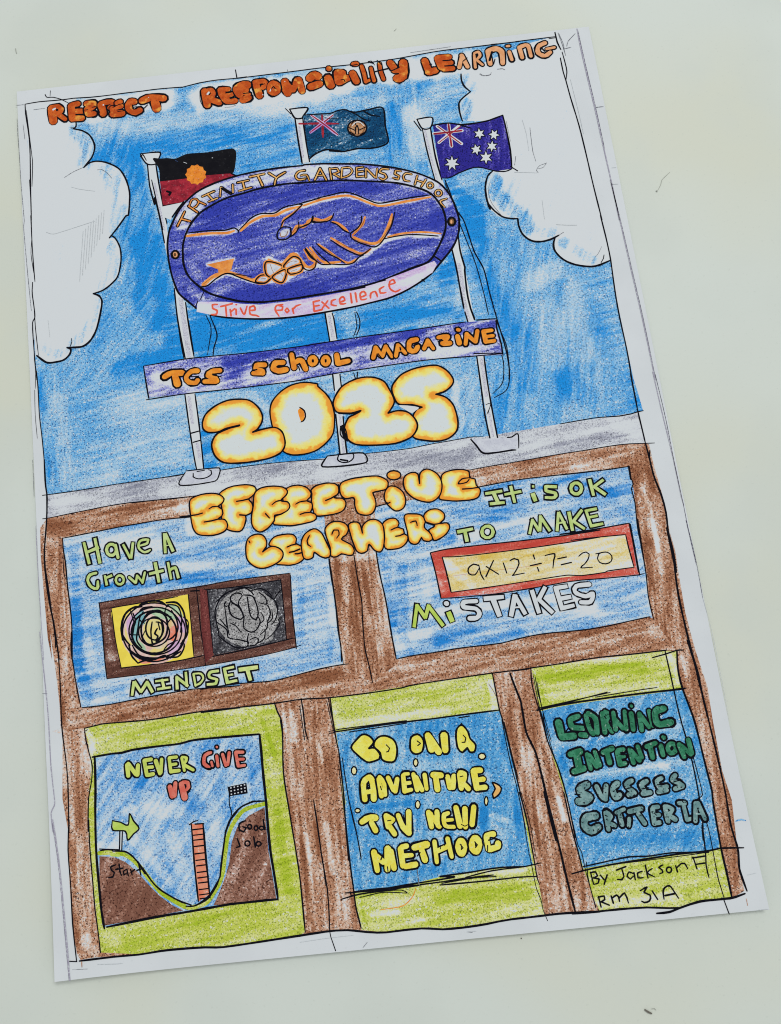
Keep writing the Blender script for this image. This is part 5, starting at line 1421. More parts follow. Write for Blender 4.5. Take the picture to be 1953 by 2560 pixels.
S|ink|0.399|0|r|-1184,-5278 -1168,-5618 -1152,-6036 -1119,-6530 -1130,-6850 -1148,-7086
S|ink|0.225|0|r|-1167,-5450 -1144,-6120 -1140,-6479
S|ink|0.333|0|r|-792,-3825 -780,-4040 -756,-4238
S|ink|0.237|0|r|-824,-3857 -790,-4128 -774,-4307
S|ink|0.424|0|r|-764,-3824 -764,-4145 -749,-4411 -725,-4606
S|ink|0.452|0|r|-725,-4606 -722,-5194 -746,-5699 -757,-6163 -740,-5576 -744,-5910 -741,-6322 -732,-6614 -729,-6807 -686,-7089
S|ink|0.229|0|r|-750,-4813 -744,-5532 -748,-5866
S|ink|0.185|0|r|-683,-4715 -668,-5199
P|post|fr0|3.4|field|0.62|86|0.52|0.46|post between the second and third lower panels|fr5
F|brown|0|1|1769,-3705 2324,-3699 2373,-3689 2383,-4076 2412,-4345 2447,-4787 2551,-5229 2603,-5742 2624,-6209 2615,-6400 2641,-6636 2718,-6964 2736,-7156 2429,-7167 1972,-7160 1982,-6754 1962,-6507 1956,-6140 1924,-5738 1911,-6141 1907,-5421 1867,-5006 1841,-4653 1793,-4261
E|d|-0.4|0.683|2158,-5626 2154,-5894
E|d|-0.35|0.682|2477,-5603 2504,-5928
E|d|0.3|0.593|2082,-5820 2075,-6348
E|d|-0.35|0.581|2343,-6504 2303,-6951
E|d|0.25|0.585|2558,-6329 2556,-6718
E|d|-0.3|0.845|2034,-4307 2040,-4833 2034,-5092
E|d|0.25|0.844|2271,-3975 2218,-4851
E|d|-0.35|0.751|2413,-5300 2486,-5898
E|d|0.25|0.764|2361,-4865 2413,-5300
E|d|-0.3|0.791|2124,-6934 2140,-6999
P|ink_outline|fr0|9.4|const|0.6|0|0.35|0||
S|ink|0.376|0|r|1769,-3705 1782,-3976 1793,-4261 1826,-4459 1868,-4934 1906,-5367 1950,-5959
S|ink|0.274|0|r|1807,-4404 1837,-5017 1880,-5415 1909,-5989
S|ink|0.625|0|r|2040,-3742 2093,-3989 2137,-4172 2140,-4438 2151,-4649 2240,-4940 2280,-5339 2305,-5713 2329,-6181 2272,-5502 2320,-5843 2343,-6111 2364,-6311 2377,-6546 2390,-6703 2412,-6961 2430,-7159
S|ink|0.372|0|r|2372,-3671 2348,-3894 2368,-4163 2406,-4380 2447,-4787 2551,-5229 2603,-5742 2613,-6175
S|ink|0.232|0|r|2390,-3808 2405,-4274 2449,-4560 2486,-4878 2577,-5487 2633,-6210
S|ink|0.417|0|r|2561,-5531 2583,-6042 2605,-6229 2627,-6414 2641,-6636
S|ink|0.231|0|r|2599,-5561 2609,-5978 2637,-6284 2673,-6392 2682,-6640 2718,-6964 2741,-7131
S|ink|0.372|0|r|1898,-5466 1928,-5631 1949,-5847 1956,-6140 1962,-6507 1963,-6662 1982,-6754
S|ink|0.228|0|r|1902,-5789 1900,-6214 1916,-6529 1927,-6788 1967,-6957 1972,-7085
S|ink|0.185|0|r|1927,-5468 1986,-5878 1992,-6341 2001,-6407
P|stile|fr0|3.4|field|0.66|84|0.52|0.46|right stile in brown pencil|fr6
F|brown|0|1|4446,-715 4455,-567 4779,-363 4836,-390 4845,-749 4887,-1225 4887,-1709 4879,-2468 4881,-1772 4912,-2138 4896,-2457 4879,-3106 4915,-3657 4989,-4238 4968,-4730 4952,-5452 5003,-5882 4928,-6585 4899,-6832 4898,-7114 4709,-7187 4693,-6848 4699,-6491 4725,-5855 4741,-5732 4716,-5186 4685,-4645 4619,-4250 4590,-4034 4636,-3661 4630,-3655 4375,-3164 4351,-2903 4384,-2534 4398,-1968 4422,-1588 4392,-2416 4401,-2172 4396,-1694 4448,-1118
E|d|-0.45|0.679|4597,-1037 4655,-1433 4657,-1818 4659,-2105
E|d|0.3|0.842|4709,-753 4767,-1153
E|d|0.35|0.976|4488,-1511 4529,-1995
E|d|-0.4|0.676|4637,-1611 4657,-1996 4641,-2467
E|d|0.25|0.812|4473,-2167 4441,-2727
E|d|-0.3|0.545|4579,-3166 4591,-3387
E|d|-0.4|0.716|4701,-3761 4702,-4031
E|d|-0.25|0.576|4899,-3237 4971,-3789 4989,-4416
E|d|-0.3|0.737|4663,-6307 4697,-6581
E|d|-0.3|0.724|4917,-6958 4828,-7090
E|d|-0.3|0.760|4860,-770 4917,-1461
P|panel|-|4|field|0.45|8|0.45|0.46|pale blue upper left panel|pn1
F|blue2|0|1|-4794,-886 -4129,-830 -3484,-781 -2683,-766 -563,-806 -539,-1012 -547,-1692 -519,-2424 -516,-2889 -503,-3334 -1079,-3398 -1647,-3476 -2131,-3463 -2141,-3494 -2850,-3476 -3525,-3515 -4236,-3568 -4624,-3567 -4729,-2863 -4731,-2400 -4739,-2835 -4714,-2037 -4753,-1653 -4778,-1170
E|d|0.45|1.850|-4634,-1951 -4659,-2843 -4627,-2873 -4526,-3448
E|d|0.3|1.332|-4634,-1185 -4624,-1762
E|d|-0.2|1.481|-4492,-2528 -4435,-2866
E|d|0.25|1.523|-4185,-1789 -3419,-1794 -2454,-1724
E|d|-0.25|1.911|-2863,-1566 -2444,-1611
E|d|0.3|0.761|-2950,-1794 -2338,-1813 -1727,-1832
E|d|0.15|1.839|-2605,-1324 -2000,-1466
E|d|0.3|0.760|-1713,-1681 -835,-1790
E|d|-0.25|1.285|-575,-3067 -632,-3244
E|d|-0.3|1.116|-580,-2136 -588,-2697
E|d|0.25|1.298|-1022,-1994 -1111,-2827
E|d|-0.2|1.656|-1605,-3052 -1243,-3181
E|d|0.2|1.102|-646,-2876 -669,-3240
E|d|-0.15|1.942|-4136,-946 -3358,-932
E|d|0.15|1.922|-3097,-1348 -2616,-1361
E|d|-0.35|1.932|-4417,-1111 -3083,-1156
E|d|-0.3|1.719|-4366,-1598 -3024,-1645
E|d|-0.35|1.391|-2696,-532 -2733,-999 -2122,-1112 -1812,-1099
E|d|-0.3|1.787|-3852,-3369 -3100,-3309 -1927,-3311
P|ink_outline|pn1|9.4|const|0.6|0|0.35|0||
S|ink|0.360|0|r|-4794,-890 -4618,-875 -4129,-830 -3836,-802 -3484,-781 -3151,-759 -2683,-766 -2869,-745 -2666,-740 -2493,-728
S|ink|0.403|0|r|-4794,-886 -4793,-1071 -4765,-1306 -4753,-1653 -4723,-2036 -4714,-2318 -4733,-2835
S|ink|0.253|0|r|-4803,-1167 -4801,-1457 -4777,-1555
S|ink|0.341|0|r|-4726,-2401 -4745,-2677 -4715,-2956 -4684,-3269 -4633,-3566
S|ink|0.338|0|r|-4615,-3574 -4236,-3572 -3825,-3539 -3525,-3515 -3112,-3485 -2849,-3472 -2477,-3487 -2141,-3494
S|ink|0.338|0|r|-2769,-3494 -2487,-3472 -2131,-3463 -1647,-3476 -1364,-3442 -1079,-3398 -776,-3357 -504,-3339 -419,-3339
P|panel|-|4|field|0.45|8|0.45|0.46|blue upper right panel|pn2
F|blue2|0|1|291,-927 1975,-786 2660,-733 3973,-730 3325,-729 4446,-715 4448,-1118 4396,-1694 4401,-2172 4392,-2416 4398,-1968 4384,-2534 4351,-2903 4362,-3135 4311,-3111 3236,-3201 2638,-3195 1956,-3271 947,-3294 383,-3336 326,-3343 306,-3067 277,-2414 222,-1650 217,-1636
E|d|0.3|0.678|826,-973 1577,-1008
E|d|0.45|1.141|797,-1641 1373,-1616 1476,-1570
E|d|0.3|0.766|1536,-1150 2675,-1235
E|d|0.3|0.955|1620,-1237 2369,-1357
E|d|0.35|1.512|336,-1949 341,-2794 605,-1936 544,-2681
E|d|0.3|1.467|471,-2951 545,-3234
E|d|0.35|1.283|962,-3186 1894,-3191 2277,-3121
E|d|0.25|1.473|980,-3059 1548,-3008
E|d|-0.3|1.474|611,-3021 895,-2995
E|d|0.2|1.900|4034,-1073 4245,-1485
E|d|-0.3|2.210|2992,-2752 3435,-2892
E|d|-0.2|2.204|3399,-2803 3550,-3003
E|d|0.2|1.111|3874,-2760 4275,-2616
E|d|-0.35|1.541|2088,-936 2621,-975 3390,-981
E|d|-0.35|1.523|1581,-1504 2057,-1517
E|d|-0.35|1.712|2707,-1510 3783,-1472
E|d|-0.4|1.484|687,-2733 1409,-2679 3474,-2673
E|d|-0.3|0.926|-597,-1308 332,-1091 729,-1009 862,-1155
E|d|-0.2|1.490|942,-1972 940,-2537
E|d|0.3|0.773|2618,-995 3612,-809
P|ink_outline|pn2|9.4|const|0.6|0|0.35|0||
S|ink|0.372|0|r|298,-928 386,-909 512,-891
S|ink|0.357|0|r|1975,-786 2269,-760 2660,-733 3240,-728 3974,-726 3325,-729 3711,-732 4097,-725 4447,-711
S|ink|0.612|0|r|4443,-710 4443,-783 4437,-921
S|ink|0.344|0|r|4435,-881 4460,-1002 4417,-1076 4431,-1311 4396,-1694 4400,-2077 4392,-2416 4422,-1588 4398,-1968 4393,-2441 4361,-2755 4362,-2941 4379,-3164
S|ink|0.338|0|r|4321,-3106 3990,-3142 3610,-3185 3236,-3201 2638,-3195 2260,-3229 1956,-3271 1322,-3278 946,-3303 609,-3314 383,-3336 335,-3344
S|ink|0.256|0|r|1581,-704 1923,-745 1994,-789
P|lettering|-|0|empty|0.6|0|0.35|0|green outlined writing reading Have A Growth|v1
P|letter|v1|10.0|const|0.6|0|0.3|0||
S|ink|2.016|0|q|-4450,-1010 -4387,-1337
S|ink|2.016|0|q|-4269,-961 -4214,-1345
S|ink|1.953|0|q|-4410,-1160 -4233,-1107
S|letter_green|1.016|0|q|-4450,-1010 -4387,-1337
S|letter_green|1.015|0|q|-4269,-961 -4214,-1345
S|letter_green|0.948|0|q|-4410,-1160 -4233,-1107
P|letter|v1|10.15|const|0.6|0|0.3|0||
S|ink|1.951|1|r|-3933,-1172 -3953,-1224 -3996,-1253 -4044,-1248 -4082,-1211 -4094,-1155 -4075,-1101 -4033,-1072 -3985,-1077 -3946,-1114
S|ink|1.945|0|r|-3941,-1094 -3915,-1300
S|letter_green|0.947|1|r|-3933,-1172 -3953,-1224 -3996,-1253 -4044,-1248 -4082,-1211 -4094,-1155 -4075,-1101 -4033,-1072 -3985,-1077 -3946,-1114
S|letter_green|0.944|0|r|-3941,-1094 -3915,-1300
P|letter|v1|10.3|const|0.6|0|0.3|0||
S|ink|1.871|0|q|-3816,-1107 -3723,-1320
S|ink|1.871|0|q|-3660,-1095 -3704,-1322
S|letter_green|0.870|0|q|-3816,-1107 -3723,-1320
S|letter_green|0.870|0|q|-3660,-1095 -3704,-1322
P|letter|v1|10.0|const|0.6|0|0.3|0||
S|ink|1.735|0|r|-3547,-1145 -3429,-1119 -3406,-1063 -3542,-1068 -3569,-1182 -3478,-1260 -3389,-1230
S|letter_green|0.728|0|r|-3547,-1145 -3429,-1119 -3406,-1063 -3542,-1068 -3569,-1182 -3478,-1260 -3389,-1230
P|letter|v1|10.15|const|0.6|0|0.3|0||
S|ink|1.945|0|q|-3140,-1004 -3148,-1295
S|ink|1.946|0|q|-3120,-1006 -3025,-1279
S|ink|1.216|0|q|-3134,-1190 -3066,-1187
S|letter_green|0.944|0|q|-3140,-1004 -3148,-1295
S|letter_green|0.944|0|q|-3120,-1006 -3025,-1279
S|letter_green|0.286|0|q|-3134,-1190 -3066,-1187
P|letter|v1|10.0|const|0.6|0|0.3|0||
S|ink|1.925|0|r|-4285,-1511 -4382,-1530 -4425,-1611 -4373,-1722 -4279,-1760 -4263,-1647
S|letter_green|0.934|0|r|-4285,-1511 -4382,-1530 -4425,-1611 -4373,-1722 -4279,-1760 -4263,-1647
P|letter|v1|10.15|const|0.6|0|0.3|0||
S|ink|1.781|0|q|-4144,-1574 -4123,-1710
S|ink|1.787|0|q|-4126,-1604 -4042,-1579
S|letter_green|0.789|0|q|-4144,-1574 -4123,-1710
S|letter_green|0.792|0|q|-4126,-1604 -4042,-1579
P|letter|v1|10.3|const|0.6|0|0.3|0||
S|ink|1.783|1|r|-3844,-1669 -3860,-1709 -3894,-1732 -3934,-1728 -3965,-1698 -3974,-1655 -3960,-1612 -3926,-1589 -3886,-1593 -3855,-1623
S|letter_green|0.791|1|r|-3844,-1669 -3860,-1709 -3894,-1732 -3934,-1728 -3965,-1698 -3974,-1655 -3960,-1612 -3926,-1589 -3886,-1593 -3855,-1623
P|letter|v1|10.0|const|0.6|0|0.3|0||
S|ink|1.781|0|r|-3757,-1634 -3664,-1730
S|ink|1.708|0|r|-3628,-1619 -3654,-1731
S|ink|1.708|0|r|-3628,-1619 -3549,-1732
S|ink|1.708|0|r|-3500,-1584 -3549,-1742
S|letter_green|0.789|0|r|-3757,-1634 -3664,-1730
S|letter_green|0.717|0|r|-3628,-1619 -3654,-1731
S|letter_green|0.717|0|r|-3628,-1619 -3549,-1732
S|letter_green|0.717|0|r|-3500,-1584 -3549,-1742
P|letter|v1|10.15|const|0.6|0|0.3|0||
S|ink|1.997|0|q|-3322,-1459 -3285,-1751
S|ink|1.932|0|q|-3416,-1613 -3212,-1586
S|letter_green|1.006|0|q|-3322,-1459 -3285,-1751
S|letter_green|0.937|0|q|-3416,-1613 -3212,-1586
P|letter|v1|10.3|const|0.6|0|0.3|0||
S|ink|1.854|0|q|-3116,-1472 -3087,-1724
S|ink|1.860|0|q|-3092,-1589 -3007,-1560 -2971,-1717
S|letter_green|0.862|0|q|-3116,-1472 -3087,-1724
S|letter_green|0.865|0|q|-3092,-1589 -3007,-1560 -2971,-1717
P|lettering|-|0|empty|0.6|0|0.35|0|green outlined writing reading MINDSET|v2
P|letter|v2|10.0|const|0.6|0|0.3|0||
S|ink|1.905|0|q|-3828,-3459 -3789,-3277
S|ink|1.978|0|q|-3775,-3279 -3694,-3424
S|ink|1.978|0|q|-3585,-3299 -3684,-3425
S|ink|1.978|0|q|-3581,-3299 -3514,-3443
S|letter_green2|0.873|0|q|-3828,-3459 -3789,-3277
S|letter_green2|0.949|0|q|-3775,-3279 -3694,-3424
S|letter_green2|0.949|0|q|-3585,-3299 -3684,-3425
S|letter_green2|0.949|0|q|-3581,-3299 -3514,-3443
P|letter|v2|10.15|const|0.6|0|0.3|0||
S|ink|1.748|0|q|-3443,-3294 -3260,-3289
S|ink|1.901|0|q|-3345,-3284 -3326,-3404
S|ink|1.743|0|q|-3421,-3417 -3229,-3410
S|letter_green2|0.715|0|q|-3443,-3294 -3260,-3289
S|letter_green2|0.871|0|q|-3345,-3284 -3326,-3404
S|letter_green2|0.713|0|q|-3421,-3417 -3229,-3410
P|letter|v2|10.3|const|0.6|0|0.3|0||
S|ink|1.908|0|q|-3120,-3434 -3117,-3268
S|ink|1.981|0|q|-3113,-3268 -2956,-3412
S|ink|1.831|0|q|-2966,-3411 -2967,-3215
S|letter_green2|0.874|0|q|-3120,-3434 -3117,-3268
S|letter_green2|0.951|0|q|-3113,-3268 -2956,-3412
S|letter_green2|0.796|0|q|-2966,-3411 -2967,-3215
P|letter|v2|10.0|const|0.6|0|0.3|0||
S|ink|1.742|0|r|-2848,-3246 -2830,-3425
S|ink|1.666|0|r|-2841,-3241 -2731,-3253 -2701,-3330 -2763,-3398 -2815,-3417
S|letter_green2|0.713|0|r|-2848,-3246 -2830,-3425
S|letter_green2|0.635|0|r|-2841,-3241 -2731,-3253 -2701,-3330 -2763,-3398 -2815,-3417
P|letter|v2|10.15|const|0.6|0|0.3|0||
S|ink|1.823|0|q|-2462,-3237 -2589,-3247 -2605,-3317 -2488,-3368 -2513,-3424 -2640,-3425
S|letter_green2|0.793|0|q|-2462,-3237 -2589,-3247 -2605,-3317 -2488,-3368 -2513,-3424 -2640,-3425
P|letter|v2|10.3|const|0.6|0|0.3|0||
S|ink|1.978|0|q|-2359,-3218 -2331,-3427
S|ink|1.830|0|q|-2359,-3218 -2220,-3203
S|ink|1.745|0|q|-2342,-3322 -2241,-3315
S|ink|1.821|0|q|-2325,-3427 -2189,-3412
S|letter_green2|0.950|0|q|-2359,-3218 -2331,-3427
S|letter_green2|0.795|0|q|-2359,-3218 -2220,-3203
S|letter_green2|0.714|0|q|-2342,-3322 -2241,-3315
S|letter_green2|0.792|0|q|-2325,-3427 -2189,-3412
P|letter|v2|10.0|const|0.6|0|0.3|0||
S|ink|2.145|0|q|-2114,-3253 -1856,-3244
S|ink|2.216|0|q|-2003,-3264 -1973,-3415
S|letter_green2|1.112|0|q|-2114,-3253 -1856,-3244
S|letter_green2|1.187|0|q|-2003,-3264 -1973,-3415
P|lettering|-|0|empty|0.6|0|0.35|0|green outlined writing reading It is OK TO MAKE|v3
P|letter|v3|10.0|const|0.6|0|0.3|0||
S|ink|1.950|0|q|2103,-903 2346,-890
S|ink|2.089|0|q|2225,-922 2265,-1064
S|ink|2.015|0|q|2153,-1077 2355,-1079
S|letter_green|0.946|0|q|2103,-903 2346,-890
S|letter_green|1.089|0|q|2225,-922 2265,-1064
S|letter_green|1.015|0|q|2153,-1077 2355,-1079
P|letter|v3|10.15|const|0.6|0|0.3|0||
S|ink|2.014|0|q|2511,-841 2531,-1083
S|ink|1.874|0|q|2404,-951 2648,-929
S|letter_green|1.015|0|q|2511,-841 2531,-1083
S|letter_green|0.872|0|q|2404,-951 2648,-929
P|letter|v3|10.3|const|0.6|0|0.3|0||
S|ink|2.305|0|q|2844,-1004 2862,-1090
S|ink|1.803|0|q|2862,-868 2870,-869
S|letter_green|1.306|0|q|2844,-1004 2862,-1090
S|letter_green|0.799|0|q|2862,-868 2870,-869
P|letter|v3|10.0|const|0.6|0|0.3|0||
S|ink|2.015|0|q|3224,-914 3067,-896 3057,-960 3201,-1019 3176,-1085 3039,-1070
S|letter_green|1.015|0|q|3224,-914 3067,-896 3057,-960 3201,-1019 3176,-1085 3039,-1070
P|letter|v3|10.15|const|0.6|0|0.3|0||
S|ink|2.090|1|r|3629,-988 3603,-1040 3554,-1068 3503,-1062 3465,-1025 3459,-969 3484,-915 3533,-887 3584,-892 3622,-930
S|letter_green|1.089|1|r|3629,-988 3603,-1040 3554,-1068 3503,-1062 3465,-1025 3459,-969 3484,-915 3533,-887 3584,-892 3622,-930
P|letter|v3|10.3|const|0.6|0|0.3|0||
S|ink|2.083|0|q|3782,-872 3798,-1106
S|ink|2.016|0|q|3987,-891 3841,-973
S|ink|2.009|0|q|3839,-983 3979,-1116
S|letter_green|1.086|0|q|3782,-872 3798,-1106
S|letter_green|1.016|0|q|3987,-891 3841,-973
S|letter_green|1.012|0|q|3839,-983 3979,-1116
P|letter|v3|10.0|const|0.6|0|0.3|0||
S|ink|1.999|0|q|1570,-1470 1790,-1449
S|ink|2.064|0|q|1674,-1495 1682,-1621
S|letter_green|1.007|0|q|1570,-1470 1790,-1449
S|letter_green|1.076|0|q|1674,-1495 1682,-1621
P|letter|v3|10.15|const|0.6|0|0.3|0||
S|ink|1.996|1|r|2117,-1533 2090,-1586 2040,-1615 1985,-1609 1945,-1570 1937,-1514 1962,-1458 2013,-1429 2067,-1435 2107,-1474
S|letter_green|1.006|1|r|2117,-1533 2090,-1586 2040,-1615 1985,-1609 1945,-1570 1937,-1514 1962,-1458 2013,-1429 2067,-1435 2107,-1474
P|letter|v3|10.3|const|0.6|0|0.3|0||
S|ink|1.926|0|q|2690,-1614 2766,-1410
S|ink|1.991|0|q|2766,-1410 2839,-1582
S|ink|1.918|0|q|2903,-1367 2857,-1584
S|ink|1.989|0|q|2905,-1377 3007,-1600
S|letter_green|0.935|0|q|2690,-1614 2766,-1410
S|letter_green|1.003|0|q|2766,-1410 2839,-1582
S|letter_green|0.931|0|q|2903,-1367 2857,-1584
S|letter_green|1.002|0|q|2905,-1377 3007,-1600
P|letter|v3|10.0|const|0.6|0|0.3|0||
S|ink|1.928|0|q|3129,-1613 3194,-1340
S|ink|1.917|0|q|3204,-1341 3283,-1601
S|ink|1.632|0|q|3167,-1502 3273,-1498
S|letter_green|0.936|0|q|3129,-1613 3194,-1340
S|letter_green|0.930|0|q|3204,-1341 3283,-1601
S|letter_green|0.643|0|q|3167,-1502 3273,-1498
P|letter|v3|10.15|const|0.6|0|0.3|0||
S|ink|1.987|0|q|3363,-1359 3370,-1630
S|ink|1.921|0|q|3567,-1342 3406,-1499
S|ink|1.915|0|q|3406,-1499 3554,-1630
S|letter_green|1.001|0|q|3363,-1359 3370,-1630
S|letter_green|0.932|0|q|3567,-1342 3406,-1499
S|letter_green|0.929|0|q|3406,-1499 3554,-1630
P|letter|v3|10.3|const|0.6|0|0.3|0||
S|ink|1.988|0|q|3636,-1351 3675,-1607
S|ink|1.927|0|q|3644,-1352 3795,-1339
S|ink|1.777|0|q|3658,-1464 3790,-1451
S|ink|1.916|0|q|3681,-1603 3855,-1588
S|letter_green|1.001|0|q|3636,-1351 3675,-1607
S|letter_green|0.935|0|q|3644,-1352 3795,-1339
S|letter_green|0.788|0|q|3658,-1464 3790,-1451
S|letter_green|0.930|0|q|3681,-1603 3855,-1588
P|lettering|-|0|empty|0.6|0|0.35|0|outlined writing reading MISTAKES, first two letters green|v4
P|letter|v4|10.0|const|0.6|0|0.3|0||
S|ink|1.900|0|q|669,-2870 753,-2554
S|ink|1.965|0|q|757,-2564 854,-2751
S|ink|1.891|0|q|934,-2583 863,-2752
S|ink|1.958|0|q|936,-2592 1111,-2898
S|letter_lime|1.043|0|q|669,-2870 753,-2554
S|letter_lime|1.112|0|q|757,-2564 854,-2751
S|letter_lime|1.038|0|q|934,-2583 863,-2752
S|letter_lime|1.108|0|q|936,-2592 1111,-2898
P|letter|v4|10.15|const|0.6|0|0.3|0||
S|ink|2.404|0|q|1236,-2735 1264,-2840
S|letter_lime|1.553|0|q|1236,-2735 1264,-2840
P|letter|v4|10.3|const|0.6|0|0.3|0||
S|ink|2.270|0|r|1210,-2574 1221,-2577
S|paper_white|1.414|0|r|1210,-2574 1221,-2577
P|letter|v4|10.0|const|0.6|0|0.3|0||
S|ink|2.187|0|r|1686,-2587 1489,-2585 1478,-2658 1668,-2706 1709,-2785 1657,-2844 1545,-2842
S|paper_white|1.335|0|r|1686,-2587 1489,-2585 1478,-2658 1668,-2706 1709,-2785 1657,-2844 1545,-2842
P|letter|v4|10.15|const|0.6|0|0.3|0||
S|ink|2.193|0|q|1836,-2565 2103,-2566
S|ink|2.402|0|q|1951,-2578 2009,-2835
S|paper_white|1.338|0|q|1836,-2565 2103,-2566
S|paper_white|1.552|0|q|1951,-2578 2009,-2835
P|letter|v4|10.3|const|0.6|0|0.3|0||
S|ink|2.267|0|q|2198,-2855 2299,-2577
S|ink|2.252|0|q|2304,-2577 2411,-2849
S|ink|1.443|0|q|2253,-2749 2356,-2750
S|paper_white|1.412|0|q|2198,-2855 2299,-2577
S|paper_white|1.403|0|q|2304,-2577 2411,-2849
S|paper_white|0.592|0|q|2253,-2749 2356,-2750
P|letter|v4|10.0|const|0.6|0|0.3|0||
S|ink|2.251|0|q|2579,-2532 2629,-2853
S|ink|2.113|0|q|2782,-2497 2661,-2662
S|ink|2.176|0|q|2661,-2662 2831,-2875
S|paper_white|1.402|0|q|2579,-2532 2629,-2853
S|paper_white|1.260|0|q|2782,-2497 2661,-2662
S|paper_white|1.328|0|q|2661,-2662 2831,-2875
P|letter|v4|10.15|const|0.6|0|0.3|0||
S|ink|2.251|0|q|2956,-2525 2997,-2836
S|ink|2.119|0|q|2957,-2516 3118,-2508
S|ink|2.037|0|q|2974,-2691 3146,-2676
S|ink|2.104|0|q|2997,-2836 3178,-2813
S|paper_white|1.402|0|q|2956,-2525 2997,-2836
S|paper_white|1.264|0|q|2957,-2516 3118,-2508
S|paper_white|1.185|0|q|2974,-2691 3146,-2676
S|paper_white|1.255|0|q|2997,-2836 3178,-2813
P|letter|v4|10.3|const|0.6|0|0.3|0||
S|ink|2.109|0|r|3483,-2515 3276,-2521 3241,-2611 3396,-2693 3514,-2659 3455,-2782 3306,-2776
S|paper_white|1.258|0|r|3483,-2515 3276,-2521 3241,-2611 3396,-2693 3514,-2659 3455,-2782 3306,-2776
P|lettering|-|0|empty|0.6|0|0.35|0|gold balloon lettering reading EFFECTIVE|v5
P|letter|v5|12.0|edge|2.5|0|0.3|0.45||
F|balloon|1|1|-2205,-459 -2103,-375 -1959,-335 -1740,-335 -1611,-381 -1595,-462 -1665,-534 -1731,-577 -1683,-642 -1673,-738 -1715,-812 -1803,-842 -1800,-897 -1852,-1032 -1927,-1090 -2116,-1035 -2195,-886 -2176,-668
S|ink|0.481|1|r|-2205,-459 -2103,-375 -1959,-335 -1740,-335 -1611,-381 -1595,-462 -1665,-534 -1731,-577 -1683,-642 -1673,-738 -1715,-812 -1803,-842 -1800,-897 -1852,-1032 -1927,-1090 -2116,-1035 -2195,-886 -2176,-668
S|ink|0.483|0|r|-1731,-574 -1826,-587 -1928,-592
S|ink|0.480|0|r|-1802,-837 -1897,-819
P|letter|v5|12.2|edge|2.5|0|0.3|0.45||
F|balloon|1|1|-2686,-501 -2530,-423 -2326,-414 -2189,-453 -2125,-531 -2171,-605 -2236,-641 -2171,-700 -2166,-763 -2189,-808 -2255,-851 -2147,-867 -2106,-958 -2148,-1047 -2276,-1096 -2431,-1102 -2599,-1061 -2668,-960 -2691,-769
S|ink|0.481|1|r|-2686,-501 -2530,-423 -2326,-414 -2189,-453 -2125,-531 -2171,-605 -2236,-641 -2171,-700 -2166,-763 -2189,-808 -2255,-851 -2147,-867 -2106,-958 -2148,-1047 -2276,-1096 -2431,-1102 -2599,-1061 -2668,-960 -2691,-769
S|ink|0.483|0|r|-2236,-641 -2330,-638 -2387,-668
S|ink|0.480|0|r|-2255,-851 -2365,-867 -2482,-873
S|ink|0.482|0|r|-2697,-745 -2588,-741 -2496,-724
P|letter|v5|12.0|edge|2.5|0|0.3|0.45||
F|balloon|1|1|-1096,-469 -920,-433 -770,-489 -704,-591 -726,-652 -794,-708 -713,-748 -716,-842 -753,-901 -672,-941 -673,-1019 -755,-1057 -1067,-1086 -1265,-1057 -1370,-1022 -1327,-901 -1159,-778 -1174,-619
S|ink|0.478|1|r|-1096,-469 -920,-433 -770,-489 -704,-591 -726,-652 -794,-708 -713,-748 -716,-842 -753,-901 -672,-941 -673,-1019 -755,-1057 -1067,-1086 -1265,-1057 -1370,-1022 -1327,-901 -1159,-778 -1174,-619
S|ink|0.481|0|r|-794,-708 -903,-712 -977,-743
S|ink|0.479|0|r|-753,-901 -846,-899 -922,-917
P|letter|v5|12.4|edge|2.5|0|0.3|0.45||
F|balloon|1|1|-1612,-476 -1513,-416 -1339,-403 -1155,-439 -1085,-510 -1115,-578 -1209,-659 -1103,-690 -1072,-764 -1118,-830 -1232,-880 -1327,-901 -1350,-977 -1470,-1089 -1598,-1133 -1698,-1049 -1716,-906 -1664,-692 -1644,-568
S|ink|0.480|1|r|-1612,-476 -1513,-416 -1339,-403 -1155,-439 -1085,-510 -1115,-578 -1209,-659 -1103,-690 -1072,-764 -1118,-830 -1232,-880 -1327,-901 -1350,-977 -1470,-1089 -1598,-1133 -1698,-1049 -1716,-906 -1664,-692 -1644,-568
S|ink|0.482|0|r|-1209,-655 -1288,-665 -1358,-710
S|ink|0.479|0|r|-1232,-880 -1333,-885 -1344,-915
S|ink|0.479|0|r|-1477,-846 -1422,-922
P|letter|v5|11.8|edge|2.5|0|0.3|0.45||
F|balloon|1|1|-706,-544 -613,-475 -439,-451 -301,-477 -253,-530 -255,-500 -263,-633 -341,-704 -212,-731 -163,-802 -202,-908 -301,-960 -505,-981 -673,-963 -708,-853 -722,-757 -695,-602
S|ink|0.480|1|r|-706,-544 -613,-475 -439,-451 -301,-477 -253,-530 -255,-500 -263,-633 -341,-704 -212,-731 -163,-802 -202,-908 -301,-960 -505,-981 -673,-963 -708,-853 -722,-757 -695,-602
S|ink|0.481|0|r|-294,-662 -396,-709 -485,-735
P|letter|v5|12.0|edge|2.5|0|0.3|0.45||
F|balloon|1|1|-215,-488 -52,-427 199,-414 415,-430 545,-516 551,-588 511,-655 384,-676 289,-691 310,-775 313,-901 248,-1019 137,-1046 4,-993 -27,-864 -27,-741 -167,-739 -234,-652
S|ink|0.480|1|r|-215,-488 -52,-427 199,-414 415,-430 545,-516 551,-588 511,-655 384,-676 289,-691 310,-775 313,-901 248,-1019 137,-1046 4,-993 -27,-864 -27,-741 -167,-739 -234,-652
P|letter|v5|12.2|edge|2.6|0|0.3|0.45||
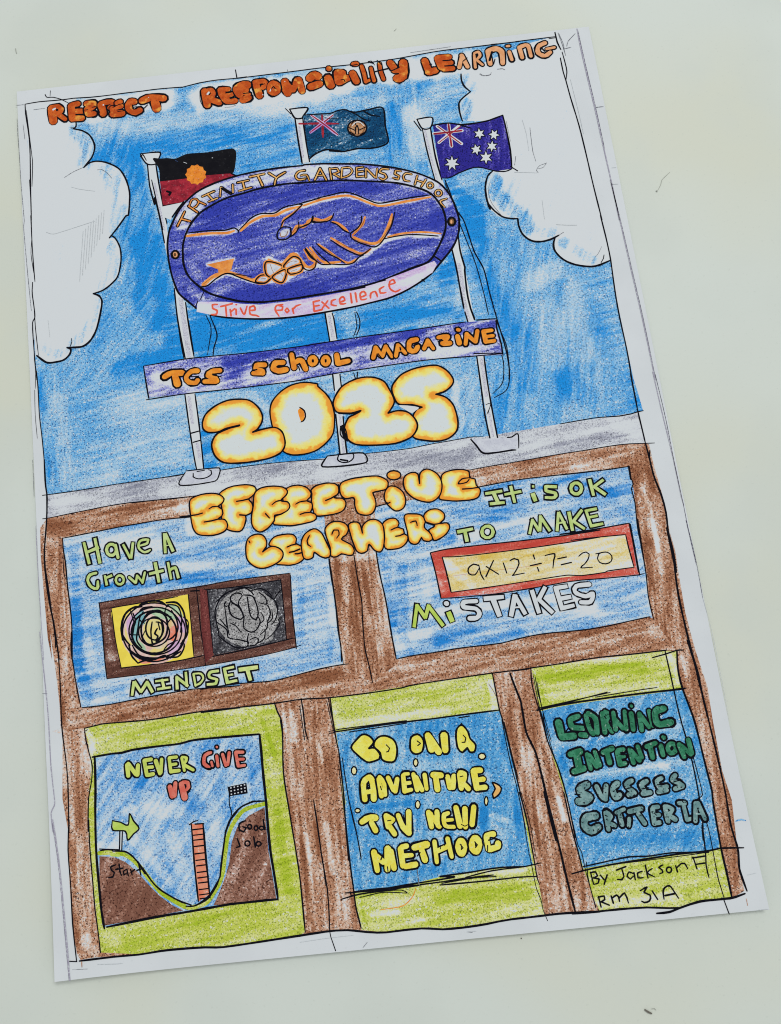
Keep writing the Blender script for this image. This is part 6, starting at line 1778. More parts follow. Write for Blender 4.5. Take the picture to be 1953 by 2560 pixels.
F|balloon|1|1|777,-454 757,-490 712,-512 653,-517 598,-500 559,-468 550,-429 568,-393 615,-369 673,-366 729,-382 767,-413
S|ink|0.483|1|r|777,-454 757,-490 712,-512 653,-517 598,-500 559,-468 550,-429 568,-393 615,-369 673,-366 729,-382 767,-413
P|letter|v5|12.2|edge|2.5|0|0.3|0.45||
F|balloon|1|1|563,-616 640,-622 712,-661 779,-747 800,-876 746,-995 618,-1028 508,-922 461,-807 492,-685
S|ink|0.477|1|r|563,-616 640,-622 712,-661 779,-747 800,-876 746,-995 618,-1028 508,-922 461,-807 492,-685
S|ink|0.478|0|r|483,-873 512,-891 544,-879
P|letter|v5|12.0|edge|2.5|0|0.3|0.45||
F|balloon|1|1|803,-560 846,-470 961,-427 1050,-460 1059,-623 1059,-623 1089,-457 1199,-397 1330,-460 1401,-563 1413,-707 1352,-858 1217,-940 1080,-925 921,-842 815,-704
S|ink|0.482|1|r|803,-560 846,-470 961,-427 1050,-460 1059,-623 1059,-623 1089,-457 1199,-397 1330,-460 1401,-563 1413,-707 1352,-858 1217,-940 1080,-925 921,-842 815,-704
P|letter|v5|11.8|edge|2.5|0|0.3|0.45||
F|balloon|1|1|1432,-529 1577,-465 1771,-467 1880,-519 1875,-617 1958,-646 1962,-746 2017,-830 1971,-943 1850,-979 1619,-974 1469,-947 1340,-904 1399,-763
S|ink|0.460|1|r|1432,-529 1577,-465 1771,-467 1880,-519 1875,-617 1958,-646 1962,-746 2017,-830 1971,-943 1850,-979 1619,-974 1469,-947 1340,-904 1399,-763
S|ink|0.461|0|r|1865,-616 1748,-623 1679,-695 1816,-686 1866,-636
S|ink|0.460|0|r|1994,-789 1877,-795 1733,-789
P|lettering|-|0|empty|0.6|0|0.35|0|gold balloon lettering reading LEARNERS|v6
P|letter|v6|11.8|edge|2.2|0|0.3|0.45||
F|balloon|1|1|-1473,-1353 -1377,-1239 -1204,-1211 -1067,-1234 -1021,-1308 -1045,-1383 -964,-1423 -957,-1501 -947,-1548 -932,-1626 -1024,-1693 -1164,-1716 -1315,-1693 -1404,-1660 -1345,-1536 -1379,-1409
S|ink|0.472|1|r|-1473,-1353 -1377,-1239 -1204,-1211 -1067,-1234 -1021,-1308 -1045,-1383 -964,-1423 -957,-1501 -947,-1548 -932,-1626 -1024,-1693 -1164,-1716 -1315,-1693 -1404,-1660 -1345,-1536 -1379,-1409
S|ink|0.474|0|r|-1022,-1386 -1116,-1399 -1187,-1422
S|ink|0.472|0|r|-985,-1475 -1080,-1503 -1158,-1510
S|ink|0.472|0|r|-945,-1533 -1024,-1547 -1069,-1543
P|letter|v6|12.0|edge|2.5|0|0.3|0.45||
F|balloon|1|1|-1827,-1268 -1774,-1196 -1663,-1162 -1557,-1189 -1505,-1287 -1523,-1394 -1583,-1457 -1583,-1457 -1453,-1386 -1333,-1414 -1261,-1499 -1291,-1603 -1421,-1681 -1594,-1720 -1728,-1682 -1840,-1560 -1853,-1405
S|ink|0.474|1|r|-1827,-1268 -1774,-1196 -1663,-1162 -1557,-1189 -1505,-1287 -1523,-1394 -1583,-1457 -1583,-1457 -1453,-1386 -1333,-1414 -1261,-1499 -1291,-1603 -1421,-1681 -1594,-1720 -1728,-1682 -1840,-1560 -1853,-1405
S|ink|0.475|0|r|-1788,-1257 -1775,-1289
S|ink|0.473|0|r|-1523,-1386 -1586,-1456
P|letter|v6|12.0|edge|2.2|0|0.3|0.45||
F|balloon|1|1|-957,-1501 -950,-1363 -884,-1246 -768,-1181 -691,-1181 -608,-1260 -560,-1389 -501,-1565 -529,-1654 -592,-1663 -679,-1623 -763,-1552 -787,-1627 -867,-1656 -940,-1626
S|ink|0.471|1|r|-957,-1501 -950,-1363 -884,-1246 -768,-1181 -691,-1181 -608,-1260 -560,-1389 -501,-1565 -529,-1654 -592,-1663 -679,-1623 -763,-1552 -787,-1627 -867,-1656 -940,-1626
S|ink|0.473|0|r|-810,-1277 -857,-1357 -849,-1420 -806,-1455
P|letter|v6|12.2|edge|2.2|0|0.3|0.45||
F|balloon|1|1|-548,-1291 -543,-1183 -441,-1101 -302,-1100 -201,-1158 -172,-1239 -221,-1327 -305,-1387 -150,-1504 -123,-1599 -153,-1658 -229,-1657 -333,-1623 -414,-1660 -503,-1639 -502,-1497
S|ink|0.472|1|r|-548,-1291 -543,-1183 -441,-1101 -302,-1100 -201,-1158 -172,-1239 -221,-1327 -305,-1387 -150,-1504 -123,-1599 -153,-1658 -229,-1657 -333,-1623 -414,-1660 -503,-1639 -502,-1497
S|ink|0.475|0|r|-448,-1294 -410,-1229 -341,-1236 -335,-1314 -379,-1364
P|letter|v6|12.4|edge|2.2|0|0.3|0.45||
F|balloon|1|1|-163,-1162 -74,-1133 14,-1166 41,-1327 41,-1327 54,-1217 157,-1134 281,-1132 377,-1221 387,-1408 346,-1588 291,-1659 203,-1627 125,-1518 81,-1621 -14,-1649 -85,-1603 -129,-1460 -156,-1303
S|ink|0.473|1|r|-163,-1162 -74,-1133 14,-1166 41,-1327 41,-1327 54,-1217 157,-1134 281,-1132 377,-1221 387,-1408 346,-1588 291,-1659 203,-1627 125,-1518 81,-1621 -14,-1649 -85,-1603 -129,-1460 -156,-1303
P|letter|v6|12.0|edge|2.2|0|0.3|0.45||
F|balloon|1|1|377,-1221 479,-1146 602,-1152 645,-1234 614,-1293 701,-1333 706,-1411 755,-1447 735,-1538 633,-1619 493,-1638 374,-1607 368,-1437
S|ink|0.472|1|r|377,-1221 479,-1146 602,-1152 645,-1234 614,-1293 701,-1333 706,-1411 755,-1447 735,-1538 633,-1619 493,-1638 374,-1607 368,-1437
S|ink|0.474|0|r|622,-1294 567,-1303 502,-1327
S|ink|0.472|0|r|699,-1410 626,-1433 565,-1435
P|letter|v6|12.2|edge|2.2|0|0.3|0.45||
F|balloon|1|1|745,-1120 901,-1106 1019,-1142 1068,-1233 1038,-1339 1129,-1457 1139,-1550 1082,-1575 994,-1550 970,-1501 913,-1580 835,-1595 766,-1541 758,-1370
S|ink|0.470|1|r|745,-1120 901,-1106 1019,-1142 1068,-1233 1038,-1339 1129,-1457 1139,-1550 1082,-1575 994,-1550 970,-1501 913,-1580 835,-1595 766,-1541 758,-1370
S|ink|0.474|0|r|829,-1238 916,-1224 928,-1303
P|letter|v6|12.4|edge|2.2|0|0.3|0.45||
F|balloon|1|1|1057,-1146 1152,-1071 1291,-1070 1386,-1159 1366,-1250 1289,-1304 1411,-1309 1442,-1382 1371,-1483 1254,-1550 1160,-1568 1135,-1473 1100,-1392 1208,-1334 1079,-1266
S|ink|0.472|1|r|1057,-1146 1152,-1071 1291,-1070 1386,-1159 1366,-1250 1289,-1304 1411,-1309 1442,-1382 1371,-1483 1254,-1550 1160,-1568 1135,-1473 1100,-1392 1208,-1334 1079,-1266
S|ink|0.473|0|r|1289,-1304 1196,-1309 1080,-1258
P|picture_frame|-|5|field|0.8|8|0.5|0.46|dark brown double picture frame holding two roses|pic
F|dkbrown|0|1|-4268,-1991 -3199,-1919 -2160,-1861 -1178,-1846 -1208,-2430 -1208,-3010 -1660,-3063 -2477,-3127 -3291,-3162 -4207,-3175 -4252,-2253
E|d|-0.3|1.201|-4164,-2160 -4124,-2868
E|d|-0.25|1.025|-2572,-1838 -1541,-1865
E|d|-0.2|0.999|-2570,-3028 -1652,-2984
S|ink|0.325|0|r|-4278,-1990 -3199,-1919 -2681,-1904 -2160,-1861 -1177,-1842
S|ink|0.371|0|r|-1180,-1872 -1208,-2430 -1207,-2771 -1206,-3026
S|ink|0.263|0|r|-1123,-2975 -1248,-3006 -1660,-3063 -2477,-3127 -3291,-3162 -4207,-3179
S|ink|0.370|0|r|-4262,-1997 -4233,-2456 -4225,-2857 -4207,-3179
S|ink|0.373|0|r|-2696,-1907 -2684,-2315 -2678,-2618 -2653,-2921 -2651,-3139
S|ink|0.486|0|r|-2789,-1958 -2377,-1971
P|picture|pic|5.2|const|0.6|0|0.35|0|yellow picture with a multicoloured rose|rose1
F|yellow|0|0|-4058,-2100 -3415,-2039 -2834,-2005 -2825,-2402 -2826,-2982 -3077,-3016 -3972,-3032 -4037,-2597 -4082,-2169
S|ink|0.324|0|r|-4098,-2090 -3726,-2068 -3208,-2037 -3000,-2022
S|ink|0.319|0|r|-4070,-2130 -4037,-2597 -3972,-3032
S|ink|0.369|0|r|-3992,-3036 -3485,-3033 -3078,-3020 -2832,-2997 -2668,-2979
S|ink|0.375|0|r|-2834,-2005 -2825,-2402 -2821,-2992
F|rose_pink|1|0|-2878,-2608 -2933,-2784 -3060,-2926 -3240,-3011 -3444,-3027 -3645,-2969 -3810,-2848 -3915,-2682 -3943,-2497 -3892,-2316 -3766,-2172 -3585,-2085 -3376,-2070 -3174,-2128 -3008,-2251 -2904,-2420
F|rose_lilac|1|0|-3846,-2335 -3736,-2225 -3633,-2216 -3712,-2470 -3803,-2622
F|rose_teal|1|0|-3698,-2270 -3569,-2182 -3541,-2367 -3649,-2457 -3687,-2714 -3763,-2626
F|rose_green|1|0|-3468,-2213 -3299,-2149 -3140,-2227 -3028,-2380 -3232,-2359 -3391,-2282
F|rose_green|1|0|-3682,-2634 -3568,-2766 -3594,-2843 -3730,-2749
F|rose_yellow|1|0|-3541,-2367 -3313,-2351 -3244,-2519 -3338,-2690 -3503,-2713 -3595,-2563
F|rose_red|1|0|-3161,-2508 -3036,-2481 -3073,-2697 -3175,-2687
F|rose_yellow|1|0|-3510,-2812 -3221,-2762 -3269,-2857 -3477,-2915
F|rose_red|1|0|-3679,-2894 -3478,-2935 -3276,-2955 -3524,-3009 -3665,-2994
F|rose_lilac|1|0|-3221,-2762 -3053,-2700 -3022,-2823 -3192,-2924
F|cream|1|0|-3506,-2752 -3343,-2749 -3256,-2679 -3220,-2742 -3347,-2809
F|rose_green|1|0|-3173,-2122 -3013,-2179 -2944,-2349 -3061,-2276
F|rose_lilac|1|0|-3025,-2340 -2906,-2393 -2901,-2595 -3020,-2543
F|cream|1|0|-3172,-2386 -3069,-2376 -3117,-2472 -3203,-2523
F|rose_yellow|1|0|-3872,-2413 -3824,-2619 -3768,-2705 -3867,-2655
S|ink|0.680|1|r|-3422,-2721 -3253,-2639 -3199,-2464 -3227,-2299 -3346,-2226 -3491,-2251 -3603,-2381 -3617,-2581 -3544,-2709
S|ink|0.490|1|r|-3176,-2567 -3245,-2700 -3394,-2760 -3555,-2717 -3654,-2591 -3644,-2441 -3530,-2336 -3363,-2327 -3224,-2419
S|ink|0.553|1|r|-3263,-2497 -3315,-2618 -3418,-2662 -3516,-2597 -3547,-2467 -3498,-2343 -3392,-2302 -3296,-2365
S|ink|0.550|0|r|-3439,-2378 -3470,-2536 -3453,-2718 -3369,-2687 -3287,-2555 -3297,-2413 -3378,-2384
S|ink|0.613|0|r|-3364,-2487 -3411,-2562 -3363,-2607 -3399,-2684
S|ink|0.675|1|r|-3088,-2672 -3211,-2815 -3398,-2869 -3592,-2821 -3734,-2683 -3775,-2498 -3704,-2326 -3543,-2221 -3341,-2220 -3165,-2318 -3071,-2487
S|ink|0.491|1|r|-2981,-2567 -3052,-2744 -3214,-2862 -3424,-2890 -3629,-2819 -3772,-2669 -3815,-2480 -3747,-2299 -3585,-2178 -3371,-2152 -3166,-2222 -3024,-2375
S|ink|0.742|0|r|-3925,-2609 -3927,-2388 -3859,-2213 -3730,-2125 -3585,-2119
S|ink|0.551|0|r|-3892,-2250 -3928,-2488 -3865,-2635 -3809,-2701
S|ink|0.682|0|r|-3625,-2095 -3477,-2049 -3293,-2069 -3176,-2162
S|ink|0.677|0|r|-3192,-2099 -3028,-2117 -2936,-2248 -2908,-2413 -2891,-2596 -2973,-2728
S|ink|0.493|0|r|-3174,-2132 -3013,-2179 -2967,-2387 -3003,-2584
S|ink|0.669|0|r|-3829,-2699 -3799,-2862 -3706,-2990
S|ink|0.547|0|r|-3778,-2704 -3677,-2874 -3478,-2935 -3275,-2936 -3065,-2858 -2972,-2708
S|ink|0.547|0|r|-3814,-2780 -3640,-2918 -3439,-2958
S|ink|0.608|0|r|-3706,-2990 -3602,-2961 -3439,-2958 -3273,-2916 -3237,-2979
S|ink|0.548|0|r|-3275,-2936 -3073,-2957 -2973,-2848 -2956,-2770
S|ink|0.487|0|r|-3195,-2964 -3026,-2882
S|ink|0.551|0|r|-3640,-2317 -3670,-2455 -3702,-2632 -3629,-2760
S|ink|0.493|0|r|-3735,-2205 -3704,-2350 -3798,-2542
S|ink|0.493|0|r|-3570,-2202 -3640,-2317 -3562,-2385
S|ink|0.495|0|r|-3555,-2285 -3468,-2213 -3303,-2210 -3227,-2299
S|ink|0.552|0|r|-3119,-2229 -3049,-2378 -3041,-2540 -3131,-2651 -3215,-2683
S|ink|0.432|0|r|-3197,-2160 -3226,-2279 -3127,-2330
S|ink|0.431|0|r|-3150,-2368 -3218,-2441
S|ink|0.427|0|r|-3053,-2700 -3221,-2762 -3288,-2835
S|ink|0.431|0|r|-3773,-2161 -3727,-2388 -3783,-2624
S|ink|0.495|0|r|-3422,-2136 -3566,-2142 -3632,-2196
S|ink|0.430|0|r|-3347,-2388 -3325,-2511
S|ink|0.368|0|r|-3549,-2487 -3618,-2601
S|ink|0.429|0|r|-3758,-2546 -3656,-2557
S|ink|0.429|0|r|-2944,-2349 -2868,-2438 -2905,-2635 -3017,-2763
S|ink|0.492|1|r|-2929,-2636 -3013,-2820 -3180,-2947 -3391,-2995 -3610,-2953 -3790,-2829 -3899,-2646 -3913,-2443 -3831,-2258 -3664,-2127 -3450,-2078 -3229,-2122 -3047,-2249 -2940,-2434
P|picture|pic|5.2|field|0.8|60|0.5|0.6|black picture with a grey pencil rose|rose2
F|blackp|0|1|-2522,-1976 -1341,-1927 -1350,-2415 -1357,-2876 -2506,-2995 -2519,-2434
S|ink|0.374|0|r|-2523,-1986 -2519,-2434 -2513,-2955
S|ink|0.378|0|r|-2377,-1971 -1963,-1964 -1341,-1931
S|ink|0.374|0|r|-1341,-1927 -1340,-2416 -1347,-2877
S|ink|0.422|0|r|-2548,-3011 -2056,-2962 -1233,-2859
F|rosegrey|1|0|-1442,-2516 -1498,-2683 -1617,-2817 -1783,-2895 -1970,-2912 -2152,-2857 -2301,-2746 -2394,-2590 -2415,-2414 -2363,-2244 -2244,-2108 -2076,-2027 -1885,-2013 -1703,-2067 -1554,-2180 -1463,-2338
F|rosegrey|1|0|-1630,-2767 -1451,-2606 -1425,-2548 -1506,-2338 -1556,-2835 -1721,-2858
S|ink|0.429|0|r|-2398,-2688 -2421,-2484 -2426,-2302 -2305,-2091 -2155,-2025
S|ink|0.432|0|r|-2260,-2055 -2091,-2011 -1965,-1984 -1847,-2047 -1793,-2125
S|ink|0.484|0|r|-1977,-2115 -1995,-2083 -2076,-2064 -2163,-2116 -2151,-2209 -2052,-2260
S|ink|0.480|0|r|-2169,-2187 -2207,-2264 -2169,-2410 -2032,-2485 -1988,-2449 -2036,-2302 -2150,-2199
S|ink|0.425|0|r|-1977,-2115 -2049,-2220 -2017,-2325 -1978,-2450 -1995,-2529 -1995,-2629 -1889,-2700 -1804,-2669 -1732,-2556 -1763,-2452
S|ink|0.481|0|r|-1898,-2144 -1892,-2297 -1866,-2462 -1789,-2510 -1749,-2413 -1766,-2270 -1815,-2143 -1956,-2107
S|ink|0.431|0|r|-1848,-2058 -1681,-2034 -1564,-2098 -1510,-2175
S|ink|0.429|0|r|-1708,-2093 -1614,-2184 -1603,-2287 -1723,-2254
S|ink|0.428|0|r|-1608,-2124 -1475,-2240 -1439,-2385 -1485,-2542 -1554,-2615
S|ink|0.426|0|r|-1585,-2309 -1556,-2434 -1609,-2549 -1641,-2666 -1751,-2755
S|ink|0.373|0|r|-1530,-2376 -1534,-2517 -1613,-2589
S|ink|0.425|0|r|-2421,-2484 -2270,-2621 -2260,-2742 -2181,-2770
S|ink|0.426|0|r|-2357,-2451 -2266,-2581
S|ink|0.427|0|r|-2273,-2196 -2265,-2339 -2261,-2521 -2236,-2704
S|ink|0.376|0|r|-2240,-2179 -2276,-2236 -2237,-2261
S|ink|0.373|0|r|-2200,-2528 -2122,-2576 -2051,-2684
S|ink|0.423|0|r|-2418,-2685 -2287,-2819 -2133,-2915 -1970,-2912 -1944,-2855 -2062,-2802 -2221,-2766
S|ink|0.424|0|r|-1931,-2716 -1961,-2813 -1950,-2914
S|ink|0.370|0|r|-1920,-2817 -1836,-2786 -1779,-2832 -1847,-2904 -1928,-2896
S|ink|0.423|0|r|-1663,-2684 -1697,-2820 -1825,-2887
S|ink|0.371|0|r|-1445,-2546 -1433,-2628 -1570,-2774 -1679,-2842
S|ink|0.373|0|r|-1698,-2419 -1668,-2523 -1756,-2594
S|ink|0.376|0|r|-1357,-2089 -1427,-2163 -1473,-2219
S|ink|0.323|0|r|-2175,-2023 -2393,-2163
S|ink|0.432|0|r|-2071,-2014 -1883,-1993 -1805,-2032
P|mullion|pic|5.3|field|0.85|90|0.4|0.6||
F|redbrown|0|1|-2642,-1933 -2532,-1975 -2530,-2433 -2516,-2994 -2647,-3099 -2668,-2619
P|sum_board|-|5|field|0.7|8|0.5|0.46|red bordered board with a sum written on it|sum
F|redp|0|1|1090,-1755 1357,-1730 2502,-1719 3801,-1686 3162,-1686 4277,-1624 4263,-2402 4289,-2147 4290,-2439 3370,-2436 2854,-2458 2001,-2499 1146,-2483 1117,-2085
E|d|0.25|0.946|1352,-1767 2493,-1775 3795,-1724
E|d|-0.25|0.934|1141,-2182 1203,-2414
E|d|-0.3|0.931|1441,-2458 2383,-2464
S|ink|0.400|0|r|1087,-1754 1358,-1726 1931,-1719 2502,-1719 3265,-1709 3802,-1682 3162,-1686 3737,-1661 4277,-1624
S|ink|0.540|0|r|4277,-1624 4287,-1874 4286,-2178 4281,-2404 4291,-1631 4289,-2147 4290,-2439
S|ink|0.344|0|r|4365,-2438 4269,-2450 3744,-2447 3370,-2436 3139,-2441 2854,-2462 2378,-2492 1999,-2508 1435,-2504 1145,-2487
S|ink|0.497|0|r|1077,-1757 1117,-2085 1145,-2487
P|board_face|sum|5.2|field|0.4|8|0.5|0.6||
F|yellowp|0|1|1261,-1844 2290,-1858 3053,-1835 3782,-1795 4186,-1802 4212,-2170 4231,-2324 4217,-2328 3760,-2355 3383,-2362 2397,-2372 1317,-2408 1287,-2084
E|d|0.35|1.131|1900,-1922 2469,-1925 3137,-1902
E|d|-0.3|1.496|1322,-1974 1649,-2330
S|ink|0.349|0|r|1261,-1844 1528,-1863 2290,-1858 3053,-1835 3782,-1795 3143,-1799 3714,-1793 4187,-1798
S|ink|0.497|0|r|1255,-1843 1287,-2084 1316,-2411
S|ink|0.445|0|r|4190,-1802 4197,-1998 4212,-2170 4225,-2323
S|ink|0.345|0|r|4225,-2323 3805,-2338 3760,-2355 3382,-2365 3157,-2336 2397,-2372 1828,-2396 1316,-2411
S|redline|0.113|0|r|1295,-2161 1866,-2146 2814,-2133
P|sum_writing|sum|5.4|const|0.6|0|0.35|0|ink writing of the sum 9x12÷7=20|
S|ink|0.446|0|r|1815,-2046 1735,-2009 1641,-2065 1638,-2150 1728,-2178 1809,-2083
S|ink|0.446|0|r|1812,-2026 1823,-2179 1862,-2274
S|ink|0.445|0|r|1925,-2067 2099,-2208
S|ink|0.445|0|r|2052,-1985 1896,-2224
S|ink|0.445|0|r|2201,-2039 2230,-2203
S|ink|0.446|0|r|2313,-2013 2383,-1989 2445,-2018 2445,-2075 2393,-2164 2335,-2233 2313,-2250 2505,-2233
S|ink|0.446|0|r|2616,-2127 2795,-2108
S|ink|0.447|0|r|2690,-1964 2702,-2030
S|ink|0.445|0|r|2723,-2167 2736,-2229
S|ink|0.446|0|r|2875,-1992 3029,-1982 2997,-2077 2963,-2202
S|ink|0.446|0|r|3062,-2065 3202,-2051
S|ink|0.445|0|r|3102,-2164 3266,-2144
S|ink|0.396|0|r|3397,-2061 3466,-2015 3524,-2006 3565,-2044 3531,-2126 3463,-2194 3397,-2244 3584,-2255
S|ink|0.395|0|r|3668,-2051 3783,-2039 3857,-2047 3912,-2110 3888,-2193 3797,-2224 3708,-2192 3683,-2123 3713,-2060 3765,-2037
P|panel|-|4|field|0.62|8|0.34|0.46|green panel with the never give up picture|lp1
F|green|0|1|-4594,-3879 -4289,-3849 -3624,-3864 -2934,-3827 -2172,-3824 -2797,-3836 -2257,-3819 -1627,-3829 -1548,-4140 -1597,-4840 -1565,-5408 -1505,-6328 -1504,-6655 -1504,-7061 -1587,-7100 -2709,-7153 -3563,-7113 -3956,-7131 -4511,-7049 -4537,-6659 -4582,-6077 -4604,-5224 -4609,-5394 -4594,-4919 -4518,-4495 -4545,-4159
E|d|0.35|0.651|-2067,-3892 -1627,-3937
E|d|0.35|0.752|-1857,-4020 -1757,-4349 -1699,-4649
E|d|-0.2|1.438|-4474,-4202 -3647,-4199
E|d|0.2|1.449|-3631,-3970 -2513,-3905
E|d|0.3|1.482|-1762,-5389 -1678,-6490
E|d|-0.2|1.549|-1747,-4634 -1725,-5017
E|d|0.15|2.723|-4088,-6949 -2825,-6828
E|d|-0.2|1.689|-4439,-6848 -4265,-6931
E|d|-0.45|1.077|-4569,-3926 -4484,-4059 -4540,-4405
E|d|-0.3|1.087|-2612,-3837 -1873,-3876
P|ink_outline|lp1|9.4|const|0.6|0|0.35|0||
S|ink|0.383|0|r|-4594,-3885 -4456,-3867 -4289,-3849 -3624,-3864 -3252,-3849 -2934,-3827 -2506,-3817 -2172,-3824 -2797,-3836 -2257,-3819 -1681,-3815 -1215,-3796 -791,-3816 -235,-3809 324,-3786 503,-3759 1062,-3732 1769,-3705 2324,-3699 2074,-3707 2373,-3689 2818,-3672 3378,-3639 3931,-3642 4484,-3636
S|ink|0.366|0|r|-4594,-3885 -4584,-4049 -4549,-4229 -4506,-4444 -4527,-4668 -4586,-4920 -4618,-5393 -4599,-5225 -4603,-5568 -4582,-6077 -4565,-6493 -4540,-6708 -4511,-7053
S|ink|0.238|0|r|-4578,-3925 -4550,-3911
P|picture|-|4.2|field|0.52|50|0.45|0.46|blue picture of a valley between two brown hills|bp1
F|blue2|0|1|-4459,-4341 -4166,-4313 -3882,-4289 -3171,-4270 -2925,-4236 -1912,-4260 -1906,-4618 -1902,-5188 -1916,-5744 -1883,-6202 -1863,-6588 -2311,-6600 -2857,-6611 -3639,-6660 -4435,-6720 -4467,-6576 -4488,-6218 -4510,-5671 -4491,-5117
E|d|0.25|2.328|-4114,-4779 -3713,-4782 -3126,-4993 -2940,-5181
E|d|0.2|1.576|-2871,-4329 -2064,-4371
E|d|-0.25|2.312|-3639,-5168 -3245,-5244
E|d|0.25|0.964|-2075,-4697 -2080,-5171
E|d|-0.25|2.250|-3371,-5604 -3214,-6166 -3234,-6433
E|d|-0.2|1.892|-2734,-5107 -2677,-5854
E|d|-0.3|1.138|-4477,-5601 -4165,-5652
E|d|-0.4|1.542|-4037,-5164 -3936,-5137
E|d|-0.35|1.372|-4000,-4562 -3497,-4575 -2992,-4568
E|d|-0.3|1.372|-2787,-4530 -2184,-4571
E|d|-0.3|1.360|-3362,-4931 -3082,-4940
E|d|-0.3|1.164|-2423,-4986 -2161,-4974
E|d|-0.25|1.496|-3961,-5545 -3415,-6237
P|ink_outline|bp1|9.4|const|0.6|0|0.35|0||
S|ink|0.632|0|r|-4498,-4323 -4185,-4304 -4044,-4307 -3881,-4281 -3475,-4268 -3171,-4266 -2924,-4233 -2457,-4235 -1911,-4247
S|ink|0.763|0|r|-1907,-4251 -1905,-4503 -1908,-4847 -1902,-5188 -1908,-5560 -1905,-5928 -1879,-6257 -1858,-6583
S|ink|0.683|0|r|-1860,-6594 -2077,-6591 -2311,-6594 -2564,-6594 -2858,-6614 -3249,-6641 -3639,-6660 -4028,-6691 -4406,-6723
S|ink|0.699|0|r|-4459,-4341 -4471,-4742 -4495,-5117 -4510,-5671 -4488,-6218 -4469,-6540 -4440,-6740
S|ink|0.510|0|r|-4463,-4340 -4485,-4930
P|hill|bp1|4.5|field|0.85|60|0.6|0.6|brown hill marked Start on the left|h1
F|hillp|0|1|-4465,-5749 -4251,-5781 -4079,-5872 -3911,-6025 -3802,-6163 -3620,-6369 -3435,-6521 -3267,-6616 -3638,-6646 -4434,-6702 -4468,-6398 -4484,-6128
S|green|1.275|0|r|-4463,-5706 -4267,-5719 -4083,-5771 -3905,-5917 -3760,-6113 -3597,-6319 -3412,-6462 -3243,-6564
S|letter_lime|0.756|0|r|-4288,-5750 -4171,-5771
P|hill|bp1|4.5|field|0.8|60|0.6|0.6|brown hill marked Good Job on the right|h2
F|hillp|0|1|-2816,-6588 -2727,-6445 -2610,-6223 -2535,-6032 -2470,-5746 -2374,-5552 -2181,-5404 -1933,-5307 -1934,-5925 -1882,-6587 -2311,-6591
E|d|-0.25|1.889|-2272,-5525 -2247,-5895
E|d|-0.2|1.503|-2532,-6231 -2322,-6070
S|green|1.207|0|r|-3206,-6587 -3050,-6579 -2900,-6536 -2782,-6404 -2661,-6219 -2591,-5954 -2523,-5667 -2406,-5466 -2229,-5313 -1929,-5260
P|valley_line|bp1|4.7|const|0.6|0|0.35|0|thick ink line of the valley|
S|ink|0.350|0|r|-4451,-5674 -4362,-5669 -4265,-5682
S|ink|0.350|0|r|-4460,-5649 -4167,-5689
S|ink|0.496|0|r|-4266,-5697 -4090,-5721 -3995,-5780 -3921,-5861 -3848,-5959 -3777,-6066 -3687,-6201 -3577,-6311 -3428,-6415 -3278,-6500 -3145,-6552
S|ink|0.694|0|r|-3903,-5881 -3796,-6055
S|ink|0.441|0|r|-3224,-6562 -3107,-6570 -3007,-6535 -2884,-6457 -2799,-6367 -2731,-6266
S|ink|0.542|0|r|-3028,-6550 -2886,-6484 -2757,-6335 -2675,-6181
S|ink|0.557|0|r|-2688,-6216 -2654,-6039 -2591,-5771 -2539,-5574 -2429,-5389 -2289,-5272 -2165,-5228 -2103,-5210 -1909,-5221
S|ink|0.708|0|r|-2557,-5609 -2463,-5432 -2354,-5331
P|arrow_sign|bp1|4.8|const|0.6|0|0.35|0|green arrow sign on a post|
F|letter_lime|0|0|-4242,-5274 -4009,-5354 -3980,-5208 -3854,-5417 -4031,-5565 -4064,-5441 -4249,-5404
S|ink|0.455|0|r|-4246,-5270 -4125,-5305 -4013,-5357 -3980,-5199 -3927,-5307 -3850,-5421 -3938,-5491 -4032,-5570 -4058,-5442 -4249,-5404 -4246,-5270
S|ink|0.452|0|r|-4142,-5433 -4150,-5562 -4163,-5689
S|ink|0.400|0|r|-4104,-5447 -4128,-5693
S|paper_white|0.265|0|r|-4124,-5454 -4143,-5682
P|ladder|bp1|4.9|const|0.6|0|0.35|0|orange ladder rising from the valley|lad
F|salmon|0|0|-3056,-5435 -2878,-5452 -2864,-5837 -2862,-6433 -3025,-6515 -3044,-6002
S|ink|0.549|0|r|-3060,-5440 -3056,-5635 -3057,-5909 -3049,-6182 -3035,-6514
S|ink|0.598|0|r|-2882,-5451 -2878,-5652 -2877,-5927 -2867,-6199 -2862,-6433
S|ink|0.354|0|r|-3091,-5446 -3018,-5407 -2958,-5399
S|ink|0.405|0|r|-3001,-5445 -2872,-5449
S|ink|0.404|0|r|-3047,-5521 -2876,-5519
S|ink|0.403|0|r|-3045,-5599 -2874,-5597
S|ink|0.402|0|r|-3040,-5669 -2874,-5667
S|ink|0.401|0|r|-3037,-5758 -2871,-5755
S|ink|0.400|0|r|-3034,-5861 -2869,-5858
S|ink|0.399|0|r|-3029,-5952 -2867,-5949
S|ink|0.398|0|r|-3027,-6029 -2865,-6026
S|ink|0.397|0|r|-3022,-6120 -2865,-6116
S|ink|0.396|0|r|-3020,-6196 -2863,-6192
S|ink|0.395|0|r|-3016,-6266 -2861,-6263
S|ink|0.394|0|r|-3013,-6356 -2858,-6353
S|ink|0.393|0|r|-3011,-6428 -2858,-6424
S|ink|0.392|0|r|-3007,-6481 -2856,-6478
P|checkered_flag|bp1|4.8|const|0.6|0|0.35|0|small black and white chequered flag on the right hill|
F|ink|0|0|-2457,-4964 -2174,-4935 -2168,-5087 -2443,-5101
F|paper_white|0|0|-2428,-4976 -2406,-4974 -2406,-4992 -2426,-4993
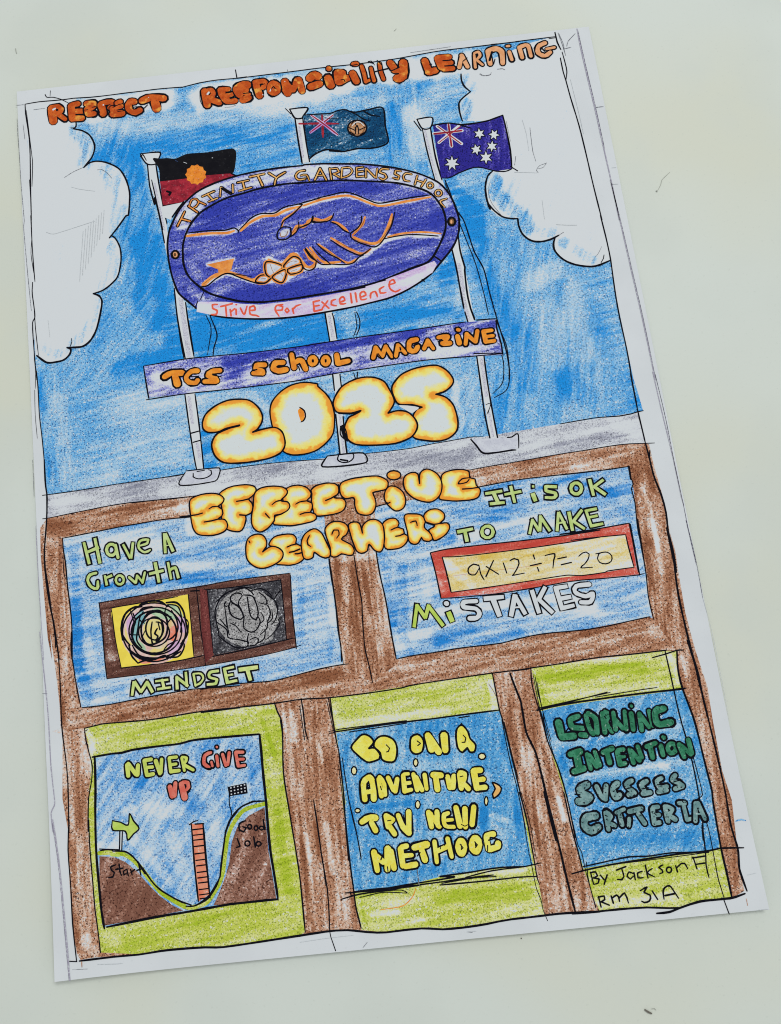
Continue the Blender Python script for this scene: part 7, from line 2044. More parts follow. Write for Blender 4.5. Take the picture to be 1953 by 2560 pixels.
F|paper_white|0|0|-2376,-4970 -2353,-4968 -2353,-4985 -2373,-4987
F|paper_white|0|0|-2323,-4964 -2301,-4962 -2300,-4979 -2320,-4981
F|paper_white|0|0|-2270,-4958 -2248,-4956 -2247,-4973 -2268,-4975
F|paper_white|0|0|-2217,-4951 -2195,-4950 -2195,-4967 -2215,-4969
F|paper_white|0|0|-2428,-5021 -2406,-5020 -2406,-5037 -2426,-5039
F|paper_white|0|0|-2376,-5015 -2353,-5014 -2353,-5031 -2373,-5033
F|paper_white|0|0|-2323,-5009 -2301,-5008 -2300,-5025 -2320,-5026
F|paper_white|0|0|-2270,-5003 -2248,-5001 -2248,-5018 -2268,-5020
F|paper_white|0|0|-2218,-4997 -2195,-4995 -2195,-5012 -2215,-5014
F|paper_white|0|0|-2428,-5067 -2406,-5065 -2406,-5082 -2426,-5084
F|paper_white|0|0|-2376,-5061 -2353,-5059 -2353,-5076 -2373,-5078
F|paper_white|0|0|-2323,-5054 -2301,-5053 -2300,-5070 -2321,-5072
F|paper_white|0|0|-2270,-5048 -2248,-5047 -2248,-5064 -2268,-5066
F|paper_white|0|0|-2218,-5042 -2196,-5041 -2195,-5058 -2215,-5059
S|ink|0.355|0|r|-2451,-5078 -2460,-5227 -2441,-5304 -2439,-5388
S|ink|0.255|0|r|-2461,-4963 -2444,-5107
P|lettering|-|0|empty|0.6|0|0.35|0|lime green bubble lettering reading NEVER|x1
P|letter|x1|10.0|const|0.6|0|0.3|0||
S|ink|2.338|0|r|-3972,-4497 -3965,-4651
S|ink|2.256|0|r|-3954,-4480 -3848,-4644
S|ink|2.256|0|r|-3806,-4514 -3828,-4646
S|letter_lime2|1.362|0|r|-3972,-4497 -3965,-4651
S|letter_lime2|1.279|0|r|-3954,-4480 -3848,-4644
S|letter_lime2|1.279|0|r|-3806,-4514 -3828,-4646
P|letter|x1|10.15|const|0.6|0|0.3|0||
S|ink|2.171|0|r|-3707,-4457 -3681,-4671
S|ink|2.014|0|r|-3701,-4454 -3599,-4449
S|ink|1.924|0|r|-3682,-4560 -3587,-4562
S|ink|2.003|0|r|-3665,-4673 -3584,-4665
S|letter_lime2|1.194|0|r|-3707,-4457 -3681,-4671
S|letter_lime2|1.032|0|r|-3701,-4454 -3599,-4449
S|letter_lime2|0.944|0|r|-3682,-4560 -3587,-4562
S|letter_lime2|1.026|0|r|-3665,-4673 -3584,-4665
P|letter|x1|10.3|const|0.6|0|0.3|0||
S|ink|2.173|0|r|-3531,-4479 -3480,-4668
S|ink|2.089|0|r|-3439,-4465 -3467,-4654
S|letter_lime2|1.195|0|r|-3531,-4479 -3480,-4668
S|letter_lime2|1.111|0|r|-3439,-4465 -3467,-4654
P|letter|x1|10.0|const|0.6|0|0.3|0||
S|ink|2.090|0|r|-3323,-4462 -3312,-4660
S|ink|1.931|0|r|-3317,-4454 -3209,-4454
S|ink|1.842|0|r|-3310,-4559 -3223,-4554
S|ink|2.006|0|r|-3301,-4656 -3184,-4654
S|letter_lime2|1.111|0|r|-3323,-4462 -3312,-4660
S|letter_lime2|0.948|0|r|-3317,-4454 -3209,-4454
S|letter_lime2|0.860|0|r|-3310,-4559 -3223,-4554
S|letter_lime2|1.027|0|r|-3301,-4656 -3184,-4654
P|letter|x1|10.15|const|0.6|0|0.3|0||
S|ink|1.921|0|r|-3130,-4477 -3104,-4662
S|ink|1.845|0|r|-3125,-4462 -3056,-4484 -3092,-4562
S|ink|1.921|0|r|-3094,-4586 -2969,-4666
S|letter_lime2|0.943|0|r|-3130,-4477 -3104,-4662
S|letter_lime2|0.862|0|r|-3125,-4462 -3056,-4484 -3092,-4562
S|letter_lime2|0.943|0|r|-3094,-4586 -2969,-4666
P|lettering|-|0|empty|0.6|0|0.35|0|red bubble lettering reading GIVE UP|x2
P|letter|x2|10.0|const|0.6|0|0.3|0||
S|ink|1.965|0|r|-2678,-4441 -2772,-4474 -2792,-4597 -2716,-4649
S|ink|1.787|0|r|-2680,-4580 -2670,-4638
S|letter_salmon|0.985|0|r|-2678,-4441 -2772,-4474 -2792,-4597 -2716,-4649
S|letter_salmon|0.808|0|r|-2680,-4580 -2670,-4638
P|letter|x2|10.15|const|0.6|0|0.3|0||
S|ink|1.874|0|r|-2592,-4502 -2584,-4647
S|ink|1.623|0|r|-2581,-4368 -2577,-4372
S|letter_salmon|0.896|0|r|-2592,-4502 -2584,-4647
S|letter_salmon|0.637|0|r|-2581,-4368 -2577,-4372
P|letter|x2|10.3|const|0.6|0|0.3|0||
S|ink|1.962|0|r|-2500,-4486 -2464,-4649
S|ink|1.874|0|r|-2397,-4473 -2433,-4642
S|letter_salmon|0.983|0|r|-2500,-4486 -2464,-4649
S|letter_salmon|0.896|0|r|-2397,-4473 -2433,-4642
P|letter|x2|10.0|const|0.6|0|0.3|0||
S|ink|1.960|0|r|-2297,-4483 -2275,-4677
S|ink|1.881|0|r|-2292,-4474 -2186,-4484
S|ink|1.788|0|r|-2276,-4581 -2186,-4586
S|ink|1.872|0|r|-2265,-4682 -2178,-4677
S|letter_salmon|0.982|0|r|-2297,-4483 -2275,-4677
S|letter_salmon|0.899|0|r|-2292,-4474 -2186,-4484
S|letter_salmon|0.809|0|r|-2276,-4581 -2186,-4586
S|letter_salmon|0.894|0|r|-2265,-4682 -2178,-4677
P|letter|x2|10.15|const|0.6|0|0.3|0||
S|ink|2.290|0|r|-3342,-4877 -3318,-5012
S|ink|2.204|0|r|-3254,-4832 -3283,-5006
S|letter_salmon|1.321|0|r|-3342,-4877 -3318,-5012
S|letter_salmon|1.235|0|r|-3254,-4832 -3283,-5006
P|letter|x2|10.3|const|0.6|0|0.3|0||
S|ink|2.810|0|r|-3166,-4856 -3130,-5049
S|ink|2.124|0|r|-3143,-4830 -3064,-4843 -3059,-4905 -3092,-4949
S|letter_salmon|1.841|0|r|-3166,-4856 -3130,-5049
S|letter_salmon|1.151|0|r|-3143,-4830 -3064,-4843 -3059,-4905 -3092,-4949
P|ink_writing|-|10|const|0.6|0|0.35|0|ink handwriting reading Start|
S|ink|0.446|0|r|-4227,-5893 -4307,-5915 -4299,-5958 -4253,-5999 -4281,-6056 -4353,-6052
S|ink|0.446|0|r|-4178,-5889 -4173,-5980 -4152,-6046
S|ink|0.447|0|r|-4231,-5956 -4123,-5949
S|ink|0.446|0|r|-4075,-5972 -4121,-5995 -4112,-6044 -4064,-6019
S|ink|0.446|0|r|-4065,-5970 -4051,-6062
S|ink|0.446|0|r|-4011,-5979 -3992,-6057
S|ink|0.447|0|r|-4005,-6016 -3948,-5985
S|ink|0.447|0|r|-3885,-5919 -3874,-5993 -3865,-6066
S|ink|0.447|0|r|-3920,-6003 -3820,-5980
P|ink_writing|-|10|const|0.6|0|0.35|0|ink handwriting reading Good Job|
S|ink|0.503|0|r|-2237,-5469 -2334,-5501 -2338,-5593 -2277,-5626 -2237,-5569 -2285,-5552
S|ink|0.503|0|r|-1970,-5477 -1960,-5620
S|ink|0.500|0|r|-2387,-5702 -2355,-5821 -2409,-5829
S|ink|0.499|0|r|-2135,-5708 -2124,-5849
S|ink|0.453|1|r|-2151,-5565 -2163,-5586 -2185,-5595 -2208,-5581 -2214,-5559 -2204,-5535 -2179,-5529 -2158,-5540
S|ink|0.453|1|r|-2060,-5592 -2072,-5613 -2093,-5622 -2113,-5609 -2119,-5586 -2109,-5563 -2086,-5556 -2068,-5567
S|ink|0.453|1|r|-1970,-5601 -1983,-5616 -2008,-5623 -2032,-5611 -2041,-5594 -2029,-5576 -2003,-5572 -1980,-5581
S|ink|0.450|1|r|-2198,-5794 -2212,-5818 -2240,-5827 -2269,-5813 -2276,-5787 -2264,-5760 -2234,-5754 -2207,-5766
S|ink|0.450|1|r|-2032,-5815 -2046,-5836 -2074,-5844 -2103,-5831 -2110,-5808 -2098,-5785 -2068,-5779 -2042,-5791
P|panel|-|4|field|0.52|6|0.34|0.46|green panel behind the adventure poster|lp2
F|green|0|1|-764,-3824 130,-3780 1062,-3732 1769,-3705 1793,-4261 1841,-4653 1877,-5107 1964,-5878 1956,-6140 1962,-6507 1975,-6792 1986,-7162 1846,-7168 1076,-7203 450,-7209 183,-7176 -374,-7172 -689,-7112 -732,-6614 -741,-6322 -755,-5320 -742,-5362 -725,-4606
E|d|-0.3|1.434|-663,-4226 73,-4229 998,-4181
E|d|0.15|1.442|-71,-3912 1220,-3918
E|d|0.4|0.503|1635,-3853 1657,-4070
E|d|-0.2|1.438|-725,-3971 -727,-4148
E|d|-0.35|1.432|1744,-3864 1732,-4184
E|d|0.2|2.123|513,-6783 1203,-6848 1765,-6836
E|d|-0.4|0.829|-516,-6922 -131,-6926
E|d|-0.3|0.825|78,-7057 218,-7054
E|d|0.3|0.462|-641,-6735 -620,-7055
E|d|-0.15|1.332|-494,-6749 -147,-6781
E|d|-0.35|0.670|1255,-6531 1815,-6545
P|ink_outline|lp2|9.4|const|0.6|0|0.35|0||
S|ink|0.331|0|r|-838,-4314 -671,-4296 -302,-4289 361,-4272
S|ink|0.472|0|r|-767,-4330 -213,-4306 340,-4291 800,-4285 1186,-4274 1793,-4261
S|ink|0.330|0|r|-531,-4354 356,-4311
S|ink|0.283|0|r|-841,-4340 -750,-4341
S|ink|0.377|0|r|1162,-4312 1329,-4303
S|ink|0.231|0|r|1838,-4442 1890,-5022 1920,-5283
S|brownline|0.144|0|r|1690,-3859 1746,-3972 1771,-4046
P|poster|-|4.2|field|0.6|75|0.36|0.46|blue poster with yellow adventure writing|bp2
F|blue3|0|1|-732,-4346 -214,-4315 339,-4300 798,-4293 1185,-4283 1800,-4276 1841,-4653 1877,-5107 1921,-5706 1916,-5791 1925,-6399 1937,-6492 1823,-6500 1404,-6480 977,-6502 552,-6517 56,-6583 -721,-6591 -741,-6322 -748,-5491 -706,-5366 -715,-4677
E|d|0.3|1.044|-605,-4513 -664,-4856 -635,-5373 -659,-5875
E|d|-0.25|1.414|208,-4595 222,-4770
E|d|0.3|1.049|1762,-4575 1823,-5102
E|d|0.35|0.867|-358,-5468 273,-5461
E|d|0.3|1.026|1822,-5443 1823,-5864
E|d|-0.3|1.095|1464,-5760 1650,-5845
E|d|0.3|1.095|1319,-5679 1302,-5878
E|d|0.25|1.086|1812,-5727 1816,-6127
E|d|-0.2|1.090|1433,-5864 1554,-5996
E|d|0.25|1.008|-653,-6330 -642,-6526
E|d|0.2|1.348|77,-6432 614,-6385
E|d|-0.2|1.404|-466,-4875 1243,-4993
E|d|-0.35|1.774|-432,-4601 93,-4636
E|d|-0.35|1.771|425,-4616 949,-4651 1287,-4702
E|d|-0.35|1.573|-378,-5194 493,-5176 1444,-5219
E|d|-0.35|1.550|-472,-5659 241,-5694
E|d|-0.35|1.548|506,-5720 1189,-5702
E|d|-0.35|1.527|-354,-6211 468,-6174 1459,-6145
E|d|0.15|2.137|602,-4388 1514,-4410
P|ink_outline|bp2|9.4|const|0.6|0|0.35|0||
S|ink|0.443|0|r|-863,-6602 -722,-6607 -298,-6599 57,-6576 412,-6560 768,-6537 553,-6510 978,-6498 1405,-6474 1824,-6494
S|ink|0.398|0|r|-925,-6680 -656,-6638 -213,-6623 231,-6595 542,-6587 967,-6569 1334,-6564
S|ink|0.413|0|r|536,-6625 957,-6632 1379,-6633 1731,-6628 1955,-6644
S|ink|0.368|0|r|926,-6558 1329,-6506 1824,-6494 2057,-6467
S|ink|0.322|0|r|567,-6606 1107,-6575 1371,-6591
S|ink|0.265|0|r|-662,-6685 -305,-6646 42,-6687 -39,-6639 -302,-6630
S|ink|0.670|0|r|-722,-6602 -298,-6599 230,-6600
S|ink|0.317|0|r|-683,-4715 -652,-5371 -589,-5881 -572,-6181
S|ink|0.269|0|r|-657,-5330 -608,-5672 -568,-6142 -579,-6165
S|pencil|0.234|0|r|234,-6381 231,-6592
S|letter_gold|0.233|0|r|181,-6635 103,-6757 -51,-6854 -369,-6872
S|ink|0.265|0|r|-790,-6585 -780,-6642 -727,-6647
P|lettering|-|0|empty|0.6|0|0.35|0|yellow bubble lettering reading GO ON A|y1
P|letter|y1|10.0|const|0.6|0|0.35|0||
F|letter_yellow|1|0|-530,-4582 -456,-4493 -335,-4409 -230,-4446 -178,-4539 -261,-4621 -261,-4621 -170,-4623 -102,-4738 -127,-4791 -286,-4824 -363,-4782 -461,-4685
S|ink|0.609|1|r|-530,-4582 -456,-4493 -335,-4409 -230,-4446 -178,-4539 -261,-4621 -261,-4621 -170,-4623 -102,-4738 -127,-4791 -286,-4824 -363,-4782 -461,-4685
S|ink|0.375|0|r|-261,-4621 -170,-4623
P|letter|y1|10.15|const|0.6|0|0.35|0||
F|letter_yellow|1|0|-185,-4599 -146,-4507 -67,-4462 41,-4473 141,-4553 162,-4695 102,-4845 -24,-4841 -91,-4791 -98,-4704
S|ink|0.608|1|r|-185,-4599 -146,-4507 -67,-4462 41,-4473 141,-4553 162,-4695 102,-4845 -24,-4841 -91,-4791 -98,-4704
S|ink|0.374|0|r|7,-4595 51,-4649 27,-4695 -6,-4699
P|letter|y1|10.3|const|0.6|0|0.35|0||
F|letter_yellow|1|0|371,-4611 401,-4518 497,-4487 562,-4542 578,-4631 534,-4749 431,-4774 366,-4715
S|ink|0.608|1|r|371,-4611 401,-4518 497,-4487 562,-4542 578,-4631 534,-4749 431,-4774 366,-4715
S|ink|0.375|0|r|483,-4587 529,-4627 483,-4653
P|letter|y1|10.0|const|0.6|0|0.3|0||
S|ink|3.303|0|r|656,-4526 682,-4729
S|ink|3.055|0|r|671,-4553 785,-4774
S|ink|3.381|0|r|899,-4550 888,-4758
S|letter_yellow|2.136|0|r|656,-4526 682,-4729
S|letter_yellow|1.889|0|r|671,-4553 785,-4774
S|letter_yellow|2.215|0|r|899,-4550 888,-4758
P|letter|y1|10.15|const|0.6|0|0.35|0||
F|letter_yellow|1|0|1078,-4577 1112,-4466 1192,-4421 1268,-4526 1289,-4633 1356,-4727 1323,-4828 1251,-4824 1224,-4762 1142,-4822 1080,-4751
S|ink|0.606|1|r|1078,-4577 1112,-4466 1192,-4421 1268,-4526 1289,-4633 1356,-4727 1323,-4828 1251,-4824 1224,-4762 1142,-4822 1080,-4751
S|ink|0.374|0|r|1188,-4570 1223,-4617 1200,-4676 1155,-4675
S|ink|0.376|0|r|1196,-4395 1143,-4443
P|sparkle|bp2|4.6|const|0.6|0|0.35|0||
F|letter_cream|1|0|455,-4901 434,-4944 402,-4953 382,-4918 388,-4868 418,-4838 447,-4853
S|ink|0.418|1|r|455,-4901 434,-4944 402,-4953 382,-4918 388,-4868 418,-4838 447,-4853
P|sparkle|bp2|4.6|const|0.6|0|0.35|0||
F|letter_cream|1|0|1486,-4913 1457,-4947 1407,-4952 1374,-4923 1380,-4880 1422,-4858 1468,-4873
S|ink|0.418|1|r|1486,-4913 1457,-4947 1407,-4952 1374,-4923 1380,-4880 1422,-4858 1468,-4873
P|sparkle|bp2|4.6|const|0.6|0|0.35|0||
F|letter_cream|1|0|-483,-4926 -506,-4972 -544,-4980 -568,-4943 -562,-4890 -529,-4859 -495,-4874
S|ink|0.418|1|r|-483,-4926 -506,-4972 -544,-4980 -568,-4943 -562,-4890 -529,-4859 -495,-4874
P|sparkle|bp2|4.6|const|0.6|0|0.35|0||
F|letter_cream|1|0|-498,-5496 -519,-5520 -555,-5523 -582,-5502 -578,-5473 -547,-5458 -513,-5468
S|ink|0.412|1|r|-498,-5496 -519,-5520 -555,-5523 -582,-5502 -578,-5473 -547,-5458 -513,-5468
P|sparkle|bp2|4.6|const|0.6|0|0.35|0||
F|letter_cream|1|0|406,-5500 384,-5545 350,-5553 328,-5518 336,-5466 367,-5435 397,-5450
S|ink|0.411|1|r|406,-5500 384,-5545 350,-5553 328,-5518 336,-5466 367,-5435 397,-5450
P|sparkle|bp2|4.6|const|0.6|0|0.35|0||
F|letter_cream|1|0|1421,-5548 1400,-5598 1376,-5608 1362,-5571 1371,-5513 1396,-5480 1417,-5493
S|ink|0.410|1|r|1421,-5548 1400,-5598 1376,-5608 1362,-5571 1371,-5513 1396,-5480 1417,-5493
P|comma|bp2|4.6|const|0.6|0|0.35|0||
F|letter_peach|1|0|1522,-5295 1590,-5319 1646,-5384 1603,-5464 1505,-5517 1500,-5454 1553,-5383
S|ink|0.503|1|r|1522,-5295 1590,-5319 1646,-5384 1603,-5464 1505,-5517 1500,-5454 1553,-5383
P|lettering|-|0|empty|0.6|0|0.35|0|yellow bubble lettering reading ADVENTURE|y2
P|letter|y2|10.0|const|0.6|0|0.3|0||
S|ink|2.725|0|r|-414,-5343 -403,-5106 -304,-5038 -265,-5136 -280,-5348
S|ink|2.549|0|r|-384,-5244 -293,-5236
S|letter_yellow|1.636|0|r|-414,-5343 -403,-5106 -304,-5038 -265,-5136 -280,-5348
S|letter_yellow|1.467|0|r|-384,-5244 -293,-5236
S|ink|0.323|0|r|-344,-5142 -320,-5165 -343,-5206
P|letter|y2|10.15|const|0.6|0|0.3|0||
S|ink|2.463|0|r|-173,-5077 -158,-5317
S|ink|2.475|0|r|-152,-5053 -99,-5135 -103,-5306
S|letter_yellow|1.383|0|r|-173,-5077 -158,-5317
S|letter_yellow|1.390|0|r|-152,-5053 -99,-5135 -103,-5306
S|ink|0.323|0|r|-159,-5181 -147,-5233
P|letter|y2|10.3|const|0.6|0|0.3|0||
S|ink|2.467|0|r|-27,-5074 31,-5251
S|ink|2.466|0|r|108,-5104 56,-5270
S|letter_yellow|1.385|0|r|-27,-5074 31,-5251
S|letter_yellow|1.384|0|r|108,-5104 56,-5270
P|letter|y2|10.0|const|0.6|0|0.3|0||
S|ink|2.464|0|r|204,-5062 198,-5284
S|ink|2.158|0|r|221,-5043 285,-5044
S|ink|2.150|0|r|231,-5176 294,-5174
S|ink|2.304|0|r|216,-5283 299,-5274
S|letter_yellow|1.384|0|r|204,-5062 198,-5284
S|letter_yellow|1.070|0|r|221,-5043 285,-5044
S|letter_yellow|1.066|0|r|231,-5176 294,-5174
S|letter_yellow|1.224|0|r|216,-5283 299,-5274
S|ink|0.277|0|r|248,-5118 301,-5123
S|ink|0.276|0|r|251,-5230 305,-5230
P|letter|y2|10.15|const|0.6|0|0.3|0||
S|ink|2.463|0|r|360,-5061 387,-5286
S|ink|2.463|0|r|394,-5107 459,-5293
S|ink|2.383|0|r|527,-5086 529,-5283
S|letter_yellow|1.383|0|r|360,-5061 387,-5286
S|letter_yellow|1.383|0|r|394,-5107 459,-5293
S|letter_yellow|1.303|0|r|527,-5086 529,-5283
P|letter|y2|10.3|const|0.6|0|0.3|0||
S|ink|2.796|0|r|658,-5098 773,-5115
S|ink|2.701|0|r|689,-5136 691,-5307
S|letter_yellow|1.711|0|r|658,-5098 773,-5115
S|letter_yellow|1.622|0|r|689,-5136 691,-5307
P|letter|y2|10.0|const|0.6|0|0.3|0||
S|ink|2.541|0|r|868,-5145 881,-5300
S|ink|2.540|0|r|964,-5146 926,-5304
S|letter_yellow|1.462|0|r|868,-5145 881,-5300
S|letter_yellow|1.462|0|r|964,-5146 926,-5304
P|letter|y2|10.15|const|0.6|0|0.3|0||
S|ink|2.539|0|r|1051,-5129 1049,-5325
S|ink|2.391|0|r|1064,-5104 1133,-5128 1101,-5219
S|ink|2.457|0|r|1102,-5271 1154,-5344
S|letter_yellow|1.461|0|r|1051,-5129 1049,-5325
S|letter_yellow|1.308|0|r|1064,-5104 1133,-5128 1101,-5219
S|letter_yellow|1.380|0|r|1102,-5271 1154,-5344
S|ink|0.277|0|r|1055,-5163 1101,-5159
P|letter|y2|10.3|const|0.6|0|0.3|0||
S|ink|2.856|0|r|1271,-5107 1280,-5348
S|ink|2.634|0|r|1282,-5096 1372,-5100
S|ink|2.464|0|r|1297,-5235 1397,-5231
S|ink|2.616|0|r|1297,-5349 1406,-5348
S|letter_yellow|1.779|0|r|1271,-5107 1280,-5348
S|letter_yellow|1.550|0|r|1282,-5096 1372,-5100
S|letter_yellow|1.384|0|r|1297,-5235 1397,-5231
S|letter_yellow|1.539|0|r|1297,-5349 1406,-5348
S|ink|0.323|0|r|1332,-5182 1415,-5173
S|ink|0.321|0|r|1332,-5302 1432,-5294
P|lettering|-|0|empty|0.6|0|0.35|0|yellow bubble lettering reading TRY NEW|y3
P|letter|y3|10.0|const|0.6|0|0.3|0||
S|ink|2.830|0|r|-498,-5656 -393,-5608 -287,-5618
S|ink|2.815|0|r|-357,-5678 -309,-5792
S|letter_yellow|1.690|0|r|-498,-5656 -393,-5608 -287,-5618
S|letter_yellow|1.681|0|r|-357,-5678 -309,-5792
P|letter|y3|10.15|const|0.6|0|0.3|0||
S|ink|2.737|0|r|-124,-5608 -117,-5760
S|ink|2.507|0|r|-106,-5610 -33,-5668 -120,-5718
S|ink|2.649|0|r|-90,-5763 -33,-5868
S|letter_yellow|1.603|0|r|-124,-5608 -117,-5760
S|letter_yellow|1.369|0|r|-106,-5610 -33,-5668 -120,-5718
S|letter_yellow|1.518|0|r|-90,-5763 -33,-5868
S|ink|0.319|0|r|-115,-5677 -61,-5673
P|letter|y3|10.3|const|0.6|0|0.3|0||
S|ink|2.735|0|r|54,-5617 104,-5781 181,-5872
S|ink|2.650|0|r|217,-5583 183,-5856
S|letter_yellow|1.601|0|r|54,-5617 104,-5781 181,-5872
S|letter_yellow|1.519|0|r|217,-5583 183,-5856
S|ink|0.318|0|r|135,-5617 135,-5684
P|letter|y3|10.0|const|0.6|0|0.3|0||
S|ink|2.651|0|r|512,-5620 528,-5822
S|ink|2.651|0|r|536,-5639 643,-5825
S|ink|2.651|0|r|637,-5623 627,-5815
S|letter_yellow|1.519|0|r|512,-5620 528,-5822
S|letter_yellow|1.519|0|r|536,-5639 643,-5825
S|letter_yellow|1.520|0|r|637,-5623 627,-5815
S|ink|0.273|0|r|576,-5609 586,-5661
P|letter|y3|10.15|const|0.6|0|0.3|0||
S|ink|2.335|0|r|802,-5656 737,-5675 732,-5825 862,-5855
S|ink|2.023|0|r|770,-5754 850,-5753
S|letter_yellow|1.203|0|r|802,-5656 737,-5675 732,-5825 862,-5855
S|letter_yellow|0.890|0|r|770,-5754 850,-5753
S|ink|0.272|0|r|780,-5805 853,-5795
P|letter|y3|10.3|const|0.6|0|0.3|0||
S|ink|2.805|0|r|928,-5593 952,-5847
S|ink|2.803|0|r|1058,-5622 1029,-5871
S|ink|2.805|0|r|1194,-5610 1131,-5847
S|letter_yellow|1.675|0|r|928,-5593 952,-5847
S|letter_yellow|1.674|0|r|1058,-5622 1029,-5871
S|letter_yellow|1.675|0|r|1194,-5610 1131,-5847
S|ink|0.363|0|r|991,-5649 993,-5700
S|ink|0.363|0|r|1126,-5646 1116,-5712
S|ink|0.271|0|r|973,-5832 1022,-5862 1078,-5842
P|lettering|-|0|empty|0.6|0|0.35|0|yellow bubble lettering reading METHODS|y4
P|letter|y4|10.0|const|0.6|0|0.3|0||
S|ink|2.845|0|r|-371,-6094 -353,-6342
S|ink|2.698|0|r|-346,-6146 -251,-6237
S|ink|2.923|0|r|-161,-6065 -202,-6340
S|ink|2.845|0|r|-118,-6102 -104,-6333
S|letter_yellow|1.730|0|r|-371,-6094 -353,-6342
S|letter_yellow|1.580|0|r|-346,-6146 -251,-6237
S|letter_yellow|1.808|0|r|-161,-6065 -202,-6340
S|letter_yellow|1.730|0|r|-118,-6102 -104,-6333
S|ink|0.404|0|r|-282,-6202 -236,-6124
S|ink|0.312|0|r|-198,-6308 -198,-6373
P|letter|y4|10.15|const|0.6|0|0.3|0||
S|ink|2.691|0|r|27,-6083 31,-6313
S|ink|2.556|0|r|48,-6060 121,-6051
S|ink|2.389|0|r|67,-6182 182,-6183
S|ink|2.690|0|r|65,-6329 217,-6314
S|letter_yellow|1.575|0|r|27,-6083 31,-6313
S|letter_yellow|1.431|0|r|48,-6060 121,-6051
S|letter_yellow|1.269|0|r|67,-6182 182,-6183
S|letter_yellow|1.575|0|r|65,-6329 217,-6314
S|ink|0.314|0|r|100,-6139 224,-6143
S|ink|0.313|0|r|117,-6272 242,-6268
P|letter|y4|10.3|const|0.6|0|0.3|0||
S|ink|3.024|0|r|232,-6083 422,-6058
S|ink|2.927|0|r|334,-6112 366,-6263
S|letter_yellow|1.900|0|r|232,-6083 422,-6058
S|letter_yellow|1.811|0|r|334,-6112 366,-6263
S|ink|0.359|0|r|259,-6204 310,-6159
P|letter|y4|10.0|const|0.6|0|0.3|0||
S|ink|2.378|0|r|541,-6033 536,-6312
S|ink|2.382|0|r|740,-6011 765,-6260
S|ink|2.393|0|r|558,-6166 743,-6110
S|letter_yellow|1.264|0|r|541,-6033 536,-6312
S|letter_yellow|1.265|0|r|740,-6011 765,-6260
S|letter_yellow|1.271|0|r|558,-6166 743,-6110
S|ink|0.269|0|r|615,-6139 622,-6090
S|ink|0.314|0|r|699,-6048 683,-6096
P|letter|y4|10.15|const|0.6|0|0.3|0||
S|ink|2.781|1|r|974,-6149 955,-6199 926,-6230 896,-6227 877,-6192 876,-6139 893,-6086 922,-6056 952,-6059 971,-6094
S|letter_yellow|1.660|1|r|974,-6149 955,-6199 926,-6230 896,-6227 877,-6192 876,-6139 893,-6086 922,-6056 952,-6059 971,-6094
S|ink|0.314|0|r|913,-6102 950,-6155 920,-6176
P|letter|y4|10.3|const|0.6|0|0.3|0||
S|ink|2.781|1|r|1196,-6137 1175,-6191 1141,-6222 1108,-6219 1086,-6182 1084,-6126 1103,-6070 1136,-6039 1170,-6042 1192,-6079
S|letter_yellow|1.660|1|r|1196,-6137 1175,-6191 1141,-6222 1108,-6219 1086,-6182 1084,-6126 1103,-6070 1136,-6039 1170,-6042 1192,-6079
S|ink|0.314|0|r|1129,-6089 1166,-6134 1133,-6172
P|letter|y4|10.0|const|0.6|0|0.3|0||
S|ink|2.419|0|r|1424,-6010 1321,-6026 1320,-6211
S|ink|2.594|0|r|1341,-6213 1466,-6185 1472,-6147
S|letter_yellow|1.520|0|r|1424,-6010 1321,-6026 1320,-6211
S|letter_yellow|1.699|0|r|1341,-6213 1466,-6185 1472,-6147
S|ink|0.420|0|r|1340,-6088 1413,-6075 1469,-6080
S|ink|0.325|0|r|1315,-6158 1302,-6236
P|panel|-|4|field|0.55|6|0.36|0.46|green panel behind the learning poster|lp3
F|green|0|1|2380,-3699 3375,-3657 4501,-3647 4634,-3670 4590,-4034 4619,-4250 4685,-4645 4716,-5186 4741,-5732 4725,-5855 4699,-6491 4693,-6848 4710,-7184 4231,-7192 3952,-7239 3465,-7194 2779,-7179 2713,-6927 2678,-6712 2647,-6566 2601,-5648 2603,-5742 2447,-4787 2383,-4076
E|d|0.35|1.441|2599,-3883 3343,-3834 4074,-3855
E|d|-0.3|1.443|3371,-3675 4469,-3716
E|d|-0.25|1.430|2645,-4156 4207,-4119
E|d|0.3|0.501|2454,-3869 2495,-4176
E|d|-0.3|1.072|4534,-3759 4572,-4121
E|d|-0.1|2.189|2827,-6938 4184,-6889
E|d|-0.3|1.450|2800,-7076 3946,-7095
E|d|0.3|0.657|2665,-6781 2688,-6960
P|ink_outline|lp3|9.4|const|0.6|0|0.35|0||
S|ink|0.612|0|r|2361,-4322 2623,-4287 2937,-4266 3268,-4255 3599,-4244 4149,-4233 4459,-4234 4652,-4227
S|ink|0.330|0|r|2375,-4292 2904,-4245 3467,-4163
S|ink|0.283|0|r|2421,-4289 2998,-4227 3511,-4173
S|ink|0.283|0|r|3274,-4220 3828,-4188 4233,-4172
S|ink|0.429|0|r|4246,-3725 4474,-3689 4647,-3653 4737,-3662
S|ink|0.407|0|r|4456,-3642 4463,-3841 4472,-4075 4477,-4325 4493,-4696 4530,-5047 4540,-5340 4539,-5679 4519,-6095 4464,-6386 4496,-6182 4461,-6559 4431,-6735 4436,-6895
S|ink|0.590|0|r|4636,-3661 4600,-3891 4597,-4088 4616,-4268 4685,-4645 4706,-4891 4716,-5186 4732,-5529 4741,-5732 4725,-5855 4710,-6184 4697,-6581 4704,-6885 4700,-7186
S|ink|0.267|0|r|4558,-5084 4591,-5768 4494,-5832 4572,-6189 4573,-6533 4564,-6907 4588,-7173
S|ink|0.289|0|r|2715,-6518 2700,-6749 2716,-6963 2733,-7140
S|ink|0.282|0|r|2414,-3829 2419,-4080 2448,-4349 2426,-4698
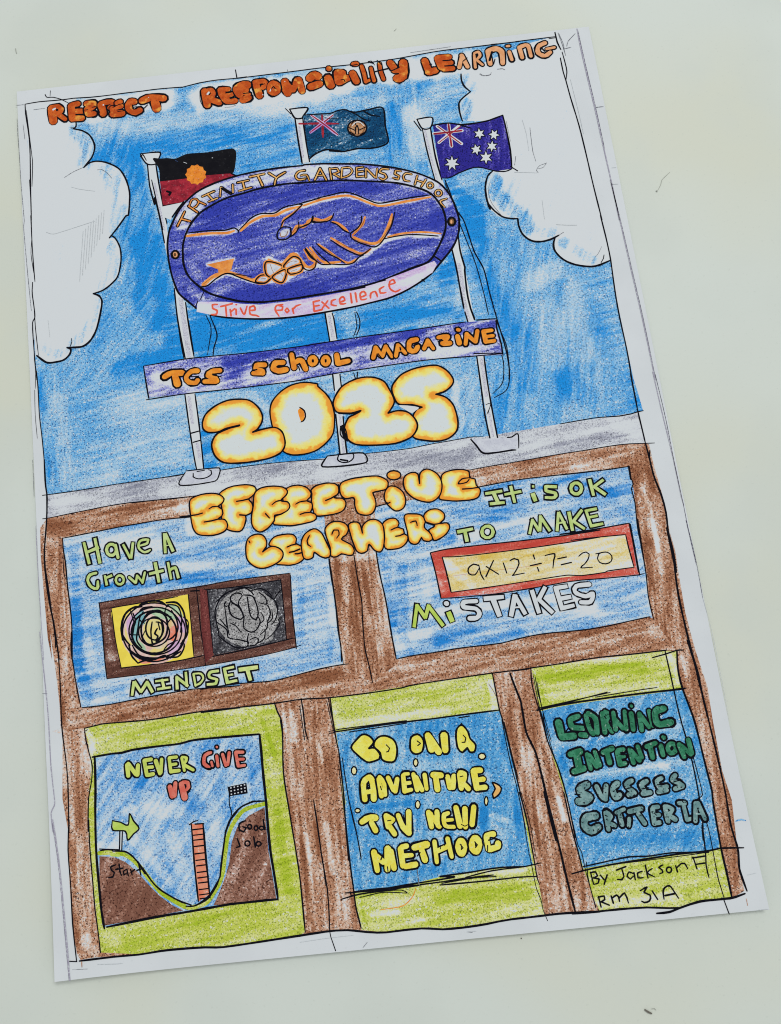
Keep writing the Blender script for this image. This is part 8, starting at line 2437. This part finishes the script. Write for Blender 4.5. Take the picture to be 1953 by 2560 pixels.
S|ink|0.236|0|r|2430,-3902 2441,-4277 2500,-4792
P|poster|-|4.2|field|0.62|50|0.34|0.46|blue poster with green learning writing|bp3
F|blue3|0|1|2403,-4344 2618,-4313 2932,-4292 3594,-4270 4144,-4255 4630,-4243 4685,-4645 4716,-5186 4741,-5732 4725,-5855 4721,-6222 4676,-6507 4510,-6554 3681,-6538 3092,-6572 2660,-6603 2621,-6293 2601,-5648 2603,-5742 2551,-5229 2447,-4787
E|d|0.3|0.772|3070,-4849 3520,-4859 3888,-4827
E|d|-0.25|1.040|2886,-5364 3610,-5333 4151,-5318
E|d|0.3|0.865|2616,-5063 2698,-5414
E|d|-0.2|1.028|3360,-5698 3894,-5700
E|d|0.2|2.231|2946,-6324 3920,-6327 4491,-6381
E|d|-0.2|1.481|3127,-6396 4087,-6451
E|d|-0.2|1.031|4066,-5293 4452,-5586
E|d|0.2|1.055|4609,-4391 4628,-4744
E|d|-0.25|0.984|2536,-4796 2797,-4857 4409,-4757
E|d|-0.25|0.972|2719,-5297 3440,-5282 4428,-5277
P|ink_outline|bp3|9.4|const|0.6|0|0.35|0||
S|ink|0.439|0|r|2655,-6576 2903,-6551 3338,-6509 3645,-6526 3977,-6513 4509,-6558
S|ink|0.487|0|r|2475,-6657 2695,-6624 3090,-6586 3677,-6556 4068,-6539 4514,-6537 4702,-6519 5025,-6544
S|ink|0.244|0|r|3051,-6586 3634,-6579 4451,-6558
S|ink|0.326|0|r|2412,-4345 2443,-4699
P|lettering|-|0|empty|0.6|0|0.35|0|dark green bubble lettering reading LEARNING|z1
P|letter|z1|10.0|const|0.6|0|0.3|0||
S|ink|3.335|0|r|2653,-4537 2667,-4722
S|ink|3.002|0|r|2671,-4748 2852,-4749
S|letter_dkgreen|2.170|0|r|2653,-4537 2667,-4722
S|letter_dkgreen|1.838|0|r|2671,-4748 2852,-4749
S|ink|0.373|0|r|2738,-4677 2802,-4622
P|letter|z1|10.15|const|0.6|0|0.3|0||
S|ink|2.771|0|r|2965,-4471 2839,-4512 2842,-4600
S|ink|2.595|0|r|2856,-4627 3014,-4655
S|ink|2.670|0|r|2953,-4742 3032,-4758
S|letter_dkgreen|1.601|0|r|2965,-4471 2839,-4512 2842,-4600
S|letter_dkgreen|1.429|0|r|2856,-4627 3014,-4655
S|letter_dkgreen|1.508|0|r|2953,-4742 3032,-4758
S|ink|0.328|0|r|2880,-4542 2965,-4524
P|letter|z1|10.3|const|0.6|0|0.3|0||
S|ink|2.677|0|r|3083,-4475 3104,-4661 3144,-4743
S|ink|2.686|0|r|3125,-4444 3218,-4532 3207,-4741
S|letter_dkgreen|1.512|0|r|3083,-4475 3104,-4661 3144,-4743
S|letter_dkgreen|1.516|0|r|3125,-4444 3218,-4532 3207,-4741
S|ink|0.280|0|r|3116,-4592 3173,-4580
P|letter|z1|10.0|const|0.6|0|0.3|0||
S|ink|2.670|0|r|3338,-4474 3325,-4744
S|ink|2.432|0|r|3380,-4443 3433,-4501 3369,-4600 3433,-4746
S|letter_dkgreen|1.508|0|r|3338,-4474 3325,-4744
S|letter_dkgreen|1.265|0|r|3380,-4443 3433,-4501 3369,-4600 3433,-4746
S|ink|0.327|0|r|3358,-4511 3379,-4548
P|letter|z1|10.15|const|0.6|0|0.3|0||
S|ink|2.507|0|r|3502,-4473 3493,-4717
S|ink|2.507|0|r|3504,-4561 3603,-4711
S|ink|2.505|0|r|3675,-4473 3653,-4733
S|letter_dkgreen|1.344|0|r|3502,-4473 3493,-4717
S|letter_dkgreen|1.344|0|r|3504,-4561 3603,-4711
S|letter_dkgreen|1.343|0|r|3675,-4473 3653,-4733
P|letter|z1|10.3|const|0.6|0|0.3|0||
S|ink|2.751|0|r|3766,-4517 3756,-4744
S|ink|2.110|0|r|3789,-4400 3795,-4406
S|letter_dkgreen|1.589|0|r|3766,-4517 3756,-4744
S|letter_dkgreen|0.938|0|r|3789,-4400 3795,-4406
P|letter|z1|10.0|const|0.6|0|0.3|0||
S|ink|2.420|0|r|3891,-4530 3882,-4765
S|ink|2.422|0|r|3911,-4567 3997,-4733
S|ink|2.422|0|r|4042,-4501 4054,-4721
S|letter_dkgreen|1.259|0|r|3891,-4530 3882,-4765
S|letter_dkgreen|1.260|0|r|3911,-4567 3997,-4733
S|letter_dkgreen|1.260|0|r|4042,-4501 4054,-4721
P|letter|z1|10.15|const|0.6|0|0.3|0||
S|ink|3.166|0|r|4272,-4489 4139,-4520 4132,-4694 4256,-4707 4339,-4698
S|letter_dkgreen|2.003|0|r|4272,-4489 4139,-4520 4132,-4694 4256,-4707 4339,-4698
S|ink|0.327|0|r|4170,-4593 4287,-4552
S|ink|0.326|0|r|4192,-4665 4287,-4640
P|lettering|-|0|empty|0.6|0|0.35|0|dark green bubble lettering reading INTENTION|z2
P|letter|z2|10.0|const|0.6|0|0.3|0||
S|ink|2.983|0|r|2752,-5008 2902,-4980
S|ink|3.127|0|r|2841,-5017 2852,-5207
S|ink|2.800|0|r|2762,-5258 2920,-5227
S|letter_dkgreen|1.827|0|r|2752,-5008 2902,-4980
S|letter_dkgreen|1.979|0|r|2841,-5017 2852,-5207
S|letter_dkgreen|1.652|0|r|2762,-5258 2920,-5227
P|letter|z2|10.15|const|0.6|0|0.3|0||
S|ink|2.473|0|r|3001,-5033 3017,-5240
S|ink|2.474|0|r|3033,-5053 3111,-5216
S|ink|2.475|0|r|3122,-5010 3159,-5203
S|letter_dkgreen|1.325|0|r|3001,-5033 3017,-5240
S|letter_dkgreen|1.326|0|r|3033,-5053 3111,-5216
S|letter_dkgreen|1.327|0|r|3122,-5010 3159,-5203
P|letter|z2|10.3|const|0.6|0|0.3|0||
S|ink|2.571|0|r|3245,-5031 3389,-4985
S|ink|2.639|0|r|3299,-5028 3315,-5184
S|letter_dkgreen|1.416|0|r|3245,-5031 3389,-4985
S|letter_dkgreen|1.490|0|r|3299,-5028 3315,-5184
P|letter|z2|10.0|const|0.6|0|0.3|0||
S|ink|2.555|0|r|3459,-5044 3463,-5208
S|ink|2.323|0|r|3472,-5019 3554,-5015
S|ink|2.153|0|r|3471,-5122 3552,-5118
S|ink|2.391|0|r|3460,-5224 3543,-5215
S|letter_dkgreen|1.407|0|r|3459,-5044 3463,-5208
S|letter_dkgreen|1.169|0|r|3472,-5019 3554,-5015
S|letter_dkgreen|1.003|0|r|3471,-5122 3552,-5118
S|letter_dkgreen|1.244|0|r|3460,-5224 3543,-5215
S|ink|0.276|0|r|3488,-5081 3562,-5071
P|letter|z2|10.15|const|0.6|0|0.3|0||
S|ink|2.391|0|r|3642,-5027 3668,-5219
S|ink|2.474|0|r|3665,-5047 3763,-5194
S|ink|2.395|0|r|3774,-4997 3806,-5156
S|letter_dkgreen|1.244|0|r|3642,-5027 3668,-5219
S|letter_dkgreen|1.326|0|r|3665,-5047 3763,-5194
S|letter_dkgreen|1.246|0|r|3774,-4997 3806,-5156
P|letter|z2|10.3|const|0.6|0|0.3|0||
S|ink|2.570|0|r|3907,-5011 4049,-4973
S|ink|2.637|0|r|3958,-5024 3965,-5171
S|letter_dkgreen|1.415|0|r|3907,-5011 4049,-4973
S|letter_dkgreen|1.489|0|r|3958,-5024 3965,-5171
P|letter|z2|10.0|const|0.6|0|0.3|0||
S|ink|2.475|0|r|4120,-5023 4127,-5153
S|ink|2.410|0|r|4178,-4899 4187,-4909
S|letter_dkgreen|1.327|0|r|4120,-5023 4127,-5153
S|letter_dkgreen|1.254|0|r|4178,-4899 4187,-4909
P|letter|z2|10.15|const|0.6|0|0.3|0||
S|ink|2.399|1|r|4336,-5079 4316,-5117 4280,-5139 4243,-5136 4219,-5107 4216,-5067 4235,-5028 4270,-5005 4307,-5009 4332,-5037
S|letter_dkgreen|1.248|1|r|4336,-5079 4316,-5117 4280,-5139 4243,-5136 4219,-5107 4216,-5067 4235,-5028 4270,-5005 4307,-5009 4332,-5037
P|letter|z2|10.3|const|0.6|0|0.3|0||
S|ink|2.714|0|r|4397,-5034 4433,-5209
S|ink|2.553|0|r|4429,-5054 4537,-5185
S|ink|2.473|0|r|4544,-4979 4558,-5170
S|letter_dkgreen|1.568|0|r|4397,-5034 4433,-5209
S|letter_dkgreen|1.406|0|r|4429,-5054 4537,-5185
S|letter_dkgreen|1.325|0|r|4544,-4979 4558,-5170
P|lettering|-|0|empty|0.6|0|0.35|0|grey green bubble lettering reading SUCCESS|z3
P|letter|z3|10.0|const|0.6|0|0.3|0||
S|ink|3.200|0|r|2922,-5461 2796,-5517 2845,-5589 2934,-5640 2864,-5684 2757,-5682
S|letter_slate|1.997|0|r|2922,-5461 2796,-5517 2845,-5589 2934,-5640 2864,-5684 2757,-5682
S|ink|0.409|0|r|2722,-5577 2791,-5592
P|letter|z3|10.15|const|0.6|0|0.3|0||
S|ink|2.567|0|r|3058,-5500 3104,-5640 3157,-5687
S|ink|2.486|0|r|3201,-5505 3162,-5662
S|letter_slate|1.364|0|r|3058,-5500 3104,-5640 3157,-5687
S|letter_slate|1.284|0|r|3201,-5505 3162,-5662
P|letter|z3|10.3|const|0.6|0|0.3|0||
S|ink|2.801|0|r|3374,-5489 3291,-5548 3311,-5677 3378,-5650
S|letter_slate|1.599|0|r|3374,-5489 3291,-5548 3311,-5677 3378,-5650
S|ink|0.318|0|r|3331,-5569 3387,-5558
P|letter|z3|10.0|const|0.6|0|0.3|0||
S|ink|2.570|0|r|3592,-5468 3504,-5510 3535,-5580 3602,-5646 3510,-5662
S|letter_slate|1.366|0|r|3592,-5468 3504,-5510 3535,-5580 3602,-5646 3510,-5662
S|ink|0.318|0|r|3491,-5576 3564,-5566
P|letter|z3|10.15|const|0.6|0|0.3|0||
S|ink|2.652|0|r|3810,-5497 3721,-5540 3750,-5618
S|ink|2.484|0|r|3723,-5666 3831,-5660
S|letter_slate|1.447|0|r|3810,-5497 3721,-5540 3750,-5618
S|letter_slate|1.283|0|r|3723,-5666 3831,-5660
S|ink|0.318|0|r|3718,-5599 3827,-5592
P|letter|z3|10.3|const|0.6|0|0.3|0||
S|ink|2.488|0|r|4038,-5477 3959,-5512 3984,-5608 4092,-5601
S|ink|2.405|0|r|3955,-5664 4082,-5651
S|letter_slate|1.285|0|r|4038,-5477 3959,-5512 3984,-5608 4092,-5601
S|letter_slate|1.204|0|r|3955,-5664 4082,-5651
S|ink|0.318|0|r|3958,-5563 4064,-5565
P|letter|z3|10.0|const|0.6|0|0.3|0||
S|ink|2.569|0|r|4248,-5456 4190,-5518 4278,-5569 4321,-5615 4208,-5646
S|letter_slate|1.365|0|r|4248,-5456 4190,-5518 4278,-5569 4321,-5615 4208,-5646
S|ink|0.318|0|r|4211,-5545 4321,-5531
P|lettering|-|0|empty|0.6|0|0.35|0|grey green bubble lettering reading CRITERIA|z4
P|letter|z4|10.0|const|0.6|0|0.3|0||
S|ink|3.242|0|r|2965,-5903 2819,-5922 2782,-6026 2866,-6101 2979,-6062
S|letter_slate|2.053|0|r|2965,-5903 2819,-5922 2782,-6026 2866,-6101 2979,-6062
S|ink|0.405|0|r|2878,-5986 2991,-5955
P|letter|z4|10.15|const|0.6|0|0.3|0||
S|ink|2.531|0|r|3121,-5876 3121,-6109
S|ink|2.388|0|r|3133,-5861 3190,-5933 3122,-6009
S|ink|2.456|0|r|3162,-6030 3217,-6068
S|letter_slate|1.345|0|r|3121,-5876 3121,-6109
S|letter_slate|1.196|0|r|3133,-5861 3190,-5933 3122,-6009
S|letter_slate|1.269|0|r|3162,-6030 3217,-6068
S|ink|0.315|0|r|3106,-5908 3138,-5928
P|letter|z4|10.3|const|0.6|0|0.3|0||
S|ink|2.315|0|r|3278,-5891 3401,-5853
S|ink|2.456|0|r|3324,-5929 3333,-6063
S|letter_slate|1.120|0|r|3278,-5891 3401,-5853
S|letter_slate|1.269|0|r|3324,-5929 3333,-6063
P|letter|z4|10.0|const|0.6|0|0.3|0||
S|ink|2.705|0|r|3473,-5894 3655,-5869
S|ink|2.376|0|r|3453,-5992 3425,-6088
S|ink|2.454|0|r|3597,-5939 3666,-6078
S|letter_slate|1.511|0|r|3473,-5894 3655,-5869
S|letter_slate|1.190|0|r|3453,-5992 3425,-6088
S|letter_slate|1.268|0|r|3597,-5939 3666,-6078
P|letter|z4|10.15|const|0.6|0|0.3|0||
S|ink|2.530|0|r|3819,-5894 3805,-6092
S|ink|2.390|0|r|3833,-5870 3904,-5869
S|ink|2.226|0|r|3827,-5986 3898,-5981
S|ink|2.375|0|r|3813,-6093 3885,-6086
S|letter_slate|1.345|0|r|3819,-5894 3805,-6092
S|letter_slate|1.197|0|r|3833,-5870 3904,-5869
S|letter_slate|1.036|0|r|3827,-5986 3898,-5981
S|letter_slate|1.189|0|r|3813,-6093 3885,-6086
S|ink|0.270|0|r|3845,-5938 3899,-5935
P|letter|z4|10.3|const|0.6|0|0.3|0||
S|ink|2.531|0|r|4008,-5879 4011,-6079
S|ink|2.386|0|r|4036,-5873 4106,-5922 4047,-5991
S|ink|2.531|0|r|4059,-6017 4120,-6064
S|letter_slate|1.345|0|r|4008,-5879 4011,-6079
S|letter_slate|1.195|0|r|4036,-5873 4106,-5922 4047,-5991
S|letter_slate|1.345|0|r|4059,-6017 4120,-6064
S|ink|0.269|0|r|4043,-5924 4068,-5935
P|letter|z4|10.0|const|0.6|0|0.3|0||
S|ink|2.390|0|r|4219,-5849 4305,-5857
S|ink|2.373|0|r|4281,-5889 4291,-6089
S|ink|2.218|0|r|4300,-6090 4347,-6078
S|letter_slate|1.197|0|r|4219,-5849 4305,-5857
S|letter_slate|1.188|0|r|4281,-5889 4291,-6089
S|letter_slate|1.033|0|r|4300,-6090 4347,-6078
P|letter|z4|10.15|const|0.6|0|0.3|0||
S|ink|2.448|0|r|4462,-5873 4409,-6117
S|ink|2.372|0|r|4497,-5876 4554,-6098
S|ink|1.675|0|r|4439,-6020 4516,-6028
S|letter_slate|1.265|0|r|4462,-5873 4409,-6117
S|letter_slate|1.188|0|r|4497,-5876 4554,-6098
S|letter_slate|0.488|0|r|4439,-6020 4516,-6028
S|ink|0.314|0|r|4474,-5941 4484,-5975
P|ink_writing|-|10|const|0.6|0|0.35|0|ink handwriting reading By Jackson F|sg1
S|ink|0.435|0|r|2749,-6661 2763,-6823
S|ink|0.437|0|r|2744,-6668 2823,-6663 2841,-6718 2759,-6741
S|ink|0.435|0|r|2769,-6741 2857,-6764 2832,-6815 2768,-6827
S|ink|0.436|0|r|2886,-6717 2926,-6779
S|ink|0.436|0|r|2982,-6719 2943,-6790 2914,-6840
S|ink|0.438|0|r|3127,-6668 3274,-6634
S|ink|0.435|0|r|3208,-6655 3219,-6763 3181,-6803 3116,-6792
S|ink|0.436|0|r|3369,-6738 3307,-6709 3266,-6767 3306,-6806 3363,-6767
S|ink|0.435|0|r|3375,-6724 3374,-6822
S|ink|0.435|0|r|3498,-6718 3423,-6737 3418,-6799 3494,-6803
S|ink|0.435|0|r|3558,-6643 3561,-6816
S|ink|0.436|0|r|3648,-6696 3564,-6745 3665,-6813
S|ink|0.436|0|r|3810,-6662 3745,-6691 3786,-6727 3788,-6763 3737,-6776
S|ink|0.435|0|r|3993,-6690 4002,-6774
S|ink|0.437|0|r|4000,-6721 4079,-6669 4127,-6670 4158,-6748
S|ink|0.436|0|r|4268,-6598 4278,-6684 4290,-6760
S|ink|0.438|0|r|4250,-6610 4438,-6601
S|ink|0.436|0|r|4284,-6699 4417,-6694
S|ink|0.436|1|r|3924,-6740 3907,-6765 3878,-6775 3852,-6760 3848,-6733 3864,-6706 3895,-6698 3919,-6711
P|ink_writing|-|10|const|0.6|0|0.35|0|ink handwriting reading RM 31 A|sg2
S|ink|0.479|0|r|2801,-6992 2812,-7133
S|ink|0.480|0|r|2791,-7002 2884,-6993 2884,-7040 2818,-7064
S|ink|0.479|0|r|2825,-7064 2935,-7120
S|ink|0.479|0|r|2984,-7002 2997,-7098
S|ink|0.480|0|r|2998,-7028 3066,-6996 3089,-7024 3090,-7085
S|ink|0.480|0|r|3091,-7042 3184,-6980 3206,-7044 3213,-7118
S|ink|0.480|0|r|3413,-6972 3521,-6932 3465,-6998 3545,-7044 3520,-7117 3440,-7132 3406,-7111
S|ink|0.478|0|r|3585,-6991 3640,-7110
S|ink|0.481|0|r|3731,-7114 3749,-6989 3845,-6945 3901,-7038 3941,-7121
S|ink|0.479|0|r|3757,-7069 3897,-7056"""

def parse(t): return [tuple(float(q) / 50.0 for q in a.split(',')) for a in t.split()]
parts = []
for ln in DATA.split('\n'):
    k = ln.split('|')
    if k[0] == 'P': parts.append(dict(name=k[1], parent=k[2], z=float(k[3]), mode=k[4], base=float(k[5]), ang=float(k[6]), amp=float(k[7]), cell=float(k[8]), label=k[9], idn=k[10], lay=[], ed=[]))
    elif k[0] == 'F': parts[-1]['lay'].append(('F', k[1], int(k[2]), int(k[3]), parse(k[4])))
    elif k[0] == 'S': parts[-1]['lay'].append(('S', k[1], float(k[2]), int(k[3]), k[4], parse(k[5])))
    elif k[0] == 'E': parts[-1]['ed'].append((k[1], float(k[2]), float(k[3]), parse(k[4])))

IDS = {'-': root}
for pi, P in enumerate(parts):
    if P['mode'] == 'empty':
        o = bpy.data.objects.new(P['name'], None); C.objects.link(o); o.parent = root
        o['label'] = P['label']; IDS[P['idn']] = o; continue
    rnd = random.Random(pi * 17 + 3)
    s = Soup(); pen = []; bounds = []
    for li, L in enumerate(P['lay']):
        if L[0] == 'F':
            pp = smooth(L[4], True) if L[2] else L[4]
            pp = simplify(pp + [pp[0]])[:-1]
            bounds.append(pp)
            if 1:
                c = P['cell'] if L[3] and P['cell'] else 4.0; xs = [a for a, _ in pp]; ys = [b for _, b in pp]
                gx, gy = np.meshgrid(np.arange(min(xs), max(xs), c), np.arange(min(ys), max(ys), c))
                gx = gx.ravel(); gy = gy.ravel(); k = inside(gx, gy, pp); pen.append((gx[k], gy[k]))
            s.face(list(pp), li)
        else:
            ribbon(s, L[5], L[2], li, L[3], L[4], rnd)
            if P['mode'] == 'edge': bounds.append(smooth(L[5], L[3]) + ([L[5][0]] if L[3] else []))
    vin = [Vector(q) for q in s.v]
    for gx, gy in pen: vin += [Vector((float(a), float(b))) for a, b in zip(gx, gy)]
    try:
        V, _, Fc, _, _, of = delaunay_2d_cdt(vin, [], s.f, 0, 1e-4)
    except Exception as ex:
        print('cdt failed', P['name'], ex); continue
    x = np.array([q[0] for q in V]); y = np.array([q[1] for q in V])
    tri = np.array([f for f in Fc if len(f) == 3], int)
    cxx = x[tri].mean(1); cyy = y[tri].mean(1); own = np.full(len(tri), -1)
    for f, li in zip(s.f, s.lay):          # which mark lies on top at each little triangle
        pp = [(s.v[i][0], s.v[i][1]) for i in f]
        xs = [q[0] for q in pp]; ys = [q[1] for q in pp]
        k = np.nonzero((cxx >= min(xs)) & (cxx <= max(xs)) & (cyy >= min(ys)) & (cyy <= max(ys)) & (own < li))[0]
        if len(k): k = k[inside(cxx[k], cyy[k], pp)]; own[k] = li
    ar = np.abs((x[tri[:, 1]] - x[tri[:, 0]]) * (y[tri[:, 2]] - y[tri[:, 0]]) - (x[tri[:, 2]] - x[tri[:, 0]]) * (y[tri[:, 1]] - y[tri[:, 0]]))
    sel = (own >= 0) & (ar > 1e-7)
    keep = tri[sel].tolist(); names = []; slot = []
    for li in own[sel]:
        nm = P['lay'][li][1]
        if nm not in names: names.append(nm)
        slot.append(names.index(nm))
    if P['mode'] == 'edge':
        d = np.full(x.shape, 1e9)
        for b in bounds: d = np.minimum(d, dist_poly(x, y, b, False))
        b0 = bounds[0]; d = np.minimum(d, dist_poly(x, y, b0, True)) / P['base']
    elif P['mode'] == 'field':
        sd = pi * 7
        base = np.full(x.shape, P['base']); n = streak(x, y, P['ang'], sd)
        for kd, v, r, pp in P['ed']:
            if kd == 'a':
                wgt = np.clip(1 - dist_poly(x, y, pp) / r, 0, 1); wgt = np.minimum(1, wgt * 2.2)
                n = n * (1 - wgt) + streak(x, y, v, sd + int(v)) * wgt
        wob = 0.8 + 0.5 * vnoise(x / 3.0, y / 3.0, sd + 9)
        for kd, v, r, pp in P['ed']:
            if kd in 'db':
                q = dist_poly(x, y, pp) / (r * wob); wgt = np.clip(1.5 - q * 1.1, 0, 1); wgt = wgt * wgt * (3 - 2 * wgt)
                if kd == 'd': base = base + v * wgt * (0.85 + 0.5 * n)
                else: base = base * (1 - wgt) + v * wgt
        d = base + P['amp'] * n
    else:
        d = np.full(x.shape, P['base'])
    zz = curl(x, y) * MM + P['z'] * 1.2e-5
    me = bpy.data.meshes.new(P['name'])
    me.from_pydata([(a * MM, b * MM, c) for a, b, c in zip(x.tolist(), y.tolist(), zz.tolist())], [], keep)
    for nm in names: me.materials.append(MATS[nm])
    me.polygons.foreach_set('material_index', slot)
    at = me.attributes.new('dens', 'FLOAT', 'POINT'); at.data.foreach_set('value', d.astype(np.float32))
    me.update()
    o = bpy.data.objects.new(P['name'], me); C.objects.link(o); o.parent = IDS.get(P['parent'], root)
    if P['label']: o['label'] = P['label']
    if P['idn']: IDS[P['idn']] = o

# ------------------------------------------------------------------ tiny things lying on the table
fm, nt, b = new('fibre', 0.7, 0.2); b.inputs['Base Color'].default_value = (0.16, 0.15, 0.13, 1)
fm2, nt, b = new('fibre_pale', 0.7, 0.2); b.inputs['Base Color'].default_value = (0.42, 0.44, 0.40, 1)
fm3, nt, b = new('crumb_tan', 0.7, 0.2); b.inputs['Base Color'].default_value = (0.42, 0.24, 0.08, 1)
def fibre(name, label, cat, pts, r, mat):
    """a thin tapering thread, 5-sided, resting on the table; pts in mm"""
    pp = [(a, b_) for a, b_ in smooth(pts, False, 0.8)]; n = len(pp); v = []; f = []
    for i, (a, b_) in enumerate(pp):
        j = min(i, n - 2); dx, dy = pp[j + 1][0] - pp[j][0], pp[j + 1][1] - pp[j][1]; L = math.hypot(dx, dy) or 1
        rr = r * (0.35 + 0.65 * math.sin(math.pi * (i + .6) / (n + .2)))
        for k in range(5):
            t = 2 * math.pi * k / 5
            v.append(((a - dy / L * rr * math.cos(t)) * MM, (b_ + dx / L * rr * math.cos(t)) * MM, (r * 1.02 + rr * math.sin(t)) * MM))
    for i in range(n - 1):
        for k in range(5): f.append((i * 5 + k, i * 5 + (k + 1) % 5, (i + 1) * 5 + (k + 1) % 5, (i + 1) * 5 + k))
    f.append(tuple(range(5))[::-1]); f.append(tuple((n - 1) * 5 + k for k in range(5)))
    me = bpy.data.meshes.new(name); me.from_pydata(v, [], f); me.materials.append(mat)
    cx = sum(q[0] for q in v) / len(v); cy = sum(q[1] for q in v) / len(v)
    me.transform(Matrix.Translation((-cx, -cy, 0)))
    o = bpy.data.objects.new(name, me); C.objects.link(o); o.location = (cx, cy, 0); o['label'] = label; o['category'] = cat
fibre('dust_fibre', 'pale curled thread on the table right of the sheet, level with the right flag', 'fibre', [(122.47, 87.70), (121.31, 86.76), (119.16, 85.02), (118.40, 83.26), (117.07, 81.43), (116.52, 80.73)], 0.1, fm2)
fibre('lint_speck', 'tiny grey speck at the lower end of the curled pale thread', 'speck', [(116.34, 81.21), (116.66, 80.71)], 0.2, fm2)
fibre('pencil_shaving', 'short black sliver on the table below the sheet, near the bottom right of the photo', 'shaving', [(64.23, -171.17), (65.13, -171.87), (66.06, -172.37)], 0.28, fm)
fibre('dust_fibre', 'faint hooked thread beside the black sliver below the sheet', 'fibre', [(66.28, -171.25), (67.08, -171.22), (67.46, -171.67)], 0.12, fm2)
fibre('lint_speck', 'faint grey speck on the table at the upper left corner of the photo', 'speck', [(-104.68, 166.48), (-104.32, 164.39)], 0.16, fm2)
fibre('dust_fibre', 'orange brown fibre at the right edge of the sheet, beside the green letters', 'fibre', [(100.99, -100.44), (101.73, -99.82), (102.47, -99.19)], 0.25, fm3)
fibre('dust_fibre', 'faint grey scratch-like thread on the table above the sheet', 'fibre', [(34.74, 155.79), (35.22, 156.07), (35.74, 156.67)], 0.1, fm2)
fibre('lint_speck', 'small grey speck on the bare table just below the middle of the sheet bottom edge', 'speck', [(32.25, -149.44), (32.47, -149.57)], 0.2, fm)
